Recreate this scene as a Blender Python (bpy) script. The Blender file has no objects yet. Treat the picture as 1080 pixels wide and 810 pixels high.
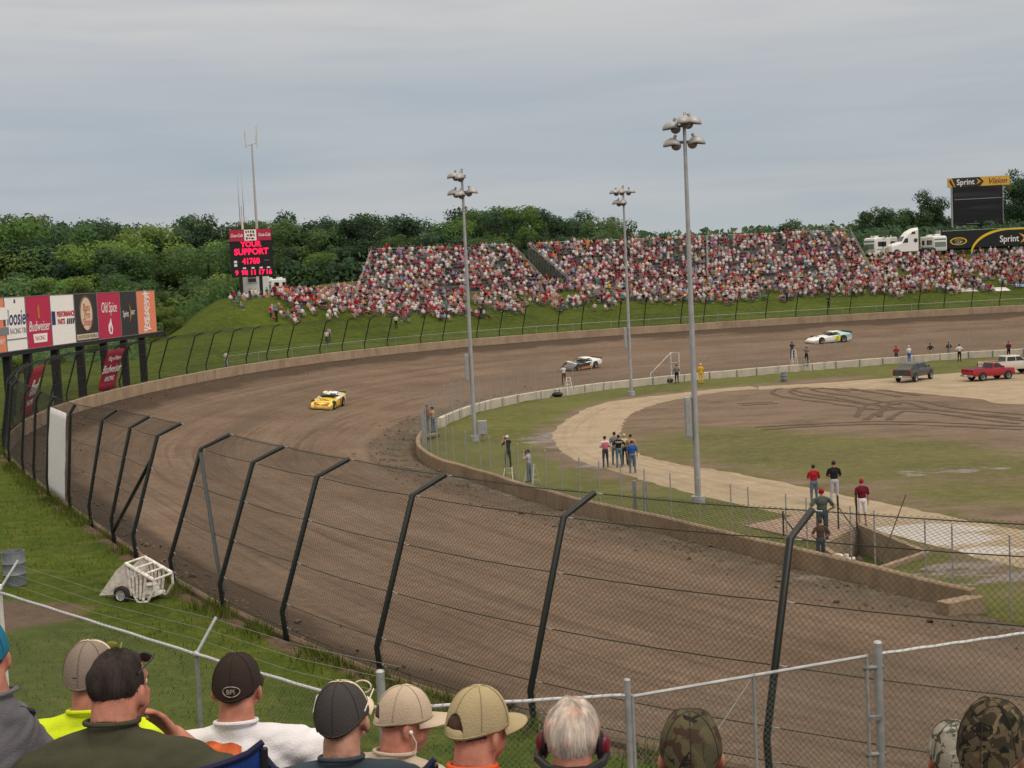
import bpy, bmesh, math, random
import numpy as np
from mathutils import Vector, Matrix, Euler
random.seed(7)
rng = np.random.default_rng(11)
PI = math.pi
scene = bpy.context.scene
COL = scene.collection
R = math.radians

# ------------------------------------------------------------------ camera
FPX, CX, CY, CAMH = 1500.0, 540.0, 405.0, 11.0      # a 50 mm lens on a 36 mm frame
PITCH, ROLL = math.atan(117 / 1500), R(2.7)
CAMP = Vector((0, 0, CAMH))
_r0 = Vector((1, 0, 0)); FW = Vector((0, math.cos(PITCH), -math.sin(PITCH))); _u0 = Vector((0, math.sin(PITCH), math.cos(PITCH)))
RT = _r0 * math.cos(ROLL) - _u0 * math.sin(ROLL)
UP = _r0 * math.sin(ROLL) + _u0 * math.cos(ROLL)
cam_d = bpy.data.cameras.new('camera'); cam = bpy.data.objects.new('camera', cam_d); COL.objects.link(cam)
cam.matrix_world = Matrix(((RT.x, UP.x, -FW.x, 0), (RT.y, UP.y, -FW.y, 0), (RT.z, UP.z, -FW.z, CAMH), (0, 0, 0, 1)))
cam_d.lens = 50; cam_d.sensor_width = 36; cam_d.clip_start = 0.1; cam_d.clip_end = 9000
scene.camera = cam

def ray(px, py):
    return FW + RT * ((px - CX) / FPX) + UP * ((CY - py) / FPX)
def on_z(px, py, z=0.0):                       # where a sight line meets the level z
    d = ray(px, py); t = (z - CAMH) / d.z
    return CAMP + d * t
def on_y(px, py, y):                           # where a sight line reaches the distance y
    d = ray(px, py)
    return CAMP + d * (y / d.y)
def proj(p):
    v = Vector(p) - CAMP; w = v.dot(FW)
    return CX + FPX * v.dot(RT) / w, CY - FPX * v.dot(UP) / w

# ------------------------------------------------------------------ materials
def srgb(r, g, b):
    f = lambda c: (c / 12.92 if c <= .04045 else ((c + .055) / 1.055) ** 2.4)
    return (f(r / 255), f(g / 255), f(b / 255))
MATS = {}
def mat(name, col, rough=.7, metal=0.0, noise=.12, nscale=6.0, bump=0.0, bscale=40.0, emit=None, spec=.35, coat=0.0, alpha=None):
    """a plain procedural material: base colour broken up by two noises, optional bump"""
    if name in MATS: return MATS[name]
    m = bpy.data.materials.new(name); m.use_nodes = True
    nt = m.node_tree; N = nt.nodes; L = nt.links
    b = N['Principled BSDF']
    b.inputs['Roughness'].default_value = rough; b.inputs['Metallic'].default_value = metal
    b.inputs['Specular IOR Level'].default_value = spec
    if coat: b.inputs['Coat Weight'].default_value = coat
    tc = N.new('ShaderNodeTexCoord')
    if noise:
        n1 = N.new('ShaderNodeTexNoise'); n1.inputs['Scale'].default_value = nscale; n1.inputs['Detail'].default_value = 6
        L.new(tc.outputs['Object'], n1.inputs['Vector'])
        mr = N.new('ShaderNodeMapRange'); mr.inputs[1].default_value = .3; mr.inputs[2].default_value = .7
        mr.inputs[3].default_value = 1 - noise; mr.inputs[4].default_value = 1 + noise
        L.new(n1.outputs[0], mr.inputs[0])
        vm = N.new('ShaderNodeVectorMath'); vm.operation = 'SCALE'; vm.inputs[0].default_value = col
        L.new(mr.outputs[0], vm.inputs['Scale']); L.new(vm.outputs[0], b.inputs['Base Color'])
    else:
        b.inputs['Base Color'].default_value = (*col, 1)
    if bump:
        n2 = N.new('ShaderNodeTexNoise'); n2.inputs['Scale'].default_value = bscale; n2.inputs['Detail'].default_value = 4
        L.new(tc.outputs['Object'], n2.inputs['Vector'])
        bp = N.new('ShaderNodeBump'); bp.inputs['Strength'].default_value = bump; bp.inputs['Distance'].default_value = .02
        L.new(n2.outputs[0], bp.inputs['Height']); L.new(bp.outputs[0], b.inputs['Normal'])
    if emit:
        b.inputs['Emission Color'].default_value = (*emit[0], 1); b.inputs['Emission Strength'].default_value = emit[1]
    MATS[name] = m
    return m

class G:
    """small node-graph helper"""
    def __init__(self, name):
        self.m = bpy.data.materials.new(name); self.m.use_nodes = True
        self.nt = self.m.node_tree; self.N = self.nt.nodes; self.L = self.nt.links
        self.b = self.N['Principled BSDF']; MATS[name] = self.m
        self.tc = self.N.new('ShaderNodeTexCoord')
    def _in(self, sock, v):
        if hasattr(v, 'is_output'): self.L.new(v, sock)
        elif isinstance(v, (tuple, list)): sock.default_value = (*v, 1) if len(v) == 3 and len(sock.default_value) == 4 else v
        else: sock.default_value = v
    def noise(self, scale, vec=None, detail=5, rough=.55, dist=0):
        n = self.N.new('ShaderNodeTexNoise'); n.inputs['Scale'].default_value = scale; n.inputs['Detail'].default_value = detail
        n.inputs['Roughness'].default_value = rough; n.inputs['Distortion'].default_value = dist
        self.L.new(vec or self.tc.outputs['Object'], n.inputs['Vector']); return n.outputs[0]
    def mapping(self, scale, vec=None, loc=(0, 0, 0)):
        n = self.N.new('ShaderNodeMapping'); n.inputs['Scale'].default_value = scale; n.inputs['Location'].default_value = loc
        self.L.new(vec or self.tc.outputs['Object'], n.inputs['Vector']); return n.outputs[0]
    def mr(self, v, a, b, c=0.0, d=1.0, smooth=False):
        n = self.N.new('ShaderNodeMapRange'); n.clamp = True
        if smooth: n.interpolation_type = 'SMOOTHSTEP'
        self._in(n.inputs[0], v)
        for i, x in zip((1, 2, 3, 4), (a, b, c, d)): n.inputs[i].default_value = x
        return n.outputs[0]
    def math(self, op, a, b=0.0):
        n = self.N.new('ShaderNodeMath'); n.operation = op; self._in(n.inputs[0], a); self._in(n.inputs[1], b); return n.outputs[0]
    def mix(self, f, a, b, mode='MIX'):
        n = self.N.new('ShaderNodeMix'); n.data_type = 'RGBA'; n.blend_type = mode
        self._in(n.inputs['Factor'], f); self._in(n.inputs[6], a); self._in(n.inputs[7], b); return n.outputs[2]
    def attr(self, name, kind='GEOMETRY'):
        n = self.N.new('ShaderNodeAttribute'); n.attribute_name = name; n.attribute_type = kind; return n
    def uv(self):
        n = self.N.new('ShaderNodeUVMap'); return n.outputs[0]
    def bump(self, h, strength=.3, dist=.05):
        n = self.N.new('ShaderNodeBump'); n.inputs['Strength'].default_value = strength; n.inputs['Distance'].default_value = dist
        self.L.new(h, n.inputs['Height']); self.L.new(n.outputs[0], self.b.inputs['Normal'])
    def out(self, col, rough=.85, spec=.2):
        self._in(self.b.inputs['Base Color'], col); self._in(self.b.inputs['Roughness'], rough)
        self.b.inputs['Specular IOR Level'].default_value = spec
        return self.m

# ------------------------------------------------------------------ mesh building
def link(o, parent=None):
    COL.objects.link(o)
    if parent is not None: o.parent = parent
    return o
def tag(o, label=None, cat=None, group=None, kind=None):
    if label: o['label'] = label
    if cat: o['category'] = cat
    if group: o['group'] = group
    if kind: o['kind'] = kind
    return o
def empty(name, loc=(0, 0, 0), rz=0.0, label=None, cat=None, group=None):
    o = bpy.data.objects.new(name, None); o.empty_display_size = .2
    o.location = loc; o.rotation_euler = (0, 0, rz); link(o)
    return tag(o, label, cat, group)

class MB:
    """collects shapes, then links them as ONE mesh object"""
    def __init__(self): self.v = []; self.f = []; self.mi = []; self.m = 0; self.sm = []; self.s = True
    def add(self, vs, fs):
        o = len(self.v); self.v.extend([tuple(p) for p in vs])
        for f in fs: self.f.append([i + o for i in f]); self.mi.append(self.m); self.sm.append(self.s)
        return self
    def quad(self, a, b, c, d): return self.add([a, b, c, d], [(0, 1, 2, 3)])
    def box(self, c, s, rz=0.0, mtx=None):
        M = mtx if mtx is not None else Matrix.Rotation(rz, 3, 'Z')
        c = Vector(c); hx, hy, hz = s[0] / 2, s[1] / 2, s[2] / 2
        vs = [c + M @ Vector((x * hx, y * hy, z * hz)) for x in (-1, 1) for y in (-1, 1) for z in (-1, 1)]
        sm = self.s; self.s = False
        self.add(vs, [(0, 1, 3, 2), (4, 6, 7, 5), (0, 4, 5, 1), (2, 3, 7, 6), (0, 2, 6, 4), (1, 5, 7, 3)]); self.s = sm; return self
    def tube(self, pts, r, n=6, caps=True):
        pts = [Vector(p) for p in pts]; k = len(pts)
        rs = r if isinstance(r, (list, tuple)) else [r] * k
        t0 = (pts[1] - pts[0]).normalized()
        ref = Vector((0, 0, 1)) if abs(t0.z) < .9 else Vector((1, 0, 0))
        vs, fs = [], []
        for i in range(k):
            t = (pts[min(i + 1, k - 1)] - pts[max(i - 1, 0)]).normalized()
            a = t.cross(ref).normalized(); b = t.cross(a)
            for j in range(n):
                an = 2 * PI * j / n
                vs.append(pts[i] + (a * math.cos(an) + b * math.sin(an)) * rs[i])
        for i in range(k - 1):
            for j in range(n):
                fs.append((i * n + j, i * n + (j + 1) % n, (i + 1) * n + (j + 1) % n, (i + 1) * n + j))
        if caps: fs += [tuple(reversed(range(n))), tuple((k - 1) * n + j for j in range(n))]
        return self.add(vs, fs)
    def ell(self, c, r, nu=12, nv=8, mtx=None, zmin=-1.0, zmax=1.0):
        c = Vector(c); M = mtx or Matrix.Identity(3); vs, fs = [], []
        a0, a1 = math.asin(zmin), math.asin(zmax)
        for i in range(nv + 1):
            a = a0 + (a1 - a0) * i / nv
            for j in range(nu):
                b = 2 * PI * j / nu
                vs.append(c + M @ Vector((r[0] * math.cos(a) * math.cos(b), r[1] * math.cos(a) * math.sin(b), r[2] * math.sin(a))))
        for i in range(nv):
            for j in range(nu): fs.append((i * nu + j, i * nu + (j + 1) % nu, (i + 1) * nu + (j + 1) % nu, (i + 1) * nu + j))
        return self.add(vs, fs)
    def loft(self, rings, close=True, caps=True):
        n = len(rings[0]); vs = [p for r in rings for p in r]; fs = []
        for i in range(len(rings) - 1):
            for j in range(n if close else n - 1):
                fs.append((i * n + j, i * n + (j + 1) % n, (i + 1) * n + (j + 1) % n, (i + 1) * n + j))
        if caps: fs += [tuple(reversed(range(n))), tuple((len(rings) - 1) * n + j for j in range(n))]
        return self.add(vs, fs)
    def prism(self, poly, d):                       # polygon (3-D points) extruded by the vector d
        n = len(poly); d = Vector(d); a = [Vector(p) for p in poly]
        sm = self.s; self.s = False
        self.add(a + [p + d for p in a], [tuple(range(n)), tuple(reversed(range(n, 2 * n)))] + [(i, i + n, (i + 1) % n + n, (i + 1) % n) for i in range(n)])
        self.s = sm; return self
    def build(self, name, mats, parent=None, off=None, smooth=True, ang=40, fix=True):
        me = bpy.data.meshes.new(name); v = np.array(self.v, dtype=np.float32).reshape(-1, 3)
        if off is not None: v = v - np.array(off, dtype=np.float32)
        me.from_pydata(v.tolist(), [], self.f)
        for m in (mats if isinstance(mats, (list, tuple)) else [mats]): me.materials.append(m)
        me.polygons.foreach_set('material_index', self.mi)
        me.polygons.foreach_set('use_smooth', [bool(s and smooth) for s in self.sm])
        if fix:
            bm = bmesh.new(); bm.from_mesh(me); bmesh.ops.recalc_face_normals(bm, faces=bm.faces)
            if smooth:
                lim = R(ang)
                for e in bm.edges:
                    if len(e.link_faces) == 2 and e.calc_face_angle(0) > lim: e.smooth = False
            bm.to_mesh(me); bm.free()
        me.update()
        return link(bpy.data.objects.new(name, me), parent)

def text(name, body, size, m, parent, loc, rot, align='CENTER', shear=0.0, ext=.004, sx=1.0, bold=0.0):
    c = bpy.data.curves.new(name, 'FONT'); c.body = body; c.size = size; c.align_x = align; c.align_y = 'CENTER'
    c.shear = shear; c.extrude = ext; c.offset = bold; c.resolution_u = 3
    tmp = bpy.data.objects.new('tmp', c); me = bpy.data.meshes.new_from_object(tmp); bpy.data.objects.remove(tmp); me.name = name
    me.materials.clear(); me.materials.append(m); o = link(bpy.data.objects.new(name, me), parent)
    o.location = loc; o.rotation_euler = rot; o.scale = (sx, 1, 1)
    return o
def copy_tree(o, parent=None):
    c = o.copy(); COL.objects.link(c); c.parent = parent
    for ch in [x for x in bpy.data.objects if x.parent == o]: copy_tree(ch, c)
    return c
def obj_copy(o, kids, parent=None):               # thing + parts (+ sub-parts) from a nested list
    c = o.copy(); COL.objects.link(c); c.parent = parent
    for k, kk in kids: obj_copy(k, kk, c)
    return c
def tree_of(o):
    return [(k, tree_of(k)) for k in o.children]
def smoothstep(a, b, x):
    t = min(1, max(0, (x - a) / (b - a))); return t * t * (3 - 2 * t)
def catmull(P, per):
    P = [Vector(p) for p in P]; out = []
    for i in range(len(P) - 1):
        p0 = P[max(i - 1, 0)]; p1 = P[i]; p2 = P[i + 1]; p3 = P[min(i + 2, len(P) - 1)]
        for k in range(per):
            t = k / per
            out.append(.5 * ((2 * p1) + (p2 - p0) * t + (2 * p0 - 5 * p1 + 4 * p2 - p3) * t * t + (3 * p1 - p0 - 3 * p2 + p3) * t ** 3))
    out.append(P[-1]); return out
# ------------------------------------------------------------------ the lie of the land
INNER = [(48, 12), (30, 22), (20, 31.5), (13.2, 43.9), (6.9, 56.2), (1.75, 65.8), (-2, 74.8), (-4.9, 82), (-6.3, 90), (-6.1, 100), (-4.5, 109.5), (-1.2, 118.5),
         (5.1, 126.8), (13, 133), (23.7, 138.4), (38.8, 144.6), (53.3, 148), (85, 151), (140, 152)]
OUTER = [(40, 3), (22, 10), (9.4, 16.9), (.2, 23.6), (-7, 33.4), (-13.2, 45.2), (-19.6, 58), (-25.6, 71.5), (-29.6, 86), (-30.9, 102), (-29, 121), (-22.3, 143.5),
         (-10, 162), (6, 174.5), (25, 182), (42, 187), (62, 190.3), (90, 193), (140, 194)]
PER = 12
IC = catmull([(x, y, 0) for x, y in INNER], PER); OC = catmull([(x, y, 0) for x, y in OUTER], PER)
NS = len(IC)
WALL_TOP = 3.5; TRACK_OUT = 2.4
def _smooth_normals():
    ns = []
    for i in range(NS):
        t = OC[min(i + 3, NS - 1)] - OC[max(i - 3, 0)]; n = Vector((-t.y, t.x, 0)).normalized()
        if n.dot(OC[i] - IC[i]) < 0: n = -n
        ns.append(n)
    return ns
ON = _smooth_normals()
def lerp_list(A, t):
    f = min(max(t * PER, 0), NS - 1.001); i = int(f); return A[i].lerp(A[i + 1], f - i)
def outpos(t, s):                                  # s metres outside the outer wall's track face, at station t
    n = lerp_list(ON, t).normalized(); return lerp_list(OC, t) + n * s
def bank(t, s):                                    # ground height outside the outer wall
    wf = smoothstep(10.2, 11.5, t)
    near = 3.41 + .06 * min(max(0, s - 1), 10) if t < 8 else 3.1 + .25 * smoothstep(1, 20, s)
    b = 3.05 + (s - 2) / 10 * 1.9 if s < 12 else (4.95 + (s - 12) / 14 * 3.3 if s < 26 else 8.25 + 2.6 * smoothstep(26, 42, s))
    lo = 1 - smoothstep(12.35, 12.9, t)              # towards the scoreboard the bank is a rounded mound, lower behind
    b = max(b, 3.0) + 1.7 * lo * math.exp(-((t - 12.0) / .45) ** 2) * smoothstep(6, 22, s)
    hi = b - 5.5 * smoothstep(60, 120, s); md = min(b, 8.9 + max(0, (b - 8.9)) * .25) if s > 24 else b
    md = md - (md - 4.2) * smoothstep(30 if t < 11.9 else 38, 52 if t < 11.9 else 66, s)
    b = hi + (md - hi) * lo
    if s > 5 and 9.5 < t < 14:                          # the mound ends short of the billboards
        q = lerp_list(OC, t) + lerp_list(ON, t).normalized() * s
        k = smoothstep(-.258, -.192, q.x / max(q.y, 1)); lw = 3.6 + .02 * s; b = lw + (b - lw) * (1 - (1 - k) * smoothstep(5, 12, s))
    return near + (b - near) * wf
OCN = np.array([(p.x, p.y) for p in OC]); ONN = np.array([(p.x, p.y) for p in ON]); ICN = np.array([(p.x, p.y) for p in IC])
def trackz(v): return TRACK_OUT * max(0, v) ** 1.2
def H(x, y):                                       # ground height anywhere
    d = (OCN[:, 0] - x) ** 2 + (OCN[:, 1] - y) ** 2; i = int(d.argmin())
    s = (x - OCN[i, 0]) * ONN[i, 0] + (y - OCN[i, 1]) * ONN[i, 1]
    if s > 0: return bank(i / PER, s)
    w = OCN - ICN; L2 = (w ** 2).sum(1)
    # nearest cross-section line
    v = ((x - ICN[:, 0]) * w[:, 0] + (y - ICN[:, 1]) * w[:, 1]) / L2
    px = ICN[:, 0] + w[:, 0] * v; py = ICN[:, 1] + w[:, 1] * v
    e = (px - x) ** 2 + (py - y) ** 2
    e = np.where((v > -1) & (v < 1.05), e, 1e9); k = int(e.argmin())
    return trackz(min(1, v[k])) if v[k] > 0 and e[k] < 9 else 0.0
def hit(px, py, d0=15.0):                          # first ground point along a sight line
    d = ray(px, py); t = d0
    while t < 600:
        p = CAMP + d * t
        if p.z <= H(p.x, p.y):
            lo, hi = t - .5, t
            for _ in range(12):
                m = (lo + hi) / 2; p = CAMP + d * m
                if p.z <= H(p.x, p.y): hi = m
                else: lo = m
            p = CAMP + d * hi; p.z = H(p.x, p.y); return p
        t += .5
    return CAMP + d * 600

# ---- surface materials
def m_track():
    g = G('track_dirt'); uv = g.uv()
    base = g.noise(.22, detail=7, rough=.6)
    c = g.mix(g.mr(base, .3, .7), (.118, .081, .055), (.172, .121, .088))
    st = g.noise(1.0, g.mapping((1.3, 46, 1), uv), detail=5, rough=.65, dist=.8)     # grooves along the racing line
    c = g.mix(g.math('MULTIPLY', g.mr(st, .50, .68), .62), c, (.066, .041, .028))
    st2 = g.noise(1.0, g.mapping((3.5, 130, 1), uv, (3, 1, 0)), detail=3)
    c = g.mix(g.math('MULTIPLY', g.mr(st2, .5, .75), .35), c, (.215, .158, .117))
    band = g.noise(1.0, g.mapping((.55, 8.5, 1), uv, (5, 2, 0)), detail=4, rough=.6, dist=.5)              # broad polished and damp lanes
    c = g.mix(g.math('MULTIPLY', g.mr(band, .50, .68), .5), c, (.078, .056, .041)); c = g.mix(g.math('MULTIPLY', g.mr(band, .46, .32), .35), c, (.20, .152, .118))
    fine = g.noise(2.6, detail=8, rough=.75)
    c = g.mix(.75, c, g.mix(g.mr(fine, .25, .75), (.55, .55, .55), (1.35, 1.35, 1.35)), 'MULTIPLY')
    sep = g.N.new('ShaderNodeSeparateXYZ'); g.L.new(uv, sep.inputs[0]); v = sep.outputs['Y']
    wob = g.math('MULTIPLY', g.math('SUBTRACT', g.noise(.16, detail=4), .5), .16)
    vv = g.math('ADD', v, wob)
    cushion = g.mr(vv, .855, .90, smooth=True)                                        # damp loose dirt piled along the wall
    c = g.mix(g.math('MULTIPLY', cushion, .8), c, (.047, .032, .022))
    low = g.mr(vv, .02, .17, 1, 0, smooth=True)                                         # rough damp clods against the inner wall
    rough2 = g.noise(.8, detail=8, rough=.7)
    c = g.mix(g.math('MULTIPLY', low, g.mr(rough2, .3, .65, .35, 1)), c, g.mix(g.mr(rough2, .4, .7), (.052, .047, .032), (.135, .115, .09)))
    wet = g.math('MULTIPLY', g.math('MULTIPLY', g.mr(vv, .03, .08, 1, 0, smooth=True), g.mr(g.noise(.09, detail=3), .50, .6)), g.mr(g.noise(1.3, detail=6, rough=.7), .48, .6))
    c = g.mix(wet, c, (.18, .15, .13))
    h = g.math('ADD', g.math('MULTIPLY', st, .6), g.math('ADD', g.math('MULTIPLY', fine, .5), g.math('MULTIPLY', g.math('MULTIPLY', rough2, low), 1.5)))
    g.bump(h, .9, .14)
    return g.out(c, .92, .15)
def grass_nodes(g, dark=(.032, .054, .006), mid=(.066, .093, .012), light=(.120, .130, .027)):
    n1 = g.noise(.12, detail=6, rough=.65); n2 = g.noise(1.4, detail=8, rough=.72); n3 = g.noise(9, detail=4)
    c = g.mix(g.mr(n1, .35, .65), dark, mid)
    c = g.mix(g.math('MULTIPLY', g.mr(n2, .45, .72), .75), c, light)
    c = g.mix(.55, c, g.mix(g.mr(n3, .3, .7), (.55, .6, .5), (1.3, 1.25, 1.2)), 'MULTIPLY')
    return c, n1, n2, n3
def m_bank():
    g = G('bank_grass'); c, n1, n2, n3 = grass_nodes(g)
    a = g.attr('bare').outputs['Fac']
    e = g.mr(g.math('ADD', a, g.math('MULTIPLY', g.math('SUBTRACT', g.noise(.8, detail=7, rough=.7), .5), 1.3)), .42, .62)
    c = g.mix(e, c, g.mix(g.mr(n2, .3, .7), (.075, .048, .033), (.15, .105, .078)))
    g.bump(g.math('ADD', n3, n2), .8, .09)
    return g.out(c, .95, .08)
def m_infield():
    g = G('infield_ground'); c, n1, n2, n3 = grass_nodes(g, (.056, .065, .012), (.100, .108, .024), (.155, .142, .042))
    wob = g.math('MULTIPLY', g.math('SUBTRACT', g.noise(.45, detail=8, rough=.7), .5), 7.0)
    dirt = g.mr(g.math('ADD', g.attr('dirt').outputs['Fac'], wob), -.5, .9)
    band = g.mr(g.math('ADD', g.attr('green').outputs['Fac'], g.math('MULTIPLY', g.math('SUBTRACT', g.noise(.7, g.mapping((.35, 1, 1)), detail=9, rough=.75), .5), 13.0)), -1.2, 1.6)
    dn = g.noise(.35, g.mapping((.5, 1.3, 1)), detail=8, rough=.68)
    dc = g.mix(g.mr(dn, .3, .7), (.108, .072, .048), (.185, .135, .097))
    dc = g.mix(g.math('MULTIPLY', g.mr(n2, .5, .75), .5), dc, (.20, .155, .12))
    dc = g.mix(g.math('MULTIPLY', g.mr(g.noise(.18, detail=6, rough=.7), .52, .66), .6), dc, (.068, .05, .034))
    dc = g.mix(g.math('MULTIPLY', band, .8), dc, c)
    dc = g.mix(.6, dc, g.mix(g.mr(g.noise(4, detail=6, rough=.75), .25, .75), (.6, .6, .6), (1.3, 1.3, 1.3)), 'MULTIPLY')
    c = g.mix(dirt, c, dc)
    wn = g.noise(.9, g.mapping((.6, 1, 1)), detail=8, rough=.7)
    wet = g.mr(g.math('ADD', g.attr('wet').outputs['Fac'], g.math('MULTIPLY', g.math('SUBTRACT', wn, .5), 11.0)), .3, 1.3)
    c = g.mix(wet, c, g.mix(g.mr(wn, .45, .7), (.105, .076, .058), (.21, .175, .15)))
    g.bump(g.math('ADD', n2, g.math('MULTIPLY', n3, .5)), .5, .08)
    rr = g.mr(wet, 0, 1, .95, .32)
    return g.out(c, rr, .25)
def m_path():
    g = G('crushed_stone'); n = g.noise(.5, detail=8, rough=.7); f = g.noise(7, detail=6, rough=.75)
    c = g.mix(g.mr(n, .3, .7), (.24, .188, .125), (.36, .29, .205))
    c = g.mix(.5, c, g.mix(g.mr(f, .3, .7), (.7, .7, .7), (1.2, 1.2, 1.2)), 'MULTIPLY')
    uv = g.uv(); rut = g.noise(1, g.mapping((.7, 9, 1), uv), detail=4, dist=.6)
    c = g.mix(g.math('MULTIPLY', g.mr(rut, .5, .66), .4), c, (.17, .12, .085))
    wn = g.noise(.45, g.mapping((.45, 1, 1)), detail=6, rough=.6)
    wet = g.mr(g.math('ADD', g.attr('wet').outputs['Fac'], g.math('MULTIPLY', g.math('SUBTRACT', wn, .5), 5.0)), .25, .8)
    c = g.mix(wet, c, (.42, .39, .36))  # wet spots painted pale, the reflected sky put into the colour
    g.bump(f, .25, .03)
    return g.out(c, g.mr(wet, 0, 1, .9, .3), .25)
def m_concrete(name, a, b, stain=.5, seam=0.0):
    g = G(name); n = g.noise(.7, detail=8, rough=.7); st = g.noise(1.1, g.mapping((1, 1, .25)), detail=7, rough=.7)
    c = g.mix(g.mr(n, .3, .7), a, b)
    c = g.mix(g.math('MULTIPLY', g.mr(st, .48, .7), stain), c, tuple(x * .42 for x in a))
    f = g.noise(12, detail=4); c = g.mix(.4, c, g.mix(g.mr(f, .3, .7), (.75, .75, .75), (1.2, 1.2, 1.2)), 'MULTIPLY')
    g.bump(f, .3, .02)
    return g.out(c, .9, .2)
M_TRACK = m_track(); M_BANK = m_bank(); M_INF = m_infield(); M_PATH = m_path()
M_WALLO = m_concrete('outer_concrete', (.26, .185, .125), (.37, .28, .20), .45)
M_WALLI = m_concrete('muddy_concrete', (.20, .145, .098), (.30, .225, .155), .5)
M_BLOCK = m_concrete('pale_concrete', (.42, .37, .30), (.55, .50, .42), .35)
M_CONC = m_concrete('step_concrete', (.25, .24, .22), (.34, .33, .31), .3)

def grid_mesh(name, rows, m, uvs=None, attrs=None, kind='structure', flip=False):
    nr, nc = len(rows), len(rows[0]); me = bpy.data.meshes.new(name)
    v = [tuple(p) for r in rows for p in r]
    f = [(i * nc + j, i * nc + j + 1, (i + 1) * nc + j + 1, (i + 1) * nc + j) for i in range(nr - 1) for j in range(nc - 1)]
    if flip: f = [tuple(reversed(q)) for q in f]
    me.from_pydata(v, [], f); me.materials.append(m)
    if uvs:
        ul = me.uv_layers.new(name='UVMap'); li = np.zeros(len(me.loops), dtype=np.int32); me.loops.foreach_get('vertex_index', li)
        ul.data.foreach_set('uv', np.array(uvs, dtype=np.float32)[li].ravel())
    for k, a in (attrs or {}).items():
        at = me.attributes.new(k, 'FLOAT', 'POINT'); at.data.foreach_set('value', np.array(a, dtype=np.float32))
    me.polygons.foreach_set('use_smooth', [True] * len(f)); me.update()
    o = link(bpy.data.objects.new(name, me)); o['kind'] = kind; return o

# track: lofted from the inner to the outer wall, with small clods and ruts in the relief
NV = 40; rows = []; uvs = []
arc = [0.0]
for i in range(1, NS): arc.append(arc[-1] + ((IC[i] + OC[i]) / 2 - (IC[i - 1] + OC[i - 1]) / 2).length)
from mathutils import noise as MN
for i in range(NS):
    r = []
    for j in range(NV + 1):
        v = j / NV; p = IC[i].lerp(OC[i], v); z = trackz(v)
        amp = .035 + .10 * max(0, 1 - v / .14) + .10 * max(0, (v - .86) / .14)
        z += amp * (MN.noise(Vector((p.x * .55, p.y * .55, 0))) + (.7 if v < .2 else 0)) * (0 if j in (0, NV) else 1)
        if v > .85: z += .22 * math.sin(min(1, (v - .85) / .10) * PI / 2)
        p = p.copy(); p.z = z; r.append(p); uvs.append((arc[i] / 30, v))
    r[0] = r[0] + Vector((0, 0, -.03)); r[-1] = r[-1] + ON[i] * .3
    rows.append(r)
grid_mesh('dirt_track', rows, M_TRACK, uvs)

# ground outside the outer wall: near verge, billboards' side, and the spectator bank
SL = [.32, 1, 2, 3.5, 5, 7, 9, 12, 15, 18, 21, 24, 26, 29, 32, 35, 38, 42, 50, 60, 75, 95, 120, 160, 240, 420, 760]
rows = []; bare = []
PATHC = on_z(60, 652, 3.6)
for i in range(NS):
    r = []
    for s in SL:
        n = ON[i] if s < 60 else (ON[i] * 60 + (OC[i] - Vector((45, 88, 0))).normalized() * (s - 60)).normalized()
        p = OC[i] + n * s
        p.z = bank(i / PER, s) + (.10 * MN.noise(Vector((p.x * .25, p.y * .25, 3))) if s > 1.5 else 0)
        r.append(p)
        b = (1 - smoothstep(.3, 1.1, s)) * .8
        dpath = abs((p - PATHC).dot(Vector((.25, 1, 0)).normalized()))
        if p.x < -9.4 and p.y < 50: b = max(b, (1.0 - smoothstep(.8, 2.2, dpath)) * smoothstep(9.4, 11.2, -p.x))
        bare.append(b)
    rows.append(r)
grid_mesh('grass_bank', rows, M_BANK, attrs={'bare': bare})

# infield
def poly_sd(P, x, y):                             # signed distance: positive inside
    P = np.array(P); q = np.roll(P, -1, 0); d = np.full(x.shape, 1e9); ins = np.zeros(x.shape, bool)
    for (ax, ay), (bx, by) in zip(P, q):
        ex, ey = bx - ax, by - ay; L = ex * ex + ey * ey + 1e-9
        t = np.clip(((x - ax) * ex + (y - ay) * ey) / L, 0, 1)
        d = np.minimum(d, (x - ax - t * ex) ** 2 + (y - ay - t * ey) ** 2)
        c = ((ay > y) != (by > y)); xx = ax + (y - ay) * ex / (ey if abs(ey) > 1e-9 else 1e-9); ins ^= c & (x < xx)
    return np.where(ins, 1, -1) * np.sqrt(d)
def zpoly(L): return [tuple(on_z(a, b, 0).xy) for a, b in L]
P_OUT = zpoly([(582, 458), (590, 448), (605, 438), (623, 429), (647, 423), (690, 418), (740, 412), (790, 408)])     # outer edge of the path, left tip to the far side
P_INN = zpoly([(655, 455), (662, 440), (676, 432), (700, 424), (735, 417), (765, 413), (800, 410)])
P_OUT2 = zpoly([(582, 458), (588, 472), (604, 484), (647, 497), (700, 513), (760, 528), (820, 541), (880, 553), (950, 567), (1010, 582), (1085, 601)])
P_INN2 = zpoly([(655, 455), (656, 466), (672, 478), (720, 490), (780, 500), (845, 512), (890, 521.5), (957, 535), (1007, 546), (1050, 553), (1085, 559)])
FAR = [(140, 100), (140, 140)]
DIRT = P_INN2 + [(60, 30), (140, 40), (140, 141), (55, 141)] + zpoly([(1000, 398), (920, 399), (850, 403), (800, 408), (760, 412), (700, 421)]) + list(reversed(P_INN[:4]))
gx = np.arange(-8, 142, .9); gy = np.arange(8, 154, .9)
GX, GY = np.meshgrid(gx, gy)
INPOLY = [(p.x, p.y) for p in IC] 
ins = poly_sd([tuple(p) for p in INPOLY] + [(140, 12)], GX, GY)
dirt = poly_sd(DIRT, GX, GY)
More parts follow.
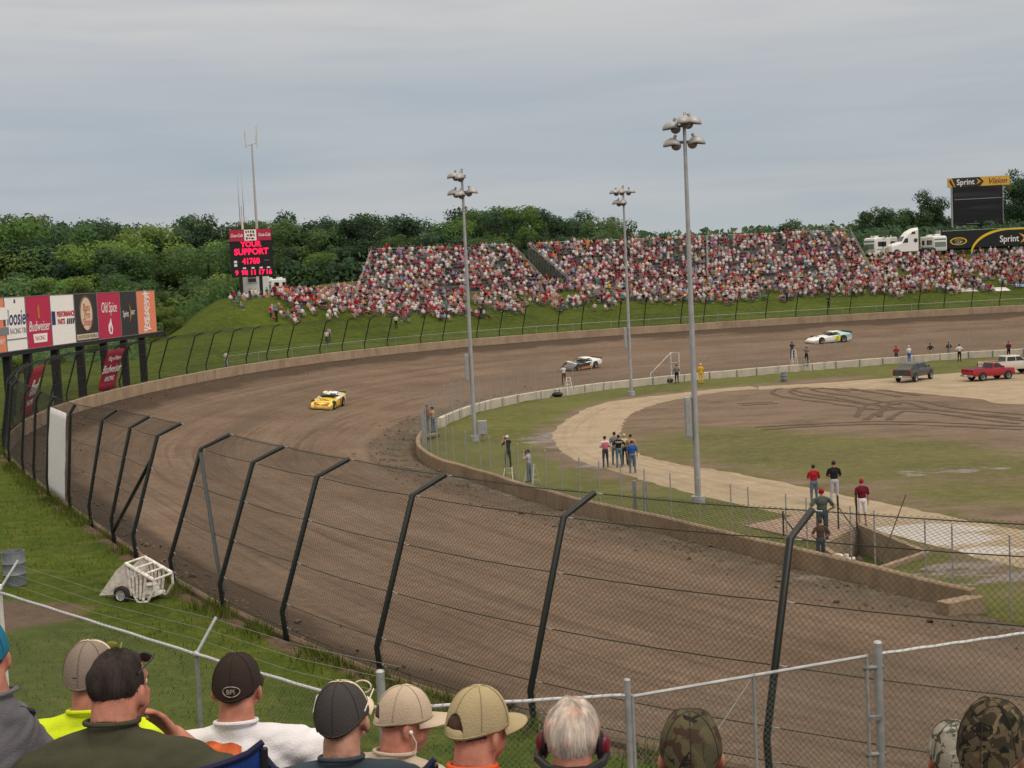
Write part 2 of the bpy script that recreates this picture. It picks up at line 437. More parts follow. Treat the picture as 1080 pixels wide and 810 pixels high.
fr = poly_sd(zpoly([(560, 470), (575, 450), (600, 432), (640, 422), (690, 415), (760, 408), (850, 400), (920, 396), (860, 420), (700, 440), (640, 470), (690, 520), (640, 505), (590, 490)]), GX, GY)
dirt = np.maximum(dirt, np.minimum(fr, 1.5) + .2)
pad = poly_sd(zpoly([(783, 560), (805, 545), (850, 546), (905, 548), (1080, 600), (1085, 640), (1000, 600), (960, 590), (868, 560)]), GX, GY)
dirt = np.maximum(dirt, pad - .3)
green = np.maximum(poly_sd(zpoly([(690, 468), (720, 456), (780, 452), (880, 462), (985, 466), (1085, 488), (1085, 500), (985, 500), (900, 506), (820, 492), (760, 484), (705, 480)]), GX, GY),
                   poly_sd(zpoly([(960, 516), (1010, 508), (1085, 515), (1085, 530), (1010, 526)]), GX, GY))
green = np.clip(green + 1.6, -6, 5)
wet = np.full(GX.shape, -4.0)
for px, py, rx, ry in [(578, 462, 2.0, 4.5), (600, 470, 2.2, 1.6), (640, 491, 2.6, 1.2), (1000, 600, 3.0, 1.3), (950, 588, 1.6, .8), (1003, 497, 3.2, 1.0), (1060, 610, 3, 1.0)]:
    p = on_z(px, py, 0); wet = np.maximum(wet, 2.2 * (1 - np.sqrt(((GX - p.x) / rx) ** 2 + ((GY - p.y) / ry) ** 2)))
hole = poly_sd(zpoly([(868, 585), (905, 560), (968, 584), (960, 600), (905, 608)]), GX, GY)
idx = -np.ones(GX.shape, int); vs = []; A = {'dirt': [], 'green': [], 'wet': []}
PIT_A, PIT_B, PIT_C, PIT_D = [on_z(*q, 0) for q in ((866, 577), (893, 556), (1010, 589), (908, 612))]
def build_infield():
    keep = ins > -1.8
    f = []
    for i in range(len(gy)):
        for j in range(len(gx)):
            if keep[i, j]:
                idx[i, j] = len(vs); x, y = GX[i, j], GY[i, j]
                e_ = ins[i, j]; vs.append((x, y, .04 * MN.noise(Vector((x * .3, y * .3, 0))) if e_ > .3 else -.10 + .25 * min(0, e_)))
                A['dirt'].append(dirt[i, j]); A['green'].append(green[i, j]); A['wet'].append(wet[i, j])
    pit = poly_sd([tuple(p.xy) for p in PIT]  , GX, GY)
    for i in range(len(gy) - 1):
        for j in range(len(gx) - 1):
            q = (idx[i, j], idx[i, j + 1], idx[i + 1, j + 1], idx[i + 1, j])
            if min(q) >= 0 and max(pit[i, j], pit[i + 1, j], pit[i, j + 1], pit[i + 1, j + 1]) < .15: f.append(q)
    me = bpy.data.meshes.new('infield'); me.from_pydata(vs, [], f); me.materials.append(M_INF)
    for k, a in A.items():
        at = me.attributes.new(k, 'FLOAT', 'POINT'); at.data.foreach_set('value', np.array(a, dtype=np.float32))
    me.polygons.foreach_set('use_smooth', [True] * len(f)); me.update()
    o = link(bpy.data.objects.new('infield', me)); o['kind'] = 'structure'
def pit_apron():                                   # the ground right up to the stairwell's walls
    c = sum(PIT, Vector()) / 4; rows = [[], [], []]; k = 0
    for a, b in zip(PIT, PIT[1:] + PIT[:1]):
        for i in range(10):
            p = a.lerp(b, i / 10); d = (p - c)
            for r_, q in zip(rows, (1.0, 1.22, 1.75)): v = c + d * q; v.z = .055; r_.append(v)
    for r_ in rows: r_.append(r_[0].copy())
    for v in rows[2]: v.z = -.05
    A_ = {'dirt': [], 'green': [], 'wet': []}
    P_ = np.array([(v.x, v.y) for r_ in rows for v in r_]); A_['dirt'] = poly_sd(DIRT, P_[:, 0], P_[:, 1]).tolist(); A_['green'] = [-6.0] * len(P_); A_['wet'] = [-4.0] * len(P_)
    grid_mesh('stairwell_apron', rows, M_INF, attrs=A_)
# the stairwell of the walkway under the track: a sunken wedge cut into the infield
PIT = [on_z(870, 580), on_z(905, 559), on_z(975, 587), on_z(912, 607)]
build_infield(); pit_apron()

# path: two lofted strips with ragged edges
def strip(name, A_, B_, n, m, z, uvl=12.0, jit=.35, wetspots=()):
    a = catmull([(x, y, z) for x, y in A_], n); b = catmull([(x, y, z) for x, y in B_], n)
    def resample(c, k):
        L = [0.0]
        for i in range(1, len(c)): L.append(L[-1] + (c[i] - c[i - 1]).length)
        out = []
        for q in range(k):
            d = L[-1] * q / (k - 1); i = max(1, min(len(c) - 1, int(np.searchsorted(L, d)))); t = (d - L[i - 1]) / max(1e-6, L[i] - L[i - 1])
            out.append(c[i - 1].lerp(c[i], t))
        return out
    k = 160; a = resample(a, k); b = resample(b, k); rows = []; uvs = []; wv = []; ln = 0
    for i in range(k):
        r = []
        if i: ln += ((a[i] + b[i]) / 2 - (a[i - 1] + b[i - 1]) / 2).length
        d = (b[i] - a[i]).normalized()
        aa = a[i] + d * jit * MN.noise(Vector((ln * .9, 1, 0))) ; bb = b[i] + d * jit * MN.noise(Vector((ln * .9, 7, 0)))
        for j in range(13):
            t = j / 12; p = aa.lerp(bb, t); p.z = z + .05 * MN.noise(Vector((p.x * .3, p.y * .3, 0))) * 1.0 + .01 - (.05 if j in (0, 12) else 0); r.append(p); uvs.append((ln / uvl, t))
            w = -4
            for (wx, wy, rx, ry) in wetspots: w = max(w, 2.2 * (1 - math.sqrt(((p.x - wx) / rx) ** 2 + ((p.y - wy) / ry) ** 2)))
            wv.append(w)
        rows.append(r)
    return grid_mesh(name, rows, m, uvs, {'wet': wv})
ws = [(*on_z(965, 560).xy, 3.4, 1.5), (*on_z(1000, 571).xy, 2.6, 1.2), (*on_z(1045, 582).xy, 2.2, 1.0)]
strip('gravel_path', list(reversed(P_OUT)) + P_OUT2[1:] + [(24, 36), (34, 26)], list(reversed(P_INN)) + P_INN2[1:] + [(30, 42), (42, 34)], 8, M_PATH, .035, wetspots=ws)
strip('service_road', zpoly([(800, 408), (850, 405), (920, 400), (985, 395), (1030, 392), (1090, 389)]) + [(75, 136), (130, 138)], zpoly([(800, 411), (850, 409), (920, 411), (984, 416), (1032, 421), (1090, 426)]) + [(56, 99), (130, 92)], 8, M_PATH, .04)
# dark tyre tracks swung through the infield dirt
def gz_(p): return Vector((p.x, p.y, .04 * MN.noise(Vector((p.x * .3, p.y * .3, 0))) + .022))
M_RUT = mat('rut_dirt', (.082, .052, .036), .95, noise=.3, nscale=1.5)
mb = MB()
for L in ([(940, 432), (880, 424), (835, 418), (824, 413), (840, 408), (870, 408), (905, 413)], [(940, 428), (890, 419), (852, 413), (850, 410), (880, 409), (920, 412), (960, 418)], 
          [(915, 440), (925, 428), (960, 424), (1000, 432), (1085, 440)], [(925, 443), (945, 433), (985, 434), (1040, 441), (1085, 446)], [(800, 452), (870, 448), (950, 446), (1085, 452)], [(780, 427), (818, 425)]):
    c = catmull([(*on_z(*q).xy, .062) for q in L], 10)
    for sgn in (-1, 1):
        for i in range(len(c) - 1):
            t = (c[i + 1] - c[i]).normalized(); n = Vector((-t.y, t.x, 0)); t2 = (c[min(i + 2, len(c) - 1)] - c[min(i + 1, len(c) - 2)]).normalized(); n2 = Vector((-t2.y, t2.x, 0))
            w = .45 * (.45 + .5 * MN.noise(c[i] * .9)); w2 = .45 * (.45 + .5 * MN.noise(c[i + 1] * .9))
            o = n * (sgn * .75); o2 = n2 * (sgn * .75)
            mb.quad(gz_(c[i] + o - n * w), gz_(c[i] + o + n * w), gz_(c[i + 1] + o2 + n2 * w2), gz_(c[i + 1] + o2 - n2 * w2))
mb.build('tyre_track_marking', M_RUT)['kind'] = 'structure'
# base plain out to the horizon, below everything
mb = MB(); mb.add([(1090 * math.cos(2 * PI * i / 48), 1090 * math.sin(2 * PI * i / 48), -.9) for i in range(48)], [tuple(range(48))])
mb.build('ground', M_BANK)['kind'] = 'structure'

# ---- walls
def wall_strip(name, C, N, t0, t1, zb, zt, thick, m, label, cat, cap=.0, dz=None):
    mb = MB(); i0, i1 = int(t0 * PER), int(t1 * PER); rings = []
    for i in range(i0, i1 + 1):
        a, n = C[i], N[i]; e = (MN.noise(Vector((a.x * .35, a.y * .35, 5))) * .05)
        zt_ = zt + e
        rings.append([(a.x, a.y, zb), (a.x, a.y, zt_ - .05), (a.x + n.x * .05, a.y + n.y * .05, zt_), (a.x + n.x * (thick - .05), a.y + n.y * (thick - .05), zt_), (a.x + n.x * thick, a.y + n.y * thick, zt_ - .05), (a.x + n.x * thick, a.y + n.y * thick, zb)])
    mb.loft(rings)
    return tag(mb.build(name, m, ang=30), label, cat)
IN_N = []
for i in range(NS):
    t = IC[min(i + 2, NS - 1)] - IC[max(i - 2, 0)]; n = Vector((t.y, -t.x, 0)).normalized()
    if n.dot(IC[i] - OC[i]) < 0: n = -n
    IN_N.append(n)
# end of the near inner wall: station just past (13.2, 43.9); the pale block wall takes over past the apex
wall_strip('outer_wall', OC, ON, 8.0, 18, 1.6, WALL_TOP, .26, M_WALLO, 'long tan concrete retaining wall curving along the far outside edge of the dirt track', 'wall')
wall_strip('outer_wall', OC, ON, 0, 7.99, 1.6, WALL_TOP - .03, .15, m_concrete('damp_concrete', (.15, .105, .072), (.24, .175, .125), .7), 'near concrete retaining wall sunk in the grass under the bent black posts', 'wall')
wall_strip('inner_wall', IC, IN_N, 2.92, 9.3, -.3, .68, .28, M_WALLI, 'low mud-stained brown concrete wall along the near inside edge of the track', 'wall')
BW = wall_strip('block_wall', IC, IN_N, 9.42, 18, -.3, .66, .34, M_BLOCK, 'low pale wall of concrete blocks along the far inside edge of the track', 'wall')
mb = MB(); acc = 0; mb.s = False
for i in range(int(9.45 * PER), int(17 * PER)):
    acc += (IC[i + 1] - IC[i]).length
    if acc > 3.05:
        acc -= 3.05; n = IN_N[i]; mb.box(IC[i] + n * .35 + Vector((0, 0, .30)), (.05, .03, .66), math.atan2(n.y, n.x) - PI / 2)
o = mb.build('joint', mat('joint_dark', (.06, .05, .04), .9), BW, smooth=False)  # dark seams between the concrete blocks
p0, p1 = on_z(1001, 655), on_z(1040, 646)
mb = MB(); d = (p1 - p0).normalized(); mb.s = False
mb.prism([p0, p1, p1 + Vector((0, 0, .50)), p0 + Vector((0, 0, .52))], Vector((-d.y, d.x, 0)) * .5)
tag(mb.build('concrete_block', M_WALLI), 'short squat concrete block just past the broken end of the brown inner wall', 'concrete block')
# ------------------------------------------------------------------ metals and paints
M_POSTG = mat('dark_green_paint', (.0065, .0095, .0085), .5, noise=.25, nscale=8, spec=.4)
M_WIRE = mat('dark_wire', (.030, .032, .030), .55, .4, noise=0)
M_CABLE = mat('dark_cable', (.022, .034, .026), .5, .3, noise=0)
M_GALV = mat('galvanised_steel', (.36, .37, .38), .5, .55, noise=.18, nscale=9)
M_GALVD = mat('weathered_galvanised', (.22, .23, .23), .6, .5, noise=.2, nscale=9)
M_GWIRE = mat('galvanised_wire', (.24, .25, .24), .5, .5, noise=0)
M_POLE = mat('pole_steel', (.34, .345, .36), .55, .35, noise=.12, nscale=2)
M_WHITE = mat('white_paint', (.72, .71, .70), .55, noise=.06)
M_DIRTYWHITE = mat('dirty_white_paint', (.66, .60, .56), .6, noise=.22, nscale=5)
M_BLACK = mat('black_paint', (.012, .012, .014), .5, noise=.2)
M_RUBBER = mat('tyre_rubber', (.022, .021, .020), .85, noise=.25, nscale=12)
M_RED = mat('red_vinyl', (.44, .020, .07), .6, noise=.08)
M_ORANGE = mat('orange_vinyl', (.72, .23, .12), .6, noise=.08)
M_CHAR = mat('charcoal_vinyl', (.030, .028, .030), .6, noise=.1)
M_GLASS = mat('dark_glass', (.012, .014, .016), .08, noise=0, spec=.6)
M_YEL = mat('yellow_paint', (.72, .50, .015), .4, noise=.05)
M_AMBER = mat('amber_vinyl', (.62, .36, .06), .55, noise=.05)
M_NAVY = mat('navy_vinyl', (.03, .03, .13), .6, noise=0)
M_TXTW = mat('white_lettering', (.74, .74, .74), .6, noise=0)
M_TXTK = mat('black_lettering', (.015, .015, .017), .6, noise=0)
M_TXTR = mat('red_lettering', (.45, .02, .04), .6, noise=0)

def wires(mb, fa, fb, W, V, breaks, pitch, r):
    """chain link between two posts: straight diagonal wires, bent where the panel bends"""
    for sgn in (1, -1):
        u0 = -V
        while u0 < W + V:
            # u = u0 + sgn*v
            if sgn > 0: v0, v1 = max(0, -u0), min(V, W - u0)
            else: v0, v1 = max(0, u0 - W), min(V, u0)
            if v1 - v0 > .03:
                vs = [v0] + [b for b in breaks if v0 + .01 < b < v1 - .01] + [v1]
                pts = []
                for v in vs:
                    t = (u0 + sgn * v) / W; a, b = fa(v), fb(v); pts.append(a + (b - a) * t)
                mb.tube(pts, r, 3, False)
            u0 += pitch

PROFILE = [(0, 0), (-.05, .5), (.95, 3.3), (1.75, 3.6)]
PV = [0.0]; V_END = 0
for i in range(1, 4): PV.append(PV[-1] + math.dist(PROFILE[i], PROFILE[i - 1]))
V_END = PV[-1] - .03
def prof(v, k=1.0):
    for i in range(3):
        if v <= PV[i + 1] + 1e-6:
            t = (v - PV[i]) / (PV[i + 1] - PV[i]); a, b = PROFILE[i], PROFILE[i + 1]
            return (a[0] + (b[0] - a[0]) * t) * k, a[1] + (b[1] - a[1]) * t
    return PROFILE[-1][0] * k, PROFILE[-1][1]
LEAN = [.88, .76, .62, .24, .26, .28, .3, .35, .42, .5, .55, .62, .7, .78, .85, .9, .95]      # the older posts at the left stand straighter
def nearest_out(p):
    d = (OCN[:, 0] - p.x) ** 2 + (OCN[:, 1] - p.y) ** 2; return int(d.argmin())
traced = [(808, 815), (551.7, 763), (381.5, 714), (283, 672.6), (226, 640), (180, 610), None, (142.7, 583), (113, 566.7), (90, 550), (68.3, 535), (50, 518), (33, 506.7), (18, 496.7), (5, 483)]
pts = [None if q is None else on_z(*q, WALL_TOP) for q in traced]
# a little smoothing towards the wall line, so that posts stand on its top
for k, p in enumerate(pts):
    if p is not None:
        i = nearest_out(p); s = (p - OC[i]).dot(ON[i]); q = p - ON[i] * (s - .2); q.z = WALL_TOP; pts[k] = q
def along(i_start, step, i_end, direction):
    out = []; acc = 0; i = i_start
    while (i < i_end if direction > 0 else i > i_end):
        acc += (OC[i + direction] - OC[i]).length; i += direction
        if acc >= step:
            acc -= step; q = OC[i] + ON[i] * .2; q.z = WALL_TOP; out.append(q)
    return out
lead = list(reversed(along(nearest_out(pts[0]), 4.4, 12, -1)))
tail = along(nearest_out(pts[-1]), 4.2, 17 * PER, 1)
SECTS = [lead + pts[:6], pts[7:] + tail]
POST_ME = {}
def post_obj(k):
    if k not in POST_ME:
        mb = MB(); mb.tube([(0, 0, 0)] + [(0, a * k, b) for a, b in PROFILE[1:]], .058, 10); mb.tube([(0, .02, -.35), (0, 0, .02)], .068, 8); o = mb.build('post', M_POSTG); POST_ME[k] = o.data; return o
    return link(bpy.data.objects.new('post', POST_ME[k]))
CABV = (.12, PV[1] + .15, PV[1] + 1.05, PV[1] + 2.0, PV[2] - .02, V_END)
def clamp_proto():
    mb = MB()
    for v in CABV:
        o_, z_ = prof(v); mb.tube([(-.10, o_ + .062, z_), (0, o_ + .075, z_), (.16, o_ + .072, z_)], .011, 5)
        if v != CABV[-1]:
            o2, z2 = prof(v + .04); mb.tube([(.02, o_ + .05, z_), (.02, o2 + .05, z2)], .03, 5)
    # one strap runs up the post and carries the clamps
    mb.tube([(.0, prof(v)[0] + .066, prof(v)[1]) for v in CABV], .006, 4)
    o = mb.build('cable_clamp', M_GALV, fix=False); return o
LBL = ['near dark catch fence with bent black posts, right of the gap with the trailer',
       'long dark catch fence running from left of the gap round the whole turn']
CLAMP = clamp_proto()
def lean_of(si, k): return LEAN[k] if si == 1 and k < len(LEAN) else 1.0
for si, P in enumerate(SECTS):
    root = empty('catch_fence', P[0], 0, LBL[si], 'catch fence')
    dirs = []
    for p in P:
        n = -ON[nearest_out(p)]; dirs.append(n)
        ln_ = lean_of(si, len(dirs) - 1); o = post_obj(ln_)
        o.parent = root; o.location = p - P[0]; o.rotation_euler = (0, 0, math.atan2(n.y, n.x) - PI / 2)
        if (p - CAMP).length < 60:
            cl = CLAMP.copy(); COL.objects.link(cl); cl.parent = o; cl.scale = (1, ln_, 1)
    mesh = MB(); cab = MB(); V = PV[-1]; clip = MB()
    for k in range(len(P) - 1):
        a, b, na, nb = P[k], P[k + 1], dirs[k], dirs[k + 1]; W = (b - a).length
        ka, kb = lean_of(si, k), lean_of(si, k + 1)
        fa = lambda v, a=a, n=na: a - P[0] + n * (prof(v, ka)[0] + .07) + Vector((0, 0, prof(v)[1]))
        fb = lambda v, a=b, n=nb: a - P[0] + n * (prof(v, kb)[0] + .07) + Vector((0, 0, prof(v)[1]))
        dist = ((a + b) / 2 - CAMP).length
        pitch = .105 if dist < 48 else (.14 if dist < 75 else .22)
        wires(mesh, fa, fb, W, V, PV[1:3], pitch, .0028 if dist < 48 else (.0032 if dist < 75 else .0042))
        for v in CABV:
            A, B = fa(v), fb(v); sag = Vector((0, 0, -.035))
            cab.tube([A, A.lerp(B, .25) + sag * .75, A.lerp(B, .5) + sag, A.lerp(B, .75) + sag * .75, B], .009 if dist < 60 else .012, 4, False)
    mesh.build('chain_link_mesh', M_WIRE, root, fix=False); cab.build('cable', M_CABLE, root, fix=False)
    # diagonal braces at the two ends of the gap
    if si == 0:
        k = len(P) - 1; e, f = P[k], P[k - 1]; n = dirs[k]
        mb = MB(); mb.tube([f - P[0] + dirs[k - 1] * .0 + Vector((0, 0, .3)), e - P[0] + n * .93 + Vector((0, 0, 3.2))], .05, 8); mb.build('brace', mat('grey_green_paint', (.03, .042, .045), .5), root)
    else:
        d_, c_ = P[0], P[1]; n = dirs[0]
        mb = MB(); mb.tube([c_ - P[0] + Vector((0, 0, .15)), n * .66 + Vector((0, 0, 2.7))], .055, 8); mb.build('brace', M_POSTG, root)
bpy.data.objects.remove(CLAMP)
# white sheet wired into one bay of the fence
P = SECTS[1]; a, b = P[3], P[4]; na, nb = -ON[nearest_out(a)], -ON[nearest_out(b)]
rows = []
for j in range(13):
    v = .15 + (PV[2] - .15) * j / 12; r = []
    for i in range(9):
        t = .04 + .74 * i / 8; q = (a + na * (prof(v, LEAN[3])[0] - .10)).lerp(b + nb * (prof(v, LEAN[4])[0] - .10), t); q.z = WALL_TOP + prof(v)[1] + .0
        q -= na * .05 * math.sin(t * PI) * math.sin(j / 12 * PI) + na * .02 * MN.noise(q * 2); r.append(q)
    rows.append(r)
o = grid_mesh('fence_banner', rows, mat('white_sheet', (.62, .60, .64), .8, noise=.06), kind='thing'); del o['kind']
sm = o.modifiers.new('t', 'SOLIDIFY'); sm.thickness = .01
tag(o, 'plain white sheet wired inside one bay of the dark catch fence on the left', 'banner')
# two red banners hung inside the fence beneath the billboards
def fence_cloth(pxs, pye, txt, label):
    p = on_z(*pye, WALL_TOP); i = nearest_out(p); n = -ON[i]; tdir = (OC[i + 1] - OC[i]).normalized()
    q0 = OC[i] + ON[i] * .2; q0.z = WALL_TOP; W = pxs; v0, v1 = .12, 3.3
    root = empty('fence_banner', q0, math.atan2(tdir.y, tdir.x) + PI, label, 'banner', 'red banners on the far catch fence')
    # local: x along, y... outwards is found from the frame
    lx = Vector((math.cos(root.rotation_euler.z), math.sin(root.rotation_euler.z), 0)); ly = Vector((-lx.y, lx.x, 0))
    s = 1 if ly.dot(n) > 0 else -1
    f = lambda u, v: Vector((u, s * (prof(v)[0] + .13), prof(v)[1]))
    rows = []
    for j in range(9):
        v = v0 + (v1 - v0) * j / 8
        rows.append([f(-W / 2 + W * k / 8, v) + Vector((0, s * .03 * math.sin(k * 2.2 + j), 0)) for k in range(9)])
    ob = grid_mesh('cloth', rows, mat('mesh_dimmed_red', (.27, .014, .035), .75, noise=.15), kind='thing'); del ob['kind']; ob.parent = root  # red darkened in the colour itself, for the mesh in front
    ob.modifiers.new('t', 'SOLIDIFY').thickness = .012
    lean = math.atan2(PROFILE[2][0] - PROFILE[1][0], PROFILE[2][1] - PROFILE[1][1])
    rot = Euler((PI / 2 + lean, 0, 0)) if s < 0 else Euler((PI / 2 + lean, 0, PI))
    for k, (t_, sz, v, m) in enumerate(txt):
        c = f(0, v) + Vector((0, s * .07, 0)); text('lettering', t_, sz, m, root, c, rot, shear=.25)
    return root
fence_cloth(3.7, (116, 412), [('Budweiser', .95, 1.75, M_TXTW), ('RACING', .55, .95, M_TXTW), ('King of Beers', .5, 2.6, M_TXTW)], 'red banner with white script on the far fence below the last billboards')
fence_cloth(3.7, (24, 441), [('Bud', 1.5, 1.9, M_TXTW), ('RACING', .55, .95, M_TXTW)], 'red banner with white script on the far fence, at the left behind near posts')

# low silver chain-link fence on the grass behind the far wall
def post_fence(name, P, hgt, r, pitch, wr, mpost, mwire, label, rails=(1.0,), pm=None, railr=.02, up=Vector((0, 0, 1)), mesh=True):
    root = empty(name, P[0], 0, label, 'chain-link fence')
    mb = MB(); mb.tube([(0, 0, -.3), (0, 0, hgt + .05)], r, 8); mb.ell((0, 0, hgt + .05), (r * 1.15, r * 1.15, r * .8), 8, 4)
    proto = mb.build('post', mpost)
    ms = MB(); rl = MB()
    for k, p in enumerate(P):
        o = proto if k == 0 else proto.copy()
        if k: COL.objects.link(o)
        o.parent = root; o.location = p - P[0]
    for k in range(len(P) - 1):
        a, b = P[k] - P[0], P[k + 1] - P[0]; W = (b - a).length
        if mesh: wires(ms, lambda v: a + Vector((0, 0, v + .03)), lambda v: b + Vector((0, 0, v + .03)), W, hgt - .06, [], pitch, wr)
        for q in rails: rl.tube([a + Vector((0, 0, hgt * q)), b + Vector((0, 0, hgt * q))], railr, 6, False)
    if mesh: ms.build('chain_link_mesh', mwire, root, fix=False)
    if rails: rl.build('rail', mpost, root, fix=False)
    return root
P = []; acc = 0
for i in range(int(10.6 * PER), int(17.3 * PER)):
    acc += (OC[i + 1] - OC[i]).length
    if acc > 4.0:
        acc = 0; q = OC[i] + ON[i] * 2.4; q.z = H(q.x, q.y); P.append(q)
post_fence('low_fence', P, 1.15, .03, .2, .003, M_GALV, M_GWIRE, 'low silver chain-link fence with a top rail on the grass below the far crowd', railr=.028)
# inner fences on the infield side of the inner walls
def inner_line(t0, t1, step, off):
    out = []; acc = step
    for i in range(int(t0 * PER), int(t1 * PER)):
        acc += (IC[i + 1] - IC[i]).length
        if acc >= step:
            acc -= step; q = IC[i] + IN_N[i] * off; q.z = 0; out.append(q)
    return out
post_fence('inner_fence', inner_line(2.3, 9.35, 1.78, .42), 2.45, .026, .16, .0022, M_GALV, M_GWIRE, 'silver chain-link fence of thin posts behind the near brown inner wall', rails=())
post_fence('inner_fence', inner_line(9.5, 16.4, 2.5, .50), 2.9, .026, .2, .0026, M_GALV, M_GWIRE, 'silver chain-link fence of thin posts along the far pale block wall', rails=())

# ---- the spectators' own silver fence, with its gate
ZT = 6.3
L0, L1, G0 = on_z(0, 625, ZT), on_z(207, 690, ZT), on_z(403, 748, ZT)
G1, G2, G3, G4 = on_z(662, 733, ZT), on_z(914, 692, ZT), on_z(926, 690, ZT), on_z(1083, 667.5, ZT)
Lm = L0 + (L0 - L1)
root = empty('spectator_fence', (G0.x, G0.y, H(G0.x, G0.y)), 0, 'silver chain-link fence with a bright top rail in front of the seated spectators', 'chain-link fence')
B = root.location.copy()
def fpost(p, r, top=.06, m=M_GALV, name='post'):
    z0 = H(p.x, p.y) - .1; mb = MB(); q = Vector((p.x, p.y, ZT + top)) - B
    mb.tube([Vector((p.x, p.y, z0)) - B, q], r, 12); mb.ell(q, (r * 1.06, r * 1.06, r * .55), 12, 4); mb.build(name, m, root)
R5 = G3 + (G4 - G3) * 2.0
for p, r, top, m in ((Lm, .03, .0, M_GALV), (L0, .034, .12, M_WHITE), (L1, .03, 0, M_GALV), (G0, .048, .42, M_GALV), (G1, .037, .17, M_GALV), (G3, .052, .14, M_GALV), (G4 + (G4 - G3) * .1, .03, 0, M_GALV), (R5, .03, 0, M_GALV)):
    fpost(p, r, top, m)
rl = MB(); ms = MB(); ws_ = MB()
def span(a, b, arm=False):
    a, b = a - B, b - B; W = (b - a).length; n = 14; rl = MB()
    M_RAIL = mat('bright_galvanised', (.50, .50, .52), .45, .45, noise=.1)
    rl.tube([a.lerp(b, k / n) + Vector((0, 0, .004 * math.sin(k * 2.1))) for k in range(n + 1)], .021, 8); rl.build('top_rail', M_RAIL, root)
    h = 2.45
    wires(ms, lambda v: a + Vector((0, .02, -h + v)), lambda v: b + Vector((0, .02, -h + v)), W, h, [], .072, .0017)
    # the twisted ends of the mesh show as knuckles along the rail
    k = 0
    while k * .11 < W:
        c = a.lerp(b, k * .11 / W); ws_.tube([c + Vector((-.02, -.026, -.022)), c + Vector((.005, -.020, .016)), c + Vector((.02, .0, .026)), c + Vector((.03, .024, 0))], .0045, 3, False); k += 1
for a, b in ((Lm, L0), (L0, L1), (L1, G0), (G0, G1), (G3, G4), (G4, R5)): span(a, b)
M_RAIL = mat('bright_galvanised', (.50, .50, .52), .45, .45, noise=.1); ms.build('chain_link_mesh', M_GWIRE, root, fix=False); ws_.build('mesh_tie', M_GALVD, root, fix=False)
bw = MB(); armd = Vector((.22, .30, .40))
for p in (Lm, L0 + Vector((0, 0, .05)), L1): arm = MB(); arm.tube([p - B, p - B + armd], .022, 8); arm.ell(p - B, (.05, .05, .05), 8, 5); arm.build('barbed_wire_arm', M_GALV, root)
for q in (.35, .65, .95):
    for a, b in ((Lm, L0), (L0, L1), (L1, G0 + Vector((0, 0, -.0)))):
        bw.tube([a - B + armd * q, (a + b) / 2 - B + armd * q + Vector((0, 0, -.06)), b - B + armd * q], .0035, 4, False)
bw.build('barbed_wire', M_GWIRE, root, fix=False)
gate = empty('fence_gate', (G1.x, G1.y, H(G1.x, G1.y)), 0, 'wide silver chain-link gate leaf between two steel posts at the lower right', 'gate')
B2 = gate.location.copy(); ga = G1 + Vector((.05, .0, -.02)) - B2; gb = G2 - B2; h = 1.75
mb = MB(); mb.tube([ga, gb], .021, 8); mb.tube([ga - Vector((0, 0, h)), gb - Vector((0, 0, h))], .021, 8)
for t in (0, .5, 1): mb.tube([ga.lerp(gb, t) + Vector((0, 0, .02)), ga.lerp(gb, t) - Vector((0, 0, h))], .021, 8)
mb.tube([ga - Vector((0, 0, h)), ga.lerp(gb, .5)], .006, 5); mb.build('frame', M_GALV, gate)
ms = MB(); wires(ms, lambda v: ga + Vector((0, .025, -h + v)), lambda v: gb + Vector((0, .025, -h + v)), (gb - ga).length, h, [], .072, .0018); ms.build('chain_link_mesh', M_GWIRE, gate, fix=False)
mb = MB()
for z in (.15, 1.2): mb.tube([gb + Vector((-.03, 0, -z)), G3 - B2 + Vector((.06, 0, -z))], .03, 8)
mb.box(gb + Vector((.08, 0, -.75)), (.16, .05, .05)); mb.build('latch', M_GALVD, gate)

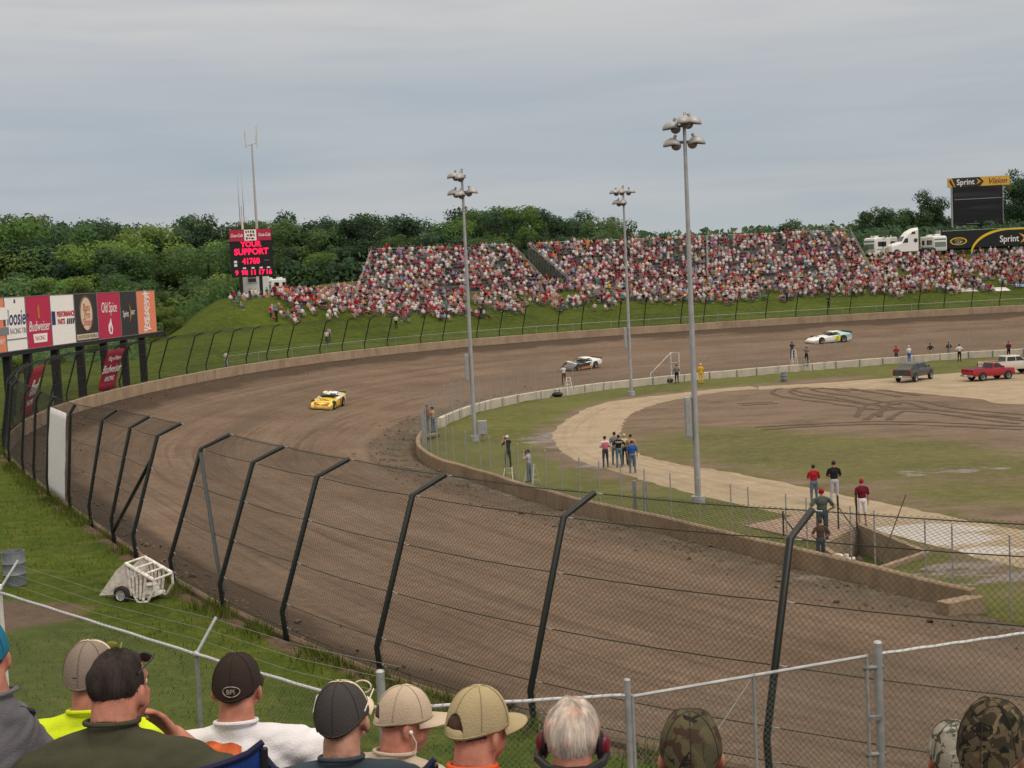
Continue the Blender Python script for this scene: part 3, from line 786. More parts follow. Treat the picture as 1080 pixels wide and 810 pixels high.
# ---- light poles
M_LAMP = mat('lamp_hood', (.33, .325, .33), .5, .35, noise=.12, nscale=3); M_LENS = mat('lamp_lens', (.16, .12, .12), .3, noise=.1)
def light_pole(base, H_, heads, label, boxes=()):
    root = empty('light_pole', base, 0, label, 'floodlight pole', 'light poles on the infield')
    mb = MB(); mb.tube([(0, 0, -.2), (0, 0, H_ * .5), (0, 0, H_)], [.15, .12, .075], 14); mb.tube([(0, 0, -.1), (0, 0, .35)], .32, 14); mb.build('pole', M_POLE, root)
    for z in sorted({h[2] for h in heads}):
        mb = MB(); xs = [h[0] for h in heads if h[2] == z]; mb.box((0, 0, z + .05), (max(.3, max(xs) - min(min(xs), 0)) + .2, .10, .10)); mb.build('crossarm', M_GALVD, root)
    for (x, y, z, az) in heads:
        mb = MB(); prof_ = []
        # a hooded floodlight: half-dome reflector open below and towards its aim
        c = Vector((0, 0, 0)); nu = 14; rings = []
        nu = 20                                          # (inverted bowl, drawn out into a visor on its aimed side)
        for i in range(8):
            a_ = PI / 2 * i / 7.02; rings.append([Vector(((.40 + .16 * max(0, math.cos(2 * PI * k / nu))) * math.cos(a_) ** .8 * math.cos(2 * PI * k / nu) + .12, .38 * math.cos(a_) ** .8 * math.sin(2 * PI * k / nu), .40 * math.sin(a_) - .12 * max(0, -math.cos(2 * PI * k / nu)) * math.cos(a_))) for k in range(nu)])
        mb.loft(rings, close=True, caps=False); mb.tube([(0, 0, .36), (-.1, 0, .5)], .09, 8)
        ob = mb.build('luminaire', M_LAMP, root); s_ = ob.modifiers.new('t', 'SOLIDIFY'); s_.thickness = .03
        ob.location = (x, y, z - .02); ob.rotation_euler = (0, R(9), az); ob.scale = (.85,) * 3
        mb = MB(); mb.ell((-.02, 0, -.06), (.27, .27, .26), 14, 8); mb.m = 0; ln = mb.build('lens', M_LENS, ob)
    for (cx, cy, cz, sx, sy, sz) in boxes:
        mb = MB(); mb.box((cx, cy, cz), (sx, sy, sz)); mb.box((cx, cy - sy / 2 - .012, cz), (sx * .84, .025, sz * .9)); mb.box((cx + sx * .3, cy - sy / 2 - .035, cz), (.03, .03, .12))
        ob = mb.build('electrical_cabinet', mat('cabinet_grey', (.30, .31, .33), .55, .2, noise=.1), root); bv = ob.modifiers.new('b', 'BEVEL'); bv.width = .015
    return root
PA = on_z(736.5, 531, 0); PB = on_z(501, 465, 0); PC = on_z(666, 417, 0)
light_pole(PA, 17.75, [(-.42, .0, 17.2, PI * .97), (.0, -.28, 17.4, -PI * .66), (.22, .1, 17.4, -.12), (-.42, 0, 16.45, PI * .98), (.36, 0, 16.5, 0.02)],
           'tallest grey floodlight pole, at the right beside the pale path, five lamp hoods', [(-.34, -.05, 4.0, .26, .36, 1.9), (-.20, -.05, 4.9, .16, .06, .05), (-.20, -.05, 3.2, .16, .06, .05)])
light_pole(PB, 17.95, [(-.42, 0, 17.45, PI * .98), (-.1, -.3, 17.35, -PI * .6), (-.45, 0, 16.35, PI), (.42, 0, 16.4, 0.0), (-.1, -.25, 16.25, -PI * .7)],
           'grey floodlight pole left of centre, by the tip of the inner wall', [(-.30, -.05, 4.9, .22, .3, 1.8), (-.18, -.05, 5.6, .14, .06, .05), (.52, .1, .85, .62, .4, .95), (.52, .1, .2, .1, .1, .4)])
light_pole(PC, 18.0, [(-.62, 0, 17.4, PI * .97), (-.15, -.3, 17.4, -PI * .6), (.48, .0, 17.4, 0.03), (-.42, 0, 16.5, PI * .98), (-.05, -.3, 16.5, -PI * .6)],
           'farthest grey floodlight pole, between the black-and-white race car and the handrail frame', [(-.32, -.05, 5.0, .26, .3, 1.8), (-.2, -.05, 5.7, .14, .06, .05)])

# ---- stairwell of the walkway under the track
pit = empty('walkway_stairwell', PIT[0], 0, 'sunken concrete stairwell with low sloping walls behind the near inner wall', 'stairwell')
mb = MB(); mb.s = False; c = sum(PIT, Vector()) / 4
for a, b in zip(PIT, PIT[1:] + PIT[:1]):
    a, b = a - PIT[0], b - PIT[0]; d = (b - a).normalized(); n = Vector((d.y, -d.x, 0))
    if n.dot(c - PIT[0] - a) > 0: n = -n
    mb.prism([a - d * .12 + Vector((0, 0, -1.9)), b + d * .12 + Vector((0, 0, -1.9)), b + d * .12 + Vector((0, 0, .17)), a - d * .12 + Vector((0, 0, .22))], n * .24)
mb.build('retaining_wall', M_WALLI, pit)
mb = MB(); mb.s = False; mb.add([p - PIT[0] + Vector((0, 0, -1.55)) for p in PIT], [(0, 1, 2, 3)])
a, b = PIT[2] - PIT[0], PIT[3] - PIT[0]; e = PIT[1] - PIT[0]
for k in range(7):
    t0, t1 = k / 16, (k + 1) / 16; q = [a.lerp(e, t0), b.lerp(Vector(), t0), b.lerp(Vector(), t1), a.lerp(e, t1)]
    mb.prism([p + Vector((0, 0, -1.5)) for p in q], Vector((0, 0, 1.4 - k * .2)))
mb.build('stair', M_CONC, pit)
mb = MB(); s0 = on_z(785, 556) - PIT[0]; s1 = on_z(868, 574) - PIT[0]; s2 = on_z(905, 553) - PIT[0]; s3 = on_z(840, 545) - PIT[0]
mb.s = False; mb.prism([p + Vector((0, 0, -.1)) for p in (s0, s1, s2, s3)], Vector((0, 0, .17))); mb.build('landing', mat('gravel_pad', (.26, .185, .14), .95, noise=.3, nscale=2, bump=.4, bscale=9), pit)
# dark guard rail posts and wires round the stairwell
P = [on_z(*q) for q in ((826.5, 564), (884, 560), (903, 561), (905, 598))]
mb = MB()
for q, hh in ((on_z(826.5, 565), 1.0), (on_z(884.5, 560), 1.45), (on_z(904, 561), 1.6)):
    g_ = MB(); g_.tube([q - PIT[0], q - PIT[0] + Vector((0, 0, hh))], .035, 8); g_.build('guard_post', M_POSTG, pit)
e = on_z(884.5, 560) - PIT[0]; mb.tube([e + Vector((0, 0, 1.0)), on_z(905, 566) - PIT[0] + Vector((0, 0, .1))], .025, 6)
mb.build('guard_brace', M_POSTG, pit); mb = MB(); mb.tube([on_z(826.5, 565) - PIT[0] + Vector((0, 0, .8)), on_z(840, 563) - PIT[0]], .025, 6); mb.build('guard_brace', M_POSTG, pit)
q = on_z(957, 588) - PIT[0]; mb = MB(); mb.tube([q + Vector((0, 0, 2.3)), on_z(925, 607) - PIT[0] + Vector((0, 0, .1))], .022, 6); mb.build('brace', M_POSTG, pit)
# white pump and pipes standing in the stairwell
w = on_z(893, 590) + Vector((0, 0, -.95))
root = empty('water_pump', w, 0, 'white pump with a stubby pipe down in the concrete stairwell', 'pump')
mb = MB(); mb.tube([(0, 0, 0), (0, 0, 1.35)], .13, 10); mb.tube([(0, 0, 1.1), (.5, .1, 1.1)], .10, 10); mb.build('pipe', M_DIRTYWHITE, root)
mb = MB(); mb.ell((-.45, .15, 1.15), (.42, .32, .22), 14, 8); mb.tube([(-.45, .15, 0), (-.45, .15, 1.1)], .14, 10); mb.build('housing', M_DIRTYWHITE, root)
mb = MB(); mb.ell((.75, .1, .85), (.3, .3, .35), 14, 8); mb.tube([(.75, .1, 0), (.75, .1, .7)], .2, 10); mb.build('tank', mat('brown_tank', (.06, .03, .022), .6), root); root.scale = (.62, .62, .85)

# grey wooden-looking gate posts in the near inner fence
q = on_z(675.5, 541) 
root = empty('fence_post_pair', q, 0, 'pair of thicker weathered posts standing in the near inner fence line', 'post')
for dx in (-.22, .22):
    mb = MB(); mb.box((dx, dx * -.9, .72), (.16, .16, 1.44)); mb.build('post', M_GALVD, root)

# ---- grey barrels
def barrel(p, label, dents=0.0):
    mb = MB(); n = 24; rings = []
    for z, r in ((0, .285), (.02, .29), (.28, .285), (.30, .30), (.32, .285), (.57, .285), (.59, .30), (.61, .285), (.86, .29), (.89, .293)):
        rings.append([Vector((r * math.cos(2 * PI * k / n), r * math.sin(2 * PI * k / n), z)) for k in range(n)])
    rings.append([v * .94 if False else Vector((v.x * .94, v.y * .94, .89)) for v in rings[-1]]); rings.append([Vector((v.x * .95, v.y * .95, .45)) for v in rings[-2]])
    mb.loft(rings); o = mb.build('barrel', mat('barrel_grey', (.17, .19, .21), .55, .3, noise=.25, nscale=4), ang=60); o.location = p
    return tag(o, label, 'barrel')
p = hit(16, 617); barrel(p, 'grey steel barrel on the grass at the left, by the dirt path')
barrel(on_z(827, 403), 'small grey steel barrel on the infield grass by the far block wall')

# ---- white wheeled track-repair trailer tipped at the gap
p = hit(146, 632)
root = empty('tipped_trailer', p, R(-20), 'small white steel trailer with one spoked wheel tipped forward at the fence gap', 'trailer')
mb = MB(); mb.s = False
for sy in (-.62, .62):
    mb.prism([(-1.45, sy, .25), (-.55, sy, .32), (.05, sy, .55), (.02, sy, 1.55), (-.12, sy, 1.62), (-.55, sy, 1.30)], (0, .03, 0))
mb.box((-.6, 0, .62), (.9, 1.24, .04), mtx=Matrix.Rotation(R(-40), 3, 'Y'))
mb.build('side_panel', M_DIRTYWHITE, root)
mb = MB()
fr = [Vector(q) for q in ((-.05, 0, 1.62), (1.25, 0, .98), (1.25, 0, .55), (.9, 0, .08), (.45, 0, .02), (.05, 0, .75))]
for sy in (-.66, .66):
    o_ = Vector((0, sy, 0)); mb.tube([f + o_ for f in fr[:2]], .085, 8)
    for a, b in zip(fr[1:-1], fr[2:]): mb.tube([a + o_, b + o_], .055, 8)
    for t in (.08, .24, .40, .56, .72): mb.tube([fr[0].lerp(fr[1], t) + o_, Vector((.08 + .85 * t, 0, .35 - .3 * t)) + o_], .06, 8)
for t in (0, .33, .66, 1.0): mb.tube([fr[0].lerp(fr[1], t) + Vector((0, -.66, 0)), fr[0].lerp(fr[1], t) + Vector((0, .66, 0))], .045, 8)
mb.tube([(.95, -.66, .75), (1.3, -.66, .8), (1.3, -.66, .5)], .05, 8); mb.box((1.02, -.5, .62), (.5, .3, .36)); mb.box((.7, 0, .25), (.5, 1.1, .10))
mb.tube([(.62, -.7, 1.35), (.62, -.7, 1.5), (.74, -.7, 1.5), (.74, -.7, 1.32)], .018, 6)
mb.build('frame', mat('grimy_white', (.62, .58, .55), .6, noise=.38, nscale=7), root)
mb = MB(); mb.box((.35, -.1, .72), (.35, .7, .5)); mb.box((.2, .2, .55), (.3, .4, .3)); mb.build('machinery', mat('rusty_brown', (.16, .07, .055), .8, noise=.4), root)
def wheel(parent, c, r, w, axis='Y', mrim=M_WHITE, spokes=0, name='wheel'):
    n = 24; c = Vector(c)
    e = bpy.data.objects.new(name, None); e.empty_display_size = .1; link(e, parent); e.location = c
    def P(rr, off, k):
        a = 2 * PI * k / n; return Vector((rr * math.cos(a), off, rr * math.sin(a)))
    mb = MB(); mb.loft([[P(rr, off, k) for k in range(n)] for rr, off in ((r * .60, -w / 2), (r * .9, -w / 2), (r, -w * .32), (r, w * .32), (r * .9, w / 2), (r * .60, w / 2))], caps=False)
    mb.build('tyre', M_RUBBER, e, ang=50)
    mb = MB(); mb.loft([[P(rr, off, k) for k in range(n)] for rr, off in ((r * .62, -w * .46), (r * .56, -w * .30), (r * .2, -w * .22), (.001, -w * .34))], caps=False)
    mb.loft([[P(rr, off, k) for k in range(n)] for rr, off in ((r * .62, w * .46), (r * .56, w * .30), (r * .2, w * .22), (.001, w * .34))], caps=False)
    mb.build('rim', mrim, e, ang=40)
    return e
wheel(root, (-.22, -.80, .36), .36, .20, mrim=mat('spoked_rim', (.42, .40, .42), .5, .3, noise=.5, nscale=14))
wheel(root, (-.22, .80, .36), .36, .20, mrim=MATS['spoked_rim']); root.scale = (.60,) * 3
# ------------------------------------------------------------------ billboards along the left of the turn
XROT = (PI / 2, 0, 0)
ZB = 7.42
QR, QL = on_z(165, 350, ZB), on_z(0, 372, ZB)
bd = (QR - QL).normalized(); bn = Vector((bd.y, -bd.x, 0))          # the boards face the track
def on_board(px):
    a, b = -1.0, 2.0
    for _ in range(40):
        m = (a + b) / 2
        if proj(QL.lerp(QR, m))[0] < px: a = m
        else: b = m
    return QL.lerp(QR, a)
edges = [on_board(x) for x in (7, 29, 55, 80, 104, 128, 145.5, 165)]
w0 = (edges[1] - edges[0]).length; edges = [edges[0] - bd * w0] + edges
HB = 3.55
frame = empty('billboard_frame', (QL.x, QL.y, H(QL.x, QL.y)), 0, 'black steel frame on stout posts that carries the row of advertising boards', 'billboard frame')
FB = frame.location.copy(); back = -bn * .32
mb = MB(); a = QL - bd * 14; b = QR + bd * 1.9
def bar(mb, a, b, w, h):
    d = (b - a); L = d.length; M = Matrix((d.normalized(), Vector((-d.normalized().y, d.normalized().x, 0)), Vector((0, 0, 1)))).transposed()
    mb.box((a + b) / 2, (L, w, h), mtx=M)
bar(mb, a + back + Vector((0, 0, -.16)) - FB, b + back + Vector((0, 0, -.16)) - FB, .75, .30); bar(mb, a + back + Vector((0, 0, 2.4)) - FB, QR + back * 1.0 + Vector((0, 0, 2.4)) - FB, .12, .2)
mb.build('beam', M_BLACK, frame, smooth=False)
for x in (-22, 12, 33, 62, 88, 113, 134, 153):
    p = on_board(x) + back; z0 = H(p.x, p.y) - .3; mb = MB(); mb.box(Vector((p.x, p.y, (z0 + ZB - .3) / 2)) - FB, (.5, .5, ZB - .3 - z0)); mb.box(Vector((p.x, p.y, ZB + 1.5)) - FB, (.16, .16, 3.2)); mb.build('post', M_BLACK, frame, smooth=False)
RZ = math.atan2(bd.y, bd.x)                                          # local x along the row (left to right in the picture), front at local -y
def board(i, m, label):
    a, b = edges[i], edges[i + 1]; W = (b - a).length
    root = empty('advertising_board', (a + b) / 2, RZ, label, 'billboard', 'row of advertising boards by the track')
    mb = MB(); mb.box((0, -.0, HB / 2), (W - .05, .10, HB)); o = mb.build('panel', m, root, smooth=False)
    mb = MB()
    for x in (-W / 2 + .03, W / 2 - .03): mb.box((x, -.055, HB / 2), (.05, .03, HB + .03))
    for z in (.0, HB): mb.box((0, -.055, z), (W, .03, .05))
    mb.build('trim', M_GALVD, root, smooth=False)
    return root, W
def T(root, body, size, m, x, z, sx=1.0, shear=0.0, rot=0.0, y=-.062, bold=0.0, name='lettering'):
    return text(name, body, size, m, root, (x, y, z), (PI / 2, -rot, 0), shear=shear, sx=sx, bold=bold)
def disc(root, name, m, x, z, rx, rz, y=-.06, n=32, th=.012, r_in=None):
    mb = MB(); mb.s = False
    if r_in is None: mb.prism([(x + rx * math.cos(2 * PI * k / n), y, z + rz * math.sin(2 * PI * k / n)) for k in range(n)], (0, -th, 0))
    else:
        o = [Vector((x + rx * math.cos(2 * PI * k / n), y, z + rz * math.sin(2 * PI * k / n))) for k in range(n)]; i_ = [Vector((x + rx * r_in * math.cos(2 * PI * k / n), y, z + rz * r_in * math.sin(2 * PI * k / n))) for k in range(n)]
        for k in range(n): mb.prism([o[k], o[(k + 1) % n], i_[(k + 1) % n], i_[k]], (0, -th, 0))
    return mb.build(name, m, root, smooth=False)
def poly(root, name, m, P, y=-.06, th=.012):
    mb = MB(); mb.s = False; mb.prism([(a, y, b) for a, b in P], (0, -th, 0)); return mb.build(name, m, root, smooth=False)
M_GREYL = mat('grey_lettering', (.2, .2, .22), .6, noise=0); M_CREAM = mat('cream_vinyl', (.60, .50, .36), .6, noise=.08); M_WHITEV = mat('white_vinyl', (.80, .79, .77), .6, noise=.05)
r, W = board(0, M_ORANGE, 'leftmost orange board of the row, cut by the picture edge, with white bands')
poly(r, 'emblem', M_WHITEV, [(-1.6, 2.1), (2.0, 2.1), (2.0, 2.9), (-1.6, 2.9)]); poly(r, 'emblem', M_GREYL, [(-1.6, 1.1), (2.0, 1.1), (2.0, 1.6), (-1.6, 1.6)]); T(r, 'RACEWAY', .5, M_TXTW, .2, .65, .9)
r, W = board(1, M_WHITEV, 'white advertising board with navy slanted lettering, second from the left edge')
T(r, 'Hoosier', 1.45, M_NAVY, 0, 2.15, .80, .2, bold=.02); T(r, 'RACING TIRE', .52, M_GREYL, .35, 1.28, .85); poly(r, 'ruled_line', M_GREYL, [(-1.6, .72), (1.6, .72), (1.6, .80), (-1.6, .80)]); poly(r, 'ruled_line', M_NAVY, [(-.15, 3.15), (.1, 3.15), (.05, 3.4), (-.1, 3.4)])
r, W = board(2, M_RED, 'red advertising board with white script, between two white boards')
T(r, 'Budweiser', 1.0, M_TXTW, 0, 1.45, .80, .3); poly(r, 'emblem', M_WHITEV, [(-1.0, .35), (1.1, .35), (1.2, .95), (-1.1, .95)]); T(r, 'RACING', .42, M_TXTR, 0, .64, 1, y=-.075); poly(r, 'emblem', mat('gold_vinyl', (.45, .16, .05), .6), [(-.16, 2.0), (.2, 2.0), (.12, 2.9), (-.1, 2.9)])
r, W = board(3, M_WHITEV, 'white advertising board with red block lettering, right of the red script board')
T(r, 'PERFORMANCE', .52, M_TXTR, .5, 2.15, .86, bold=.02); T(r, 'PARTS', .52, M_TXTR, -.35, 1.62, .86, bold=.02); poly(r, 'emblem', M_NAVY, [(-1.95, 1.45), (-1.35, 1.45), (-1.35, 2.4), (-1.95, 2.4)])
for k in range(4): poly(r, 'emblem', M_TXTK, [(.55 + k * .36, 1.42), (.78 + k * .36, 1.42), (.95 + k * .36, 1.82), (.72 + k * .36, 1.82)])
r, W = board(4, M_CHAR, 'dark grey advertising board with a tall cream oval emblem')
disc(r, 'emblem', M_CREAM, 0, 2.05, 1.25, 1.35); disc(r, 'emblem', mat('brown_vinyl', (.15, .05, .04), .6), 0, 2.05, 1.25, 1.35, y=-.074, r_in=.90)
for k, (t_, z) in enumerate((('Bass', 2.5), ('Pro', 1.95), ('Shops', 1.4))): T(r, t_, .78, M_TXTR, .05 * k, z, .95, .2, y=-.08)
poly(r, 'emblem', M_CREAM, [(-2.0, .14), (2.0, .14), (2.0, .56), (-2.0, .56)]); T(r, 'OUTDOOR WORLD', .34, M_TXTK, 0, .34, 1.2, y=-.078)
r, W = board(5, M_RED, 'red advertising board with white script above a small white flame, third from the right end')
T(r, 'Old Spice', 1.15, M_TXTW, 0, 2.35, .72, .25); poly(r, 'emblem', M_TXTW, [(-.1, .3), (.35, .3), (.55, .75), (.35, 1.1), (.25, 1.55), (-.05, 1.2), (-.32, 1.0), (-.38, .6)]); poly(r, 'emblem', M_RED, [(.0, .45), (.2, .45), (.28, .7), (.14, 1.0), (-.05, .7)], y=-.075)
r, W = board(6, M_CHAR, 'black advertising board with white lettering and an amber chevron')
s_ = W / 4.4
T(r, 'Sprint', .72, M_TXTW, -.85 * s_, 1.75, .85 * s_); T(r, 'FAST', .5, M_TXTW, 1.1 * s_, 1.8, .85 * s_, .2)
poly(r, 'emblem', M_AMBER, [(.15 * s_, 1.1), (.45 * s_, 1.8), (.15 * s_, 2.6), (.65 * s_, 1.8)])
r, W = board(7, M_ORANGE, 'orange advertising board at the right end of the row, white vertical emblem')
T(r, 'THE HOME', .72, M_TXTW, -.28, 1.75, 1.0, .15, rot=PI / 2 * .92, bold=.03); T(r, 'DEPOT', .95, M_TXTW, .38, 1.75, 1.0, .15, rot=PI / 2 * .92, bold=.03)
poly(r, 'ruled_line', M_TXTW, [(-.9, 3.22), (.9, 3.25), (.9, 3.33), (-.9, 3.30)]); poly(r, 'ruled_line', M_TXTW, [(-.9, .25), (.9, .3), (.9, .38), (-.9, .33)])

# ------------------------------------------------------------------ scoreboard
p = on_y(268, 312, 187); gz = H(p.x, p.y); bw, zt, zb = 5.45, 18.3, 12.1
SC = empty('scoreboard', (p.x, p.y, gz), .13, 'black electronic scoreboard with glowing red figures on two legs above the crowd', 'scoreboard')
dz = -gz
mb = MB(); mb.box((0, 0, (zt + zb) / 2 + dz), (bw, .7, zt - zb)); mb.build('cabinet', M_BLACK, SC, smooth=False)
mb = MB(); mb.box((0, -.39, zt - .78 + dz), (bw - .1, .10, 1.5)); mb.build('sign_panel', M_RED, SC, smooth=False)
mb = MB(); mb.box((0, -.46, zt - .78 + dz), (1.55, .06, 1.42)); pn = mb.build('logo_panel', M_WHITEV, SC, smooth=False)
for x, z, w, h, m in ((-.5, .42, .16, .32, M_TXTK), (-.22, .45, .16, .26, M_TXTK), (.1, .45, .18, .28, M_TXTK), (.42, .42, .2, .34, M_TXTK), (-.3, -.02, .3, .2, mat('brown_vinyl', (.15, .05, .04))), (.12, 0, .34, .34, M_TXTR), (.48, -.02, .2, .2, M_TXTK), (-.45, -.42, .22, .3, M_TXTK), (-.1, -.42, .26, .18, M_TXTR), (.3, -.45, .34, .2, M_TXTK)):
    poly(SC, 'emblem', m, [(x - w / 2, zt - .78 + dz + z - h / 2), (x + w / 2, zt - .78 + dz + z - h / 2), (x + w * .4, zt - .78 + dz + z + h / 2), (x - w * .6, zt - .78 + dz + z + h / 2)], y=-.492)
for x in (-1.78, 1.78): T(SC, 'Coca-Cola', .58, M_TXTW, x, zt - .78 + dz, .62, .35, y=-.45, bold=.012)
LED = mat('red_led', (.02, .0, .004), .5, noise=0, emit=((1.0, .010, .075), 1.25))
for t_, z, sz, sx in (('YOUR', zt - 1.98, 1.0, .95), ('SUPPORT', zt - 2.95, 1.1, .95), ('41760', zt - 4.18, 1.05, .85)):
    T(SC, t_, sz, LED, 0 if t_ != '41760' else -.1, z + dz, sx, y=-.37, bold=.045, name='led_display')
for x, t_ in zip((-2.0, -1.0, .1, 1.15, 2.1), ('9', '98', '11', '17', '16')): T(SC, t_, .85, LED, x, zb + .55 + dz, .95, y=-.37, bold=.045, name='led_display')
for x in (-1.0, .1, 1.15, 2.1): poly(SC, 'caption', M_TXTW, [(x - .2, zb + 1.05 + dz), (x + .2, zb + 1.05 + dz), (x + .2, zb + 1.25 + dz), (x - .2, zb + 1.25 + dz)], y=-.36)
for k in range(2): poly(SC, 'caption', M_TXTW, [(-2.3, zb + 1.4 + .45 * k + dz), (-1.9, zb + 1.4 + .45 * k + dz), (-1.9, zb + 1.72 + .45 * k + dz), (-2.3, zb + 1.72 + .45 * k + dz)], y=-.36)
poly(SC, 'caption', M_GREYL, [(1.6, zb + 2.05 + dz), (2.3, zb + 2.05 + dz), (2.3, zb + 2.12 + dz), (1.6, zb + 2.12 + dz)], y=-.36)
for x in (-1.55, 1.0):
    mb = MB(); mb.box((x, -.1, (zb + dz) / 2 - .2), (.42, .42, zb + dz + .4)); mb.build('leg', M_BLACK, SC, smooth=False)
# two thin radio masts behind it
def mast(px, pytop, y, label, twin):
    q = on_y(px, 300, y); z0 = H(q.x, q.y); zt_ = on_y(px, pytop, y).z
    root = empty('radio_mast', (q.x, q.y, z0), 0, label, 'radio mast'); h = zt_ - z0
    mb = MB()
    if twin:
        mb.tube([(0, 0, -.3), (0, 0, h * .60)], .16, 8); 
        for dx in (-.28, .28): mb.tube([(dx, 0, h * .56), (dx, 0, h)], .05, 6)
        mb.box((0, 0, h * .575), (.8, .2, .25))
    else:
        mb.tube([(0, 0, -.3), (0, 0, h * .55), (-.0, 0, h - 2.3)], [.22, .17, .10], 8)
    mb.build('mast', mat('mast_grey', (.40, .38, .38), .6, noise=.1), root)
    mb = MB()
    if not twin:
        mb.tube([(-.75, 0, h - 2.6), (.75, 0, h - 2.2)], .06, 6); mb.tube([(-.8, 0, h - 2.9), (-.85, 0, h - .6)], .10, 6); mb.tube([(.72, 0, h - 2.9), (.75, 0, h)], .08, 6); mb.tube([(.55, 0, h - 2.4), (.55, 0, h - 1.2)], .06, 6)
    else:
        mb.tube([(0, 0, h * .6), (0, 0, h * .7)], .1, 6)
    mb.build('antenna', mat('antenna_white', (.55, .54, .55), .5, noise=.1), root)
mast(274.5, 133, 196, 'tall pale radio mast with antennas at its top, behind the scoreboard', False)
mast(259.5, 176, 193, 'shorter radio mast with twin whip aerials, left of the taller one behind the scoreboard', True)
# pale hut beneath the scoreboard
p = on_y(270, 316, 192); gz = H(p.x, p.y)
hut = empty('timing_hut', (p.x, p.y, gz), .13, 'small pale two-storey hut with a dark window behind the scoreboard legs', 'hut')
mb = MB(); mb.box((0, 0, 1.9), (3.7, 2.6, 4.2)); mb.build('wall', M_WHITEV, hut, smooth=False)
mb = MB(); mb.box((-.3, -1.32, 2.3), (1.1, .06, 1.15)); wn = mb.build('window', M_GLASS, hut, smooth=False)
mb = MB()
for x in (-.88, .28): mb.box((x, -1.35, 2.3), (.08, .06, 1.3))
for z in (1.7, 2.3, 2.9): mb.box((-.3, -1.35, z), (1.2, .06, .07))
mb.build('frame', M_WHITE, wn, smooth=False)
mb = MB(); mb.box((0, 0, 4.1), (4.0, 2.9, .2)); mb.build('roof', M_GALVD, hut, smooth=False)

# ------------------------------------------------------------------ video screen and the black display trailer at the right
yv = 246.0; c = on_y(1031, 217, yv); k = yv / FPX
SV = empty('video_screen', (c.x, c.y, H(c.x, c.y)), -.12, 'big dark video screen under an amber and black lettered header, right end', 'video screen')
dz = -SV.location.z
zc = c.z + dz; sw, sh = 8.3, 6.6
mb = MB(); mb.box((-.1, 0, zc), (sw, .9, sh)); mb.build('cabinet', M_BLACK, SV, smooth=False)
for x_, w_ in ((-sw / 2 - .16, .14), (sw / 2 - .02, .08)): mb = MB(); mb.box((x_, -.05, zc), (w_, 1.0, sh + .1)); mb.build('side_frame', M_GALV, SV, smooth=False)
def m_screen():
    g = G('screen_face'); sep = g.N.new('ShaderNodeSeparateXYZ'); g.L.new(g.tc.outputs['Object'], sep.inputs[0])
    n = g.noise(1.0, g.mapping((.12, 1, 1.6)), detail=5)
    return g.out(g.mix(g.mr(n, .45, .75), (.006, .006, .008), (.035, .032, .040)), .35, .4)
mb = MB(); mb.box((-.05, -.47, zc), (sw - .35, .06, sh - .3)); sf = mb.build('screen', m_screen(), SV, smooth=False)
mb = MB(); mb.box((0, -.53, zc + sh / 2 - 2.1), (sw - .4, .06, .13)); mb.box((-.9, -.53, zc - sh / 2 + .28), (2.2, .05, .09)); mb.build('screen_joint', mat('joint_grey', (.20, .20, .22), .5), SV, smooth=False)
hz = zc + sh / 2 + .82; hw = 10.2
mb = MB(); mb.box((.22, 0, hz), (hw, 1.0, 1.56)); mb.build('header', M_AMBER, SV, smooth=False)
x0 = .22 - hw / 2
poly(SV, 'emblem', M_CHAR, [(x0 + 1.2, hz - .76), (x0 + 5.3, hz - .76), (x0 + 5.9, hz), (x0 + 5.2, hz + .76), (x0 + .6, hz + .76)], y=-.51)
poly(SV, 'emblem', M_CHAR, [(x0 + .1, hz + .2), (x0 + .7, hz - .76), (x0 + 1.0, hz - .76), (x0 + .35, hz + .6)], y=-.51)
T(SV, 'Sprint', 1.35, M_TXTW, x0 + 2.85, hz - .02, .92, y=-.535, bold=.02)
poly(SV, 'emblem', M_AMBER, [(x0 + 4.65, hz - .5), (x0 + 5.45, hz), (x0 + 4.65, hz + .6), (x0 + 5.0, hz + .05)], y=-.535)
T(SV, 'Vision', 1.3, mat('brown_vinyl', (.15, .05, .04)), x0 + 8.1, hz - .05, 1.0, .35, y=-.515, bold=.02)
mb = MB(); mb.box((.4, .2, (zc - sh / 2) / 2), (.9, .7, zc - sh / 2)); mb.build('leg', M_BLACK, SV, smooth=False)

yt = 232.0; a = on_y(993, 270, yt); k = yt / FPX
TR = empty('display_trailer', (a.x + 8.1, a.y + .6, H(a.x + 8, a.y)), -.05, 'long black display trailer with a yellow arc, oval badge and white lettering', 'trailer')
dz = -TR.location.z; ztop = on_y(1000, 243.5, yt).z + dz; L_ = 16.4
mb = MB(); mb.box((0, 0, (ztop + .9) / 2), (L_, 2.5, ztop - .9)); o = mb.build('body', mat('gloss_black', (.008, .008, .009), .25, noise=0, coat=.3), TR, smooth=False)
mb = MB(); mb.box((-L_ / 2 - .10, -.1, (ztop + .5) / 2 + .1), (.2, 2.6, ztop - .4)); mb.build('corner_post', M_GALV, TR, smooth=False)
mb = MB(); mb.tube([(-L_ / 2 + .3 + i * L_ / 6 * .97, -1.26, ztop - .03) for i in range(7)], .03, 5); mb.build('roof_rail', M_GALV, TR)
y_ = -1.26
disc(TR, 'badge', M_YEL, -5.35, ztop - 1.75, 1.35, .62, y=y_); disc(TR, 'badge', M_CHAR, -5.35, ztop - 1.75, 1.15, .48, y=y_ - .014)
T(TR, 'SPRINT', .42, M_AMBER, -5.35, ztop - 1.58, .95, .2, y=y_ - .03); T(TR, 'CUP', .48, M_TXTW, -5.35, ztop - 1.98, 1.1, .2, y=y_ - .03)
mb = MB(); mb.s = False; pts_ = []
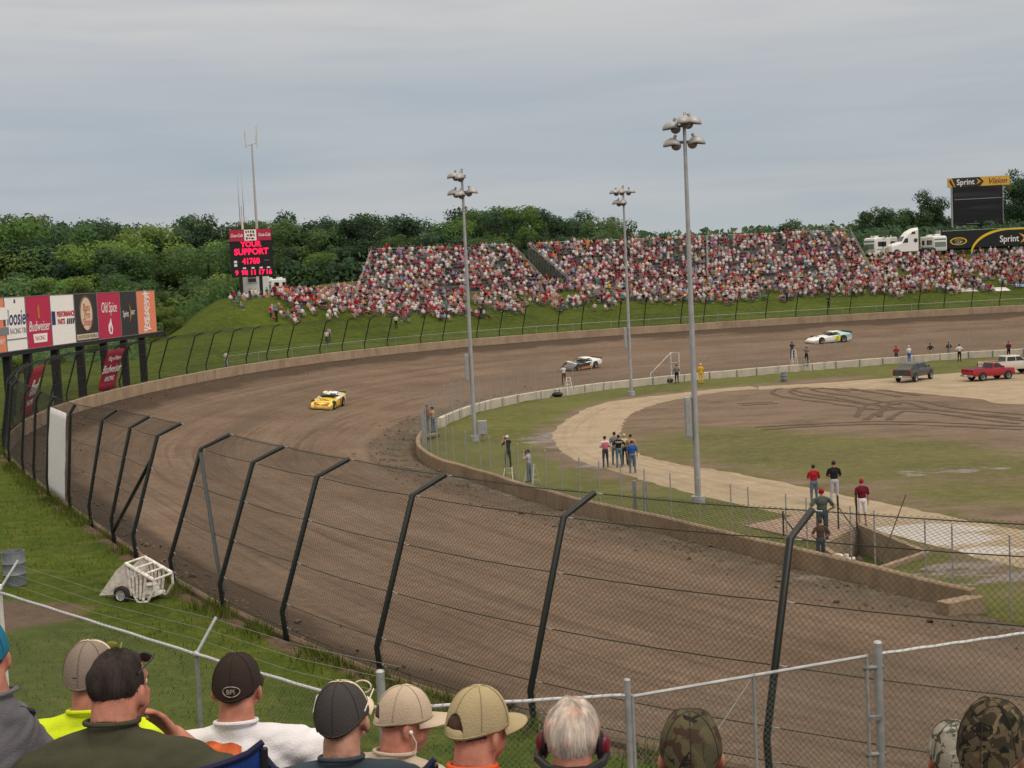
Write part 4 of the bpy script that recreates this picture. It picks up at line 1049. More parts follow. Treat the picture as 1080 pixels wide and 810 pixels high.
for i in range(26):
    t = i / 25; an = PI - t * PI * .52; x = 2.6 + 5.9 * math.cos(an); z = ztop - 3.9 + 3.72 * math.sin(an); w = .10 + .10 * math.sin(t * PI)
    pts_.append((Vector((x * 1.0, y_, z)), w, an))
for (p0_, w0_, a0_), (p1_, w1_, a1_) in zip(pts_, pts_[1:]):
    d0, d1 = Vector((math.cos(a0_), 0, math.sin(a0_))), Vector((math.cos(a1_), 0, math.sin(a1_)))
    mb.prism([p0_ - d0 * w0_, p0_ + d0 * w0_, p1_ + d1 * w1_, p1_ - d1 * w1_], (0, -.014, 0))
for i in range(12):
    x = 2.9 + i * .5; mb.prism([(x, y_, ztop - .30), (x + .5, y_, ztop - .30), (x + .5, y_, ztop - .05), (x, y_, ztop - .05)], (0, -.014, 0))
mb.build('arc_stripe', M_YEL, TR, smooth=False)
T(TR, 'Sprint', 1.45, M_TXTW, 2.75, ztop - 1.75, .88, y=y_ - .03, bold=.02)
poly(TR, 'emblem', M_AMBER, [(4.5, ztop - 2.5), (6.2, ztop - 1.7), (4.3, ztop - .85), (5.1, ztop - 1.7)], y=y_ - .01)
T(TR, 'CUP', 1.0, M_TXTW, 7.4, ztop - 1.75, .8, .2, y=y_ - .03)
for x in (3.6, 4.7, -6.4):
    for s_ in (-1, 1): wheel(TR, (x, s_ * 1.0, .5), .5, .3, mrim=M_GALV)
mb = MB(); mb.box((0, 0, .75), (L_ - 1, 1.2, .3)); mb.build('chassis', M_BLACK, TR, smooth=False)

# ------------------------------------------------------------------ vehicles
def bevel(o, w=.03, seg=2):
    b = o.modifiers.new('b', 'BEVEL'); b.width = w; b.segments = seg; b.limit_method = 'ANGLE'; b.angle_limit = R(28); return o
def paint(name, c, coat=.4):
    if name in MATS: return MATS[name]
    g = G(name); sep = g.N.new('ShaderNodeSeparateXYZ'); g.L.new(g.tc.outputs['Object'], sep.inputs[0]); n = g.noise(5, detail=7, rough=.7)
    mud = g.mr(g.math('ADD', g.mr(sep.outputs['Z'], .15, .85, .62, 0), g.math('MULTIPLY', g.math('SUBTRACT', n, .5), 1.1)), .30, .62)      # splashed mud, thickest low down
    g.b.inputs['Coat Weight'].default_value = coat; g._in(g.b.inputs['Coat Weight'], g.mr(mud, 0, 1, coat, 0))
    return g.out(g.mix(g.math('MULTIPLY', mud, .75), c, (.15, .105, .072)), g.mr(mud, 0, 1, .32, .9), .45)
def tilt_on_track(o, p, heading):
    """sit on the banked dirt at p, nose along heading"""
    e = .9; nx = -(H(p.x + e, p.y) - H(p.x - e, p.y)) / (2 * e); ny = -(H(p.x, p.y + e) - H(p.x, p.y - e)) / (2 * e)
    up = Vector((nx, ny, 1)).normalized(); f = Vector((math.cos(heading), math.sin(heading), 0)); f = (f - up * f.dot(up)).normalized(); l = up.cross(f)
    o.matrix_world = Matrix(((f.x, l.x, up.x, p.x), (f.y, l.y, up.y, p.y), (f.z, l.z, up.z, p.z), (0, 0, 0, 1)))
def late_model(name, label, mh, ms, mr_, md, mskirt, number, mnum, hood_txt=None, mht=None, side_blob=None, rim=None):
    root = empty(name, (0, 0, 0), 0, label, 'race car', 'race cars on the dirt track')
    # body: stations (x, half width, bottom, side top, crown)
    S = [(2.72, .78, .10, .20, .22), (2.60, .90, .07, .36, .40), (2.2, 1.0, .06, .56, .60), (1.6, 1.02, .08, .68, .72), (.9, 1.02, .12, .76, .80), (.2, 1.01, .14, .84, .87), (-.6, 1.0, .14, .90, .92), (-1.5, .99, .16, .93, .95), (-2.3, .97, .22, .95, .97), (-2.55, .96, .34, .95, .97)]
    rings = []
    for x, w, b, s, c in S:
        rings.append([Vector((x, y, z)) for y, z in ((-w * .98, b), (-w, b + (s - b) * .38), (-w * .985, s - .03), (-w * .93, s), (0, c), (w * .93, s), (w * .985, s - .03), (w, b + (s - b) * .38), (w * .98, b))])
    mb = MB(); n = 9
    for i in range(len(S) - 1):
        for j in range(n):
            k = (j + 1) % n; q = [rings[i][j], rings[i + 1][j], rings[i + 1][k], rings[i][k]]
            top = j in (2, 3, 4, 5); mb.m = (0 if i < 5 else 3) if top else (4 if (j in (0, 7) and i > 2) else (0 if i < 2 else (1 if i < 6 else 2)))
            if j == 8: mb.m = 5
            mb.add(q, [(0, 1, 2, 3)])
    mb.m = 0; mb.add(rings[0], [tuple(range(n))]); mb.m = 2; mb.add(rings[-1], [tuple(range(n))])
    bm_m = [mh, ms, mr_, md, mskirt, M_BLACK]
    body = mb.build('body', bm_m, root, ang=30)
    # cockpit opening, roof, pillars, sail panels
    mb = MB(); mb.box((-.45, 0, .955), (1.35, 1.30, .10)); mb.build('cockpit', M_BLACK, root, smooth=False)
    mb = MB(); mb.loft([[Vector((x, y, z)) for y, z in ((-w, zz - .03), (-w * .9, zz + .02), (0, zz + .045), (w * .9, zz + .02), (w, zz - .03))] for x, w, zz in ((-.02, .60, 1.245), (-.5, .64, 1.285), (-1.15, .63, 1.285))], close=True); mb.build('roof', md, root)
    for s in (-1, 1):
        for a, b, r_ in (((.52, s * .68, .88), (-.02, s * .57, 1.24), .035), ((-.65, s * .70, .93), (-.75, s * .62, 1.26), .03), ((.2, s * .2, .9), (-.05, s * .18, 1.24), .018)):
            mb = MB(); mb.tube([a, b], r_, 6); mb.build('pillar', M_BLACK, root)
    for s in (-1, 1):
        mb = MB(); mb.s = False; mb.prism([(-.80, s * .66, 1.27), (-1.15, s * .66, 1.28), (-2.45, s * .92, 1.06), (-2.5, s * .95, .94), (-.95, s * .90, .92)], (0, s * .02, 0)); mb.build('sail_panel', mr_, root)
    mb = MB(); mb.box((-2.58, 0, 1.06), (.03, 1.85, .24), mtx=Matrix.Rotation(R(-14), 3, 'Y'))
    for y in (-.92, 0, .92): mb.s = False; mb.prism([(-2.62, y, 1.18), (-2.54, y, .95), (-2.2, y, .95)], (0, .02, 0))
    mb.build('spoiler', M_BLACK if md is not M_BLACK else mr_, root)
    mb = MB(); mb.ell((-.5, .25, 1.06), (.14, .13, .16), 12, 8); mb.box((-.72, .25, .95), (.12, .5, .5)); mb.build('driver_helmet', M_WHITE, root)
    for x, r_ in ((1.62, .37), (-1.38, .40)):
        for s in (-1, 1):
            mb = MB(); mb.tube([(x, s * .90, r_), (x, s * 1.028, r_)], r_ * 1.18, 20); mb.build('wheel_arch', M_BLACK, root)
            wheel(root, (x, s * .95, r_), r_, .30, mrim=rim or M_GALV)
    if number:
        for s in (-1, 1):
            if side_blob:
                mb = MB(); mb.s = False; mb.prism([(-.55 + .40 * math.cos(2 * PI * k / 20), s * 1.012, .52 + .34 * math.sin(2 * PI * k / 20)) for k in range(20)], (0, s * .012, 0)); mb.build('number_disc', side_blob, root)
            text('door_number', number, .52, mnum, root, (-.5, s * 1.03, .54), (PI / 2, 0, 0 if s < 0 else PI), shear=.15, bold=.015, sx=1.1)
        text('roof_number', number, .7, mnum, root, (-.6, 0, 1.345), (0, 0, PI / 2))
    if hood_txt:
        t = text('hood_lettering', hood_txt, .58, mht, root, (1.35, 0, .80), (0, R(9), PI / 2), bold=.03, sx=.72)
    mb = MB(); mb.box((2.66, 0, .08), (.25, 1.66, .03)); mb.build('nose_skirt', M_BLACK, root)
    return root
WHT = paint('race_white', (.72, .73, .72)); BLU = paint('race_blue', (.05, .10, .32)); LIME = paint('race_lime', (.70, .78, .02)); MINT = paint('race_mint', (.50, .68, .50)); YEL = paint('race_yellow', (.74, .52, .02)); PYEL = paint('race_pale_yellow', (.66, .58, .22))
BLK = paint('race_black', (.014, .013, .016)); ORG = paint('race_orange', (.68, .24, .03)); MAR = paint('race_maroon', (.13, .02, .05)); NVY = paint('race_navy', (.03, .045, .12))
c1 = late_model('race_car', 'white late-model race car with a yellow disc on its side, on the far straight', WHT, WHT, paint('race_teal', (.30, .46, .52)), MINT, WHT, '0', MATS['gold_vinyl'], side_blob=LIME, rim=mat('dusty_rim', (.30, .22, .20), .6, noise=.3))
p = hit(874, 361); tilt_on_track(c1, p, R(180 + 22)); c1.scale = (1.0,) * 3
t_ = text('hood_emblem', 'S', .7, M_NAVY, c1, (1.5, -.25, .79), (0, R(9), PI / 2), bold=.02)
c2 = late_model('race_car', 'black race car with white hood lettering and orange sides, mid-track', BLK, BLK, WHT, WHT, ORG, '8', M_TXTW, 'ADVANCE', M_TXTW, rim=mat('mud_rim', (.24, .2, .18), .6, noise=.3))
p = hit(613, 389); tilt_on_track(c2, p, R(180 + 46)); c2.scale = (.90,) * 3
c3 = late_model('race_car', 'yellow late-model race car coming head-on through the left of the turn', YEL, YEL, PYEL, M_WHITE, YEL, '21', M_TXTR, 'RACING', MATS['brown_vinyl'], rim=MATS['mud_rim'])
p = hit(346, 429); tilt_on_track(c3, p, R(-98)); c3.scale = (.90,) * 3
for o_ in (c3,):
    mb = MB(); mb.s = False; mb.prism([(2.58, -.62, .40), (2.58, .62, .40), (2.05, .72, .62), (2.05, -.72, .62)], (.0, 0, .018)); mb.build('hood_graphic', mat('flame_red', (.28, .05, .02), .5, noise=.6, nscale=9), o_)

def pickup(name, label, col, ext=True, canopy=False, L_=5.5, lift=0.0, rimm=None, tailbox=False):
    root = empty(name, (0, 0, 0), 0, label, 'pickup truck'); w = .96; zb = .48 + lift
    S = [(L_ / 2, .80, zb + .05, zb + .50), (L_ / 2 - .10, .92, zb - .08, zb + .60), (L_ / 2 - .9, w, zb - .10, zb + .66), (L_ / 2 - 1.35, w, zb - .08, zb + .69), (-.2, w, zb - .08, zb + .70), (-L_ / 2 + .1, w, zb - .04, zb + .70), (-L_ / 2, w * .97, zb, zb + .69)]
    rings = [[Vector((x, y, z)) for y, z in ((-ww * .95, b), (-ww, b + .2), (-ww, b + (t - b) * .62), (-ww * .94, t), (ww * .94, t), (ww, b + (t - b) * .62), (ww, b + .2), (ww * .95, b))] for x, ww, b, t in S]
    mb = MB(); mb.loft(rings); bevel(mb.build('body', col, root, ang=30), .02)
    cr = -.75 if ext else -.15; cf = L_ / 2 - 1.35; zt = zb + .68; zr = zb + 1.24
    cab = [[Vector((x, y, z)) for x, y in ((xf, -ww), (xf, ww), (xr, ww), (xr, -ww))] for xf, xr, ww, z in ((cf, cr, .90, zt), (cf - .62, cr + .14, .76, zr - .02), (cf - .72, cr + .2, .70, zr + .03))]
    mb = MB(); mb.loft(cab); bevel(mb.build('cab', col, root, ang=25), .03)
    def glass(P, d, name='window'):
        m_ = MB(); m_.s = False; m_.prism(P, d); return m_.build(name, M_GLASS, root, smooth=False)
    glass([(cf - .05, -.78, zt + .07), (cf - .05, .78, zt + .07), (cf - .56, .66, zr - .08), (cf - .56, -.66, zr - .08)], (.035, 0, .03), 'windscreen')
    glass([(cr - .012, -.74, zt + .08), (cr - .012, .74, zt + .08), (cr + .105, .62, zr - .10), (cr + .105, -.62, zr - .10)], (-.02, 0, .0), 'rear_window')
    mid = (cf + cr) / 2 - .05
    for s in (-1, 1):
        for xa, xb in (((cf - .22, mid + .05), (mid - .03, cr + .12)) if ext else ((cf - .22, cr + .12),)):
            xa2 = xa - (.42 if xa > mid else .0); xb2 = xb + (.10 if xb < mid - .3 or not ext else 0)
            glass([(xa, s * .885, zt + .07), (xb, s * .885, zt + .07), (xb2, s * .785, zr - .08), (xa2, s * .785, zr - .08)], (0, s * .018, .004))
    bx0, bx1 = -L_ / 2 + .10, cr - .05
    mb = MB(); mb.box(((bx0 + bx1) / 2, 0, zt + .012), (bx1 - bx0 - .06, 1.56, .03)); mb.build('bed', M_BLACK, root, smooth=False)
    mb = MB()
    for s in (-1, 1): mb.box(((bx0 + bx1) / 2, s * .86, zt + .03), (bx1 - bx0, .12, .05))
    mb.build('bed_rail', col, root, smooth=False)
    if canopy:
        mb = MB(); mb.loft([[Vector((x, y, z)) for x, y in ((bx1 + .02, -ww), (bx1 + .02, ww), (xr, ww), (xr, -ww))] for xr, ww, z in ((bx0, .88, zt + .04), (bx0 + .75, .78, zt + .30), (bx0 + 1.1, .70, zr - .02))]); bevel(mb.build('bed_cover', mat('tinted_cover', (.012, .022, .02), .15, noise=0), root), .03)
    mb = MB(); mb.box((-L_ / 2 - .012, 0, zb + .40), (.03, 1.52, .50)); tg = mb.build('tailgate', col, root, smooth=False)
    mb = MB(); mb.box((-L_ / 2 - .035, 0, zb + .52), (.02, .26, .07)); mb.build('handle', M_BLACK, tg, smooth=False)
    for s in (-1, 1):
        mb = MB(); mb.box((-L_ / 2 - .01, s * .86, zb + .42), (.06, .15, .40)); mb.build('tail_light', mat('tail_light_red', (.30, .008, .01), .25), root, smooth=False)
        mb = MB(); mb.box((L_ / 2 - .03, s * .66, zb + .36), (.1, .3, .18)); mb.build('headlight', M_WHITEV, root, smooth=False)
        mb = MB(); mb.box((cf - .18, s * 1.03, zt + .12), (.08, .18, .14)); mb.build('wing_mirror', M_BLACK, root, smooth=False)
    mb = MB(); mb.box((-L_ / 2 - .12, 0, zb + .02), (.18, 1.8, .18)); mb.build('rear_bumper', M_GALV, root, smooth=False)
    mb = MB(); mb.box((-L_ / 2 - .22, 0, zb + .05), (.015, .32, .14)); mb.build('number_plate', M_WHITEV, root, smooth=False)
    mb = MB(); mb.box((L_ / 2 + .02, 0, zb + .02), (.16, 1.8, .2)); mb.build('front_bumper', M_GALVD, root, smooth=False)
    for x in (L_ / 2 - .92, -L_ / 2 + 1.15):
        for s in (-1, 1):
            mb = MB(); mb.tube([(x, s * .80, .40 + lift), (x, s * .963, .40 + lift)], .47, 20); mb.build('wheel_arch', M_BLACK, root)
            wheel(root, (x, s * .90, .37 + lift * .5), .37 + lift * .5, .25, mrim=rimm or M_GALV)
    return root
t1 = pickup('pickup_truck', 'charcoal grey pickup truck with a tinted bed cover on the pale infield road', paint('charcoal_paint', (.055, .052, .050)), True, True, 5.7, .12)
p = on_z(964, 402); t1.location = (p.x, p.y, .05); t1.rotation_euler = (0, 0, R(50)); t1.scale = (.86,) * 3
t2 = pickup('pickup_truck', 'red pickup truck with an open bed, at the right edge of the infield', paint('red_truck_paint', (.30, .010, .022)), False, False, 5.1, .05, rimm=mat('teal_rim', (.25, .30, .27), .5, .3))
p = on_z(1043, 401); t2.location = (p.x, p.y, .05); t2.rotation_euler = (0, 0, R(18)); t2.scale = (.84,) * 3
t3 = pickup('pickup_truck', 'cream white pickup truck parked behind the red one', paint('cream_truck_paint', (.52, .48, .42)), True, False, 5.7, .15)
p = on_z(1068, 396); p = Vector((p.x, p.y + 1.0, .05)); t3.location = p; t3.rotation_euler = (0, 0, R(10)); t3.scale = (.88,) * 3

# white tractor unit and two motorhomes above the crowd
gzt = lambda x, y: H(x, y)
yt = 229.0; c = on_y(957, 268, yt)
SM = empty('semi_truck', (c.x, c.y, gzt(c.x, c.y)), PI + .1, 'white semi tractor with a tall rounded sleeper cab facing left above the crowd', 'semi truck')
lift = max(0, c.z - SM.location.z - .2)
wp = paint('semi_white', (.74, .73, .71))
mb = MB()
S = [(3.1, .70, .7, 1.55), (2.9, .95, .6, 1.85), (1.6, 1.05, .6, 2.15), (1.25, 1.1, .6, 2.3), (.75, 1.15, .6, 3.1), (.1, 1.2, .6, 3.75), (-.9, 1.24, .6, 4.25), (-1.35, 1.25, .6, 4.35), (-1.4, 1.25, .6, 4.33)]
mb.loft([[Vector((x, y, z)) for y, z in ((-w, b), (-w, t - .35), (-w * .8, t), (w * .8, t), (w, t - .35), (w, b))] for x, w, b, t in S]); bevel(mb.build('cab', wp, SM, ang=30), .06)
for s in (-1, 1):
    mb = MB(); mb.s = False; mb.prism([(1.15, s * 1.13, 2.05), (.30, s * 1.17, 2.05), (.30, s * 1.17, 2.72), (.75, s * 1.15, 2.72)], (0, s * .05, 0)); mb.build('window', M_GLASS, SM, smooth=False)
    mb = MB(); mb.s = False; mb.prism([(-.15, s * 1.2, 3.38), (-.95, s * 1.22, 3.38), (-.85, s * 1.2, 3.75), (-.45, s * 1.19, 3.75)], (0, s * .06, 0)); mb.build('window', M_GLASS, SM, smooth=False)
    mb = MB(); mb.s = False; mb.prism([(-.95 + .32 * math.cos(2 * PI * k / 8 + .4), s * 1.24, 2.35 + .34 * math.sin(2 * PI * k / 8 + .4)) for k in range(8)], (0, s * .04, 0)); mb.build('door_emblem', M_TXTK, SM, smooth=False)
    mb = MB(); mb.s = False; mb.prism([(-.95 + .14 * math.cos(2 * PI * k / 6), s * 1.285, 2.40 + .12 * math.sin(2 * PI * k / 6)) for k in range(6)], (0, s * .012, 0)); mb.build('door_emblem', M_TXTR, SM, smooth=False)
mb = MB(); mb.s = False; mb.prism([(1.30, -.95, 2.34), (1.30, .95, 2.34), (.82, .90, 2.98), (.82, -.90, 2.98)], (.05, 0, .04)); mb.build('windscreen', M_GLASS, SM, smooth=False)
mb = MB(); mb.box((-2.9, 0, .8), (3.2, 1.1, .3)); mb.build('chassis', M_BLACK, SM, smooth=False)
for x in (2.1, -2.6, -3.8):
    for s in (-1, 1): wheel(SM, (x, s * 1.0, .52), .52, .32, mrim=M_GALV)
SM.location.z += lift
def motorhome(px, py, y, rz, label, L_=8.0, front_glass=True):
    c = on_y(px, py, y); root = empty('motorhome', (c.x, c.y, max(gzt(c.x, c.y), c.z)), rz, label, 'motorhome'); m = paint('motorhome_white', (.68, .68, .66), .2)
    mb = MB(); S = [(L_ / 2, 1.1, .8, 2.2), (L_ / 2 - .12, 1.22, .5, 3.0), (L_ / 2 - .6, 1.25, .45, 3.15), (-L_ / 2 + .1, 1.25, .45, 3.15), (-L_ / 2, 1.22, .5, 3.1)]
    mb.loft([[Vector((x, y, z)) for y, z in ((-w, b), (-w, t - .15), (-w * .9, t), (w * .9, t), (w, t - .15), (w, b))] for x, w, b, t in S]); bevel(mb.build('body', m, root, ang=30), .05)
    mb = MB(); mb.s = False; mb.prism([(L_ / 2 + .02, -1.0, 1.3), (L_ / 2 + .02, 1.0, 1.3), (L_ / 2 - .10, 1.05, 2.65), (L_ / 2 - .10, -1.05, 2.65)], (.05, 0, 0)); mb.build('windscreen', mat('pale_glass', (.14, .18, .18), .1, noise=.3), root, smooth=False)
    for s in (-1, 1):
        for x in (L_ / 2 - 1.3, .6, -1.6):
            mb = MB(); mb.box((x, s * 1.26, 2.05), (1.1, .04, .8)); mb.build('window', M_GLASS, root, smooth=False)
        mb = MB(); mb.box((0, s * 1.26, 1.2), (L_ - .8, .03, .12)); mb.build('stripe', M_GREYL, root, smooth=False)
    for x in (1.4, -1.8):
        mb = MB(); mb.box((x, 0, 3.3), (1.0, .9, .3)); bevel(mb.build('roof_unit', m, root, smooth=False), .08)
    for x in (L_ / 2 - 1.2, -L_ / 2 + 2):
        for s in (-1, 1): wheel(root, (x, s * 1.08, .45), .45, .28)
    return root
motorhome(929, 273, 238, PI + .6, 'white motorhome half hidden behind the nose of the white semi tractor', 5.6)
motorhome(985, 270, 233, -PI / 2 + .1, 'white motorhome seen from its pale windscreen, between the semi and the black trailer', 6.0).scale = (.92,) * 3
c = on_y(287, 309, 190)
motorhome(290, 316, 193, -PI / 2 - .5, 'white van beside the pale hut right of the scoreboard', 4.6).scale = (.68,) * 3
# ------------------------------------------------------------------ people
def ordinal(n): return '%d%s' % (n, 'th' if 10 <= n % 100 <= 20 else {1: 'st', 2: 'nd', 3: 'rd'}.get(n % 10, 'th'))
def fabric(name, c, noise=.10, bump=.25): return mat('cloth_' + name, c, .9, noise=noise, nscale=7, bump=bump, bscale=160, spec=.12)
SKIN = mat('skin', (.38, .20, .14), .62, noise=.26, nscale=22, bump=.14, bscale=240, spec=.25)
SKINR = mat('sunburnt_skin', (.40, .165, .115), .62, noise=.28, nscale=20, bump=.14, bscale=240, spec=.25)
M_EYE = mat('eye_white', (.7, .68, .64), .3, noise=0); M_IRIS = mat('eye_iris', (.05, .035, .02), .2, noise=0)
M_SHOE = mat('shoe_leather', (.05, .045, .045), .6, noise=.2); M_SHOEW = mat('shoe_white', (.5, .5, .5), .6, noise=.1)
def hair_mat(name, c):
    g = G('hair_' + name); n = g.noise(30, g.mapping((1, 1, .14)), detail=4); n2 = g.noise(9, detail=5)
    col = g.mix(g.mr(n, .3, .7), tuple(x * .5 for x in c), tuple(min(1, x * 1.35) for x in c)); g.bump(n, .7, .008)
    return g.out(col, .7, .25)
HAIRD = hair_mat('dark', (.030, .020, .017)); HAIRB = hair_mat('brown', (.075, .040, .026)); HAIRW = hair_mat('white', (.60, .52, .46))
g_ = HAIRW.node_tree; _b = g_.nodes['Principled BSDF']; _l = _b.inputs['Base Color'].links[0].from_socket; _n = g_.nodes.new('ShaderNodeTexNoise'); _n.inputs['Scale'].default_value = 11; _r = g_.nodes.new('ShaderNodeMapRange'); _r.inputs[1].default_value = .47; _r.inputs[2].default_value = .66; _r.inputs[4].default_value = .75
_t = g_.nodes.new('ShaderNodeTexCoord'); g_.links.new(_t.outputs['Object'], _n.inputs['Vector']); g_.links.new(_n.outputs[0], _r.inputs[0]); _m = g_.nodes.new('ShaderNodeMix'); _m.data_type = 'RGBA'; g_.links.new(_r.outputs[0], _m.inputs['Factor']); g_.links.new(_l, _m.inputs[6]); _m.inputs[7].default_value = (.50, .25, .20, 1); g_.links.new(_m.outputs[2], _b.inputs['Base Color'])      # scalp showing through

class Blob:
    """one continuous figure: overlapping tapered capsules and ellipsoids fused by a voxel remesh, then coloured by region"""
    def __init__(self): self.p = []
    def cap(self, a, ra, b, rb, tag_, pri=0.0): self.p.append(('c', Vector(a), ra, Vector(b), rb, tag_, pri)); return self
    def ell(self, c, r, tag_, rot=None, pri=0.0): self.p.append(('e', Vector(c), Vector(r), rot or Matrix.Identity(3), None, tag_, pri)); return self
    def mesh(self, name, voxel, mats, smooth=6, fold=0.0, foldtags=(), seed=0, dec=None):
        mb = MB()
        for q in self.p:
            if q[0] == 'c':
                _, a, ra, b, rb, _, _ = q; d = b - a; L = max(d.length, 1e-4); d = d / L; pts, rs = [], []
                for k in range(5): an = PI / 2 * k / 4.5; pts.append(a - d * ra * math.cos(an)); rs.append(max(.0008, ra * math.sin(an)))
                pts.append(a); rs.append(ra); pts.append(b); rs.append(rb)
                for k in range(4, -1, -1): an = PI / 2 * k / 4.5; pts.append(b + d * rb * math.cos(an)); rs.append(max(.0008, rb * math.sin(an)))
                t = d; ref = Vector((0, 0, 1)) if abs(t.z) < .9 else Vector((1, 0, 0)); u = t.cross(ref).normalized(); w = t.cross(u)
                mb.loft([[p + (u * math.cos(2 * PI * j / 14) + w * math.sin(2 * PI * j / 14)) * r for j in range(14)] for p, r in zip(pts, rs)])
            else: mb.ell(q[1], q[2], 20, 14, q[3], -.9999, .9999)
        o = mb.build('tmp', SKIN, fix=True)
        m = o.modifiers.new('r', 'REMESH'); m.mode = 'VOXEL'; m.voxel_size = voxel; m.use_smooth_shade = True
        s = o.modifiers.new('s', 'SMOOTH'); s.factor = .5; s.iterations = smooth
        if dec: d_ = o.modifiers.new('d', 'DECIMATE'); d_.ratio = dec
        dg = bpy.context.evaluated_depsgraph_get(); me = bpy.data.meshes.new_from_object(o.evaluated_get(dg)); me.name = name
        old = o.data; bpy.data.objects.remove(o); bpy.data.meshes.remove(old)
        tags = list(mats.keys()); me.materials.clear()
        for t in tags: me.materials.append(mats[t])
        nf = len(me.polygons); cen = np.zeros(nf * 3, dtype=np.float32); me.polygons.foreach_get('center', cen); cen = cen.reshape(-1, 3)
        def field(P):
            best = np.full(len(P), 1e9); idx = np.zeros(len(P), dtype=np.int32)
            for q in self.p:
                if q[0] == 'c':
                    a, b = np.array(q[1]), np.array(q[3]); ab = b - a; t = np.clip(((P - a) @ ab) / max(1e-9, ab @ ab), 0, 1)
                    d = np.linalg.norm(P - a - t[:, None] * ab, axis=1) - (q[2] + (q[4] - q[2]) * t)
                else:
                    l = (P - np.array(q[1])) @ np.array(q[3]); r = np.array(q[2]); k = np.linalg.norm(l / r, axis=1); d = (k - 1) * r.min()
                d = d - q[6]; m_ = d < best; best[m_] = d[m_]; idx[m_] = tags.index(q[5])
            return idx
        fi = field(cen); me.polygons.foreach_set('material_index', fi)
        if fold:
            nv = len(me.vertices); co = np.zeros(nv * 3, dtype=np.float32); me.vertices.foreach_get('co', co); co = co.reshape(-1, 3); no = np.zeros(nv * 3, dtype=np.float32); me.vertices.foreach_get('normal', no); no = no.reshape(-1, 3)
            vi = field(co); ok = np.isin(vi, [tags.index(t) for t in foldtags])
            for k in np.nonzero(ok)[0]:
                x, y, z = co[k]; h = MN.noise(Vector((x * 5 + seed, y * 5, z * 11 + x * 4))) * .6 + MN.noise(Vector((x * 12 + seed, y * 12, z * 26 - x * 9))) * .4
                co[k] += no[k] * fold * (h - .1)
            me.vertices.foreach_set('co', co.ravel())
        me.polygons.foreach_set('use_smooth', [True] * nf); me.update()
        return me

def hand(B, w, d, n, side, r=1.0, curl=.5, tg='skin'):
    d = Vector(d).normalized(); n = Vector(n); n = (n - d * n.dot(d)).normalized(); s = d.cross(n) * side
    w = Vector(w)
    for k in (-1.5, -.5, .5, 1.5): B.cap(w + s * k * .010 * r, .017 * r, w + d * .082 * r + s * k * .020 * r, .0125 * r, tg)
    for k, L in zip((-1.5, -.5, .5, 1.5), (.078, .086, .080, .062)):
        a = w + d * .085 * r + s * k * .020 * r; m = a + (d - n * curl * .35).normalized() * L * .5 * r; e = m + (d - n * curl * 1.4).normalized() * L * .5 * r
        B.cap(a, .0105 * r, m, .0095 * r, tg); B.cap(m, .0095 * r, e, .008 * r, tg)
    a = w + d * .025 * r - s * .028 * r; m = a + (d * .7 - s * .7).normalized() * .036 * r; e = m + (d * .95 - s * .1 - n * .3).normalized() * .032 * r
    B.cap(w + d * .02 * r, .018 * r, a, .014 * r, tg); B.cap(a, .0135 * r, m, .011 * r, tg); B.cap(m, .011 * r, e, .009 * r, tg)

def head_prims(B, c, M, k=1.0, tg='skin', ears='skin'):
    """c: centre of the head, M: its rotation; faces local +y"""
    f = lambda v: Vector(c) + M @ (Vector(v) * k)
    B.ell(f((0, -.005, .022)), (.0765 * k, .0975 * k, .094 * k), tg, M); B.ell(f((0, .028, -.035)), (.064 * k, .068 * k, .082 * k), tg, M)
    B.ell(f((0, .046, -.088)), (.045 * k, .042 * k, .032 * k), tg, M); B.cap(f((-.035, .082, .02)), .014 * k, f((.035, .082, .02)), .014 * k, tg)
    B.cap(f((0, .090, .008)), .010 * k, f((0, .112, -.028)), .0145 * k, tg); B.cap(f((-.012, .098, -.032)), .009 * k, f((.012, .098, -.032)), .009 * k, tg)
    for z in (-.054, -.066): B.cap(f((-.02, .086, z)), .0075 * k, f((.02, .086, z)), .0075 * k, tg)
    for s in (-1, 1):
        B.cap(f((s * .046, .060, -.030)), .020 * k, f((s * .045, .045, -.060)), .022 * k, tg)
        B.ell(f((s * .083, -.004, -.018)), (.010 * k, .022 * k, .034 * k), ears, M @ Matrix.Rotation(s * R(24), 3, 'Z') @ Matrix.Rotation(R(-10), 3, 'X'), .004)
        B.cap(f((s * .078, .0, -.046)), .009 * k, f((s * .085, -.004, -.04)), .009 * k, ears, .004)
def M_head(yaw=0, pitch=0, roll=0):
    return Matrix.Rotation(R(yaw), 3, 'Z') @ Matrix.Rotation(R(pitch), 3, 'X') @ Matrix.Rotation(R(roll), 3, 'Y')

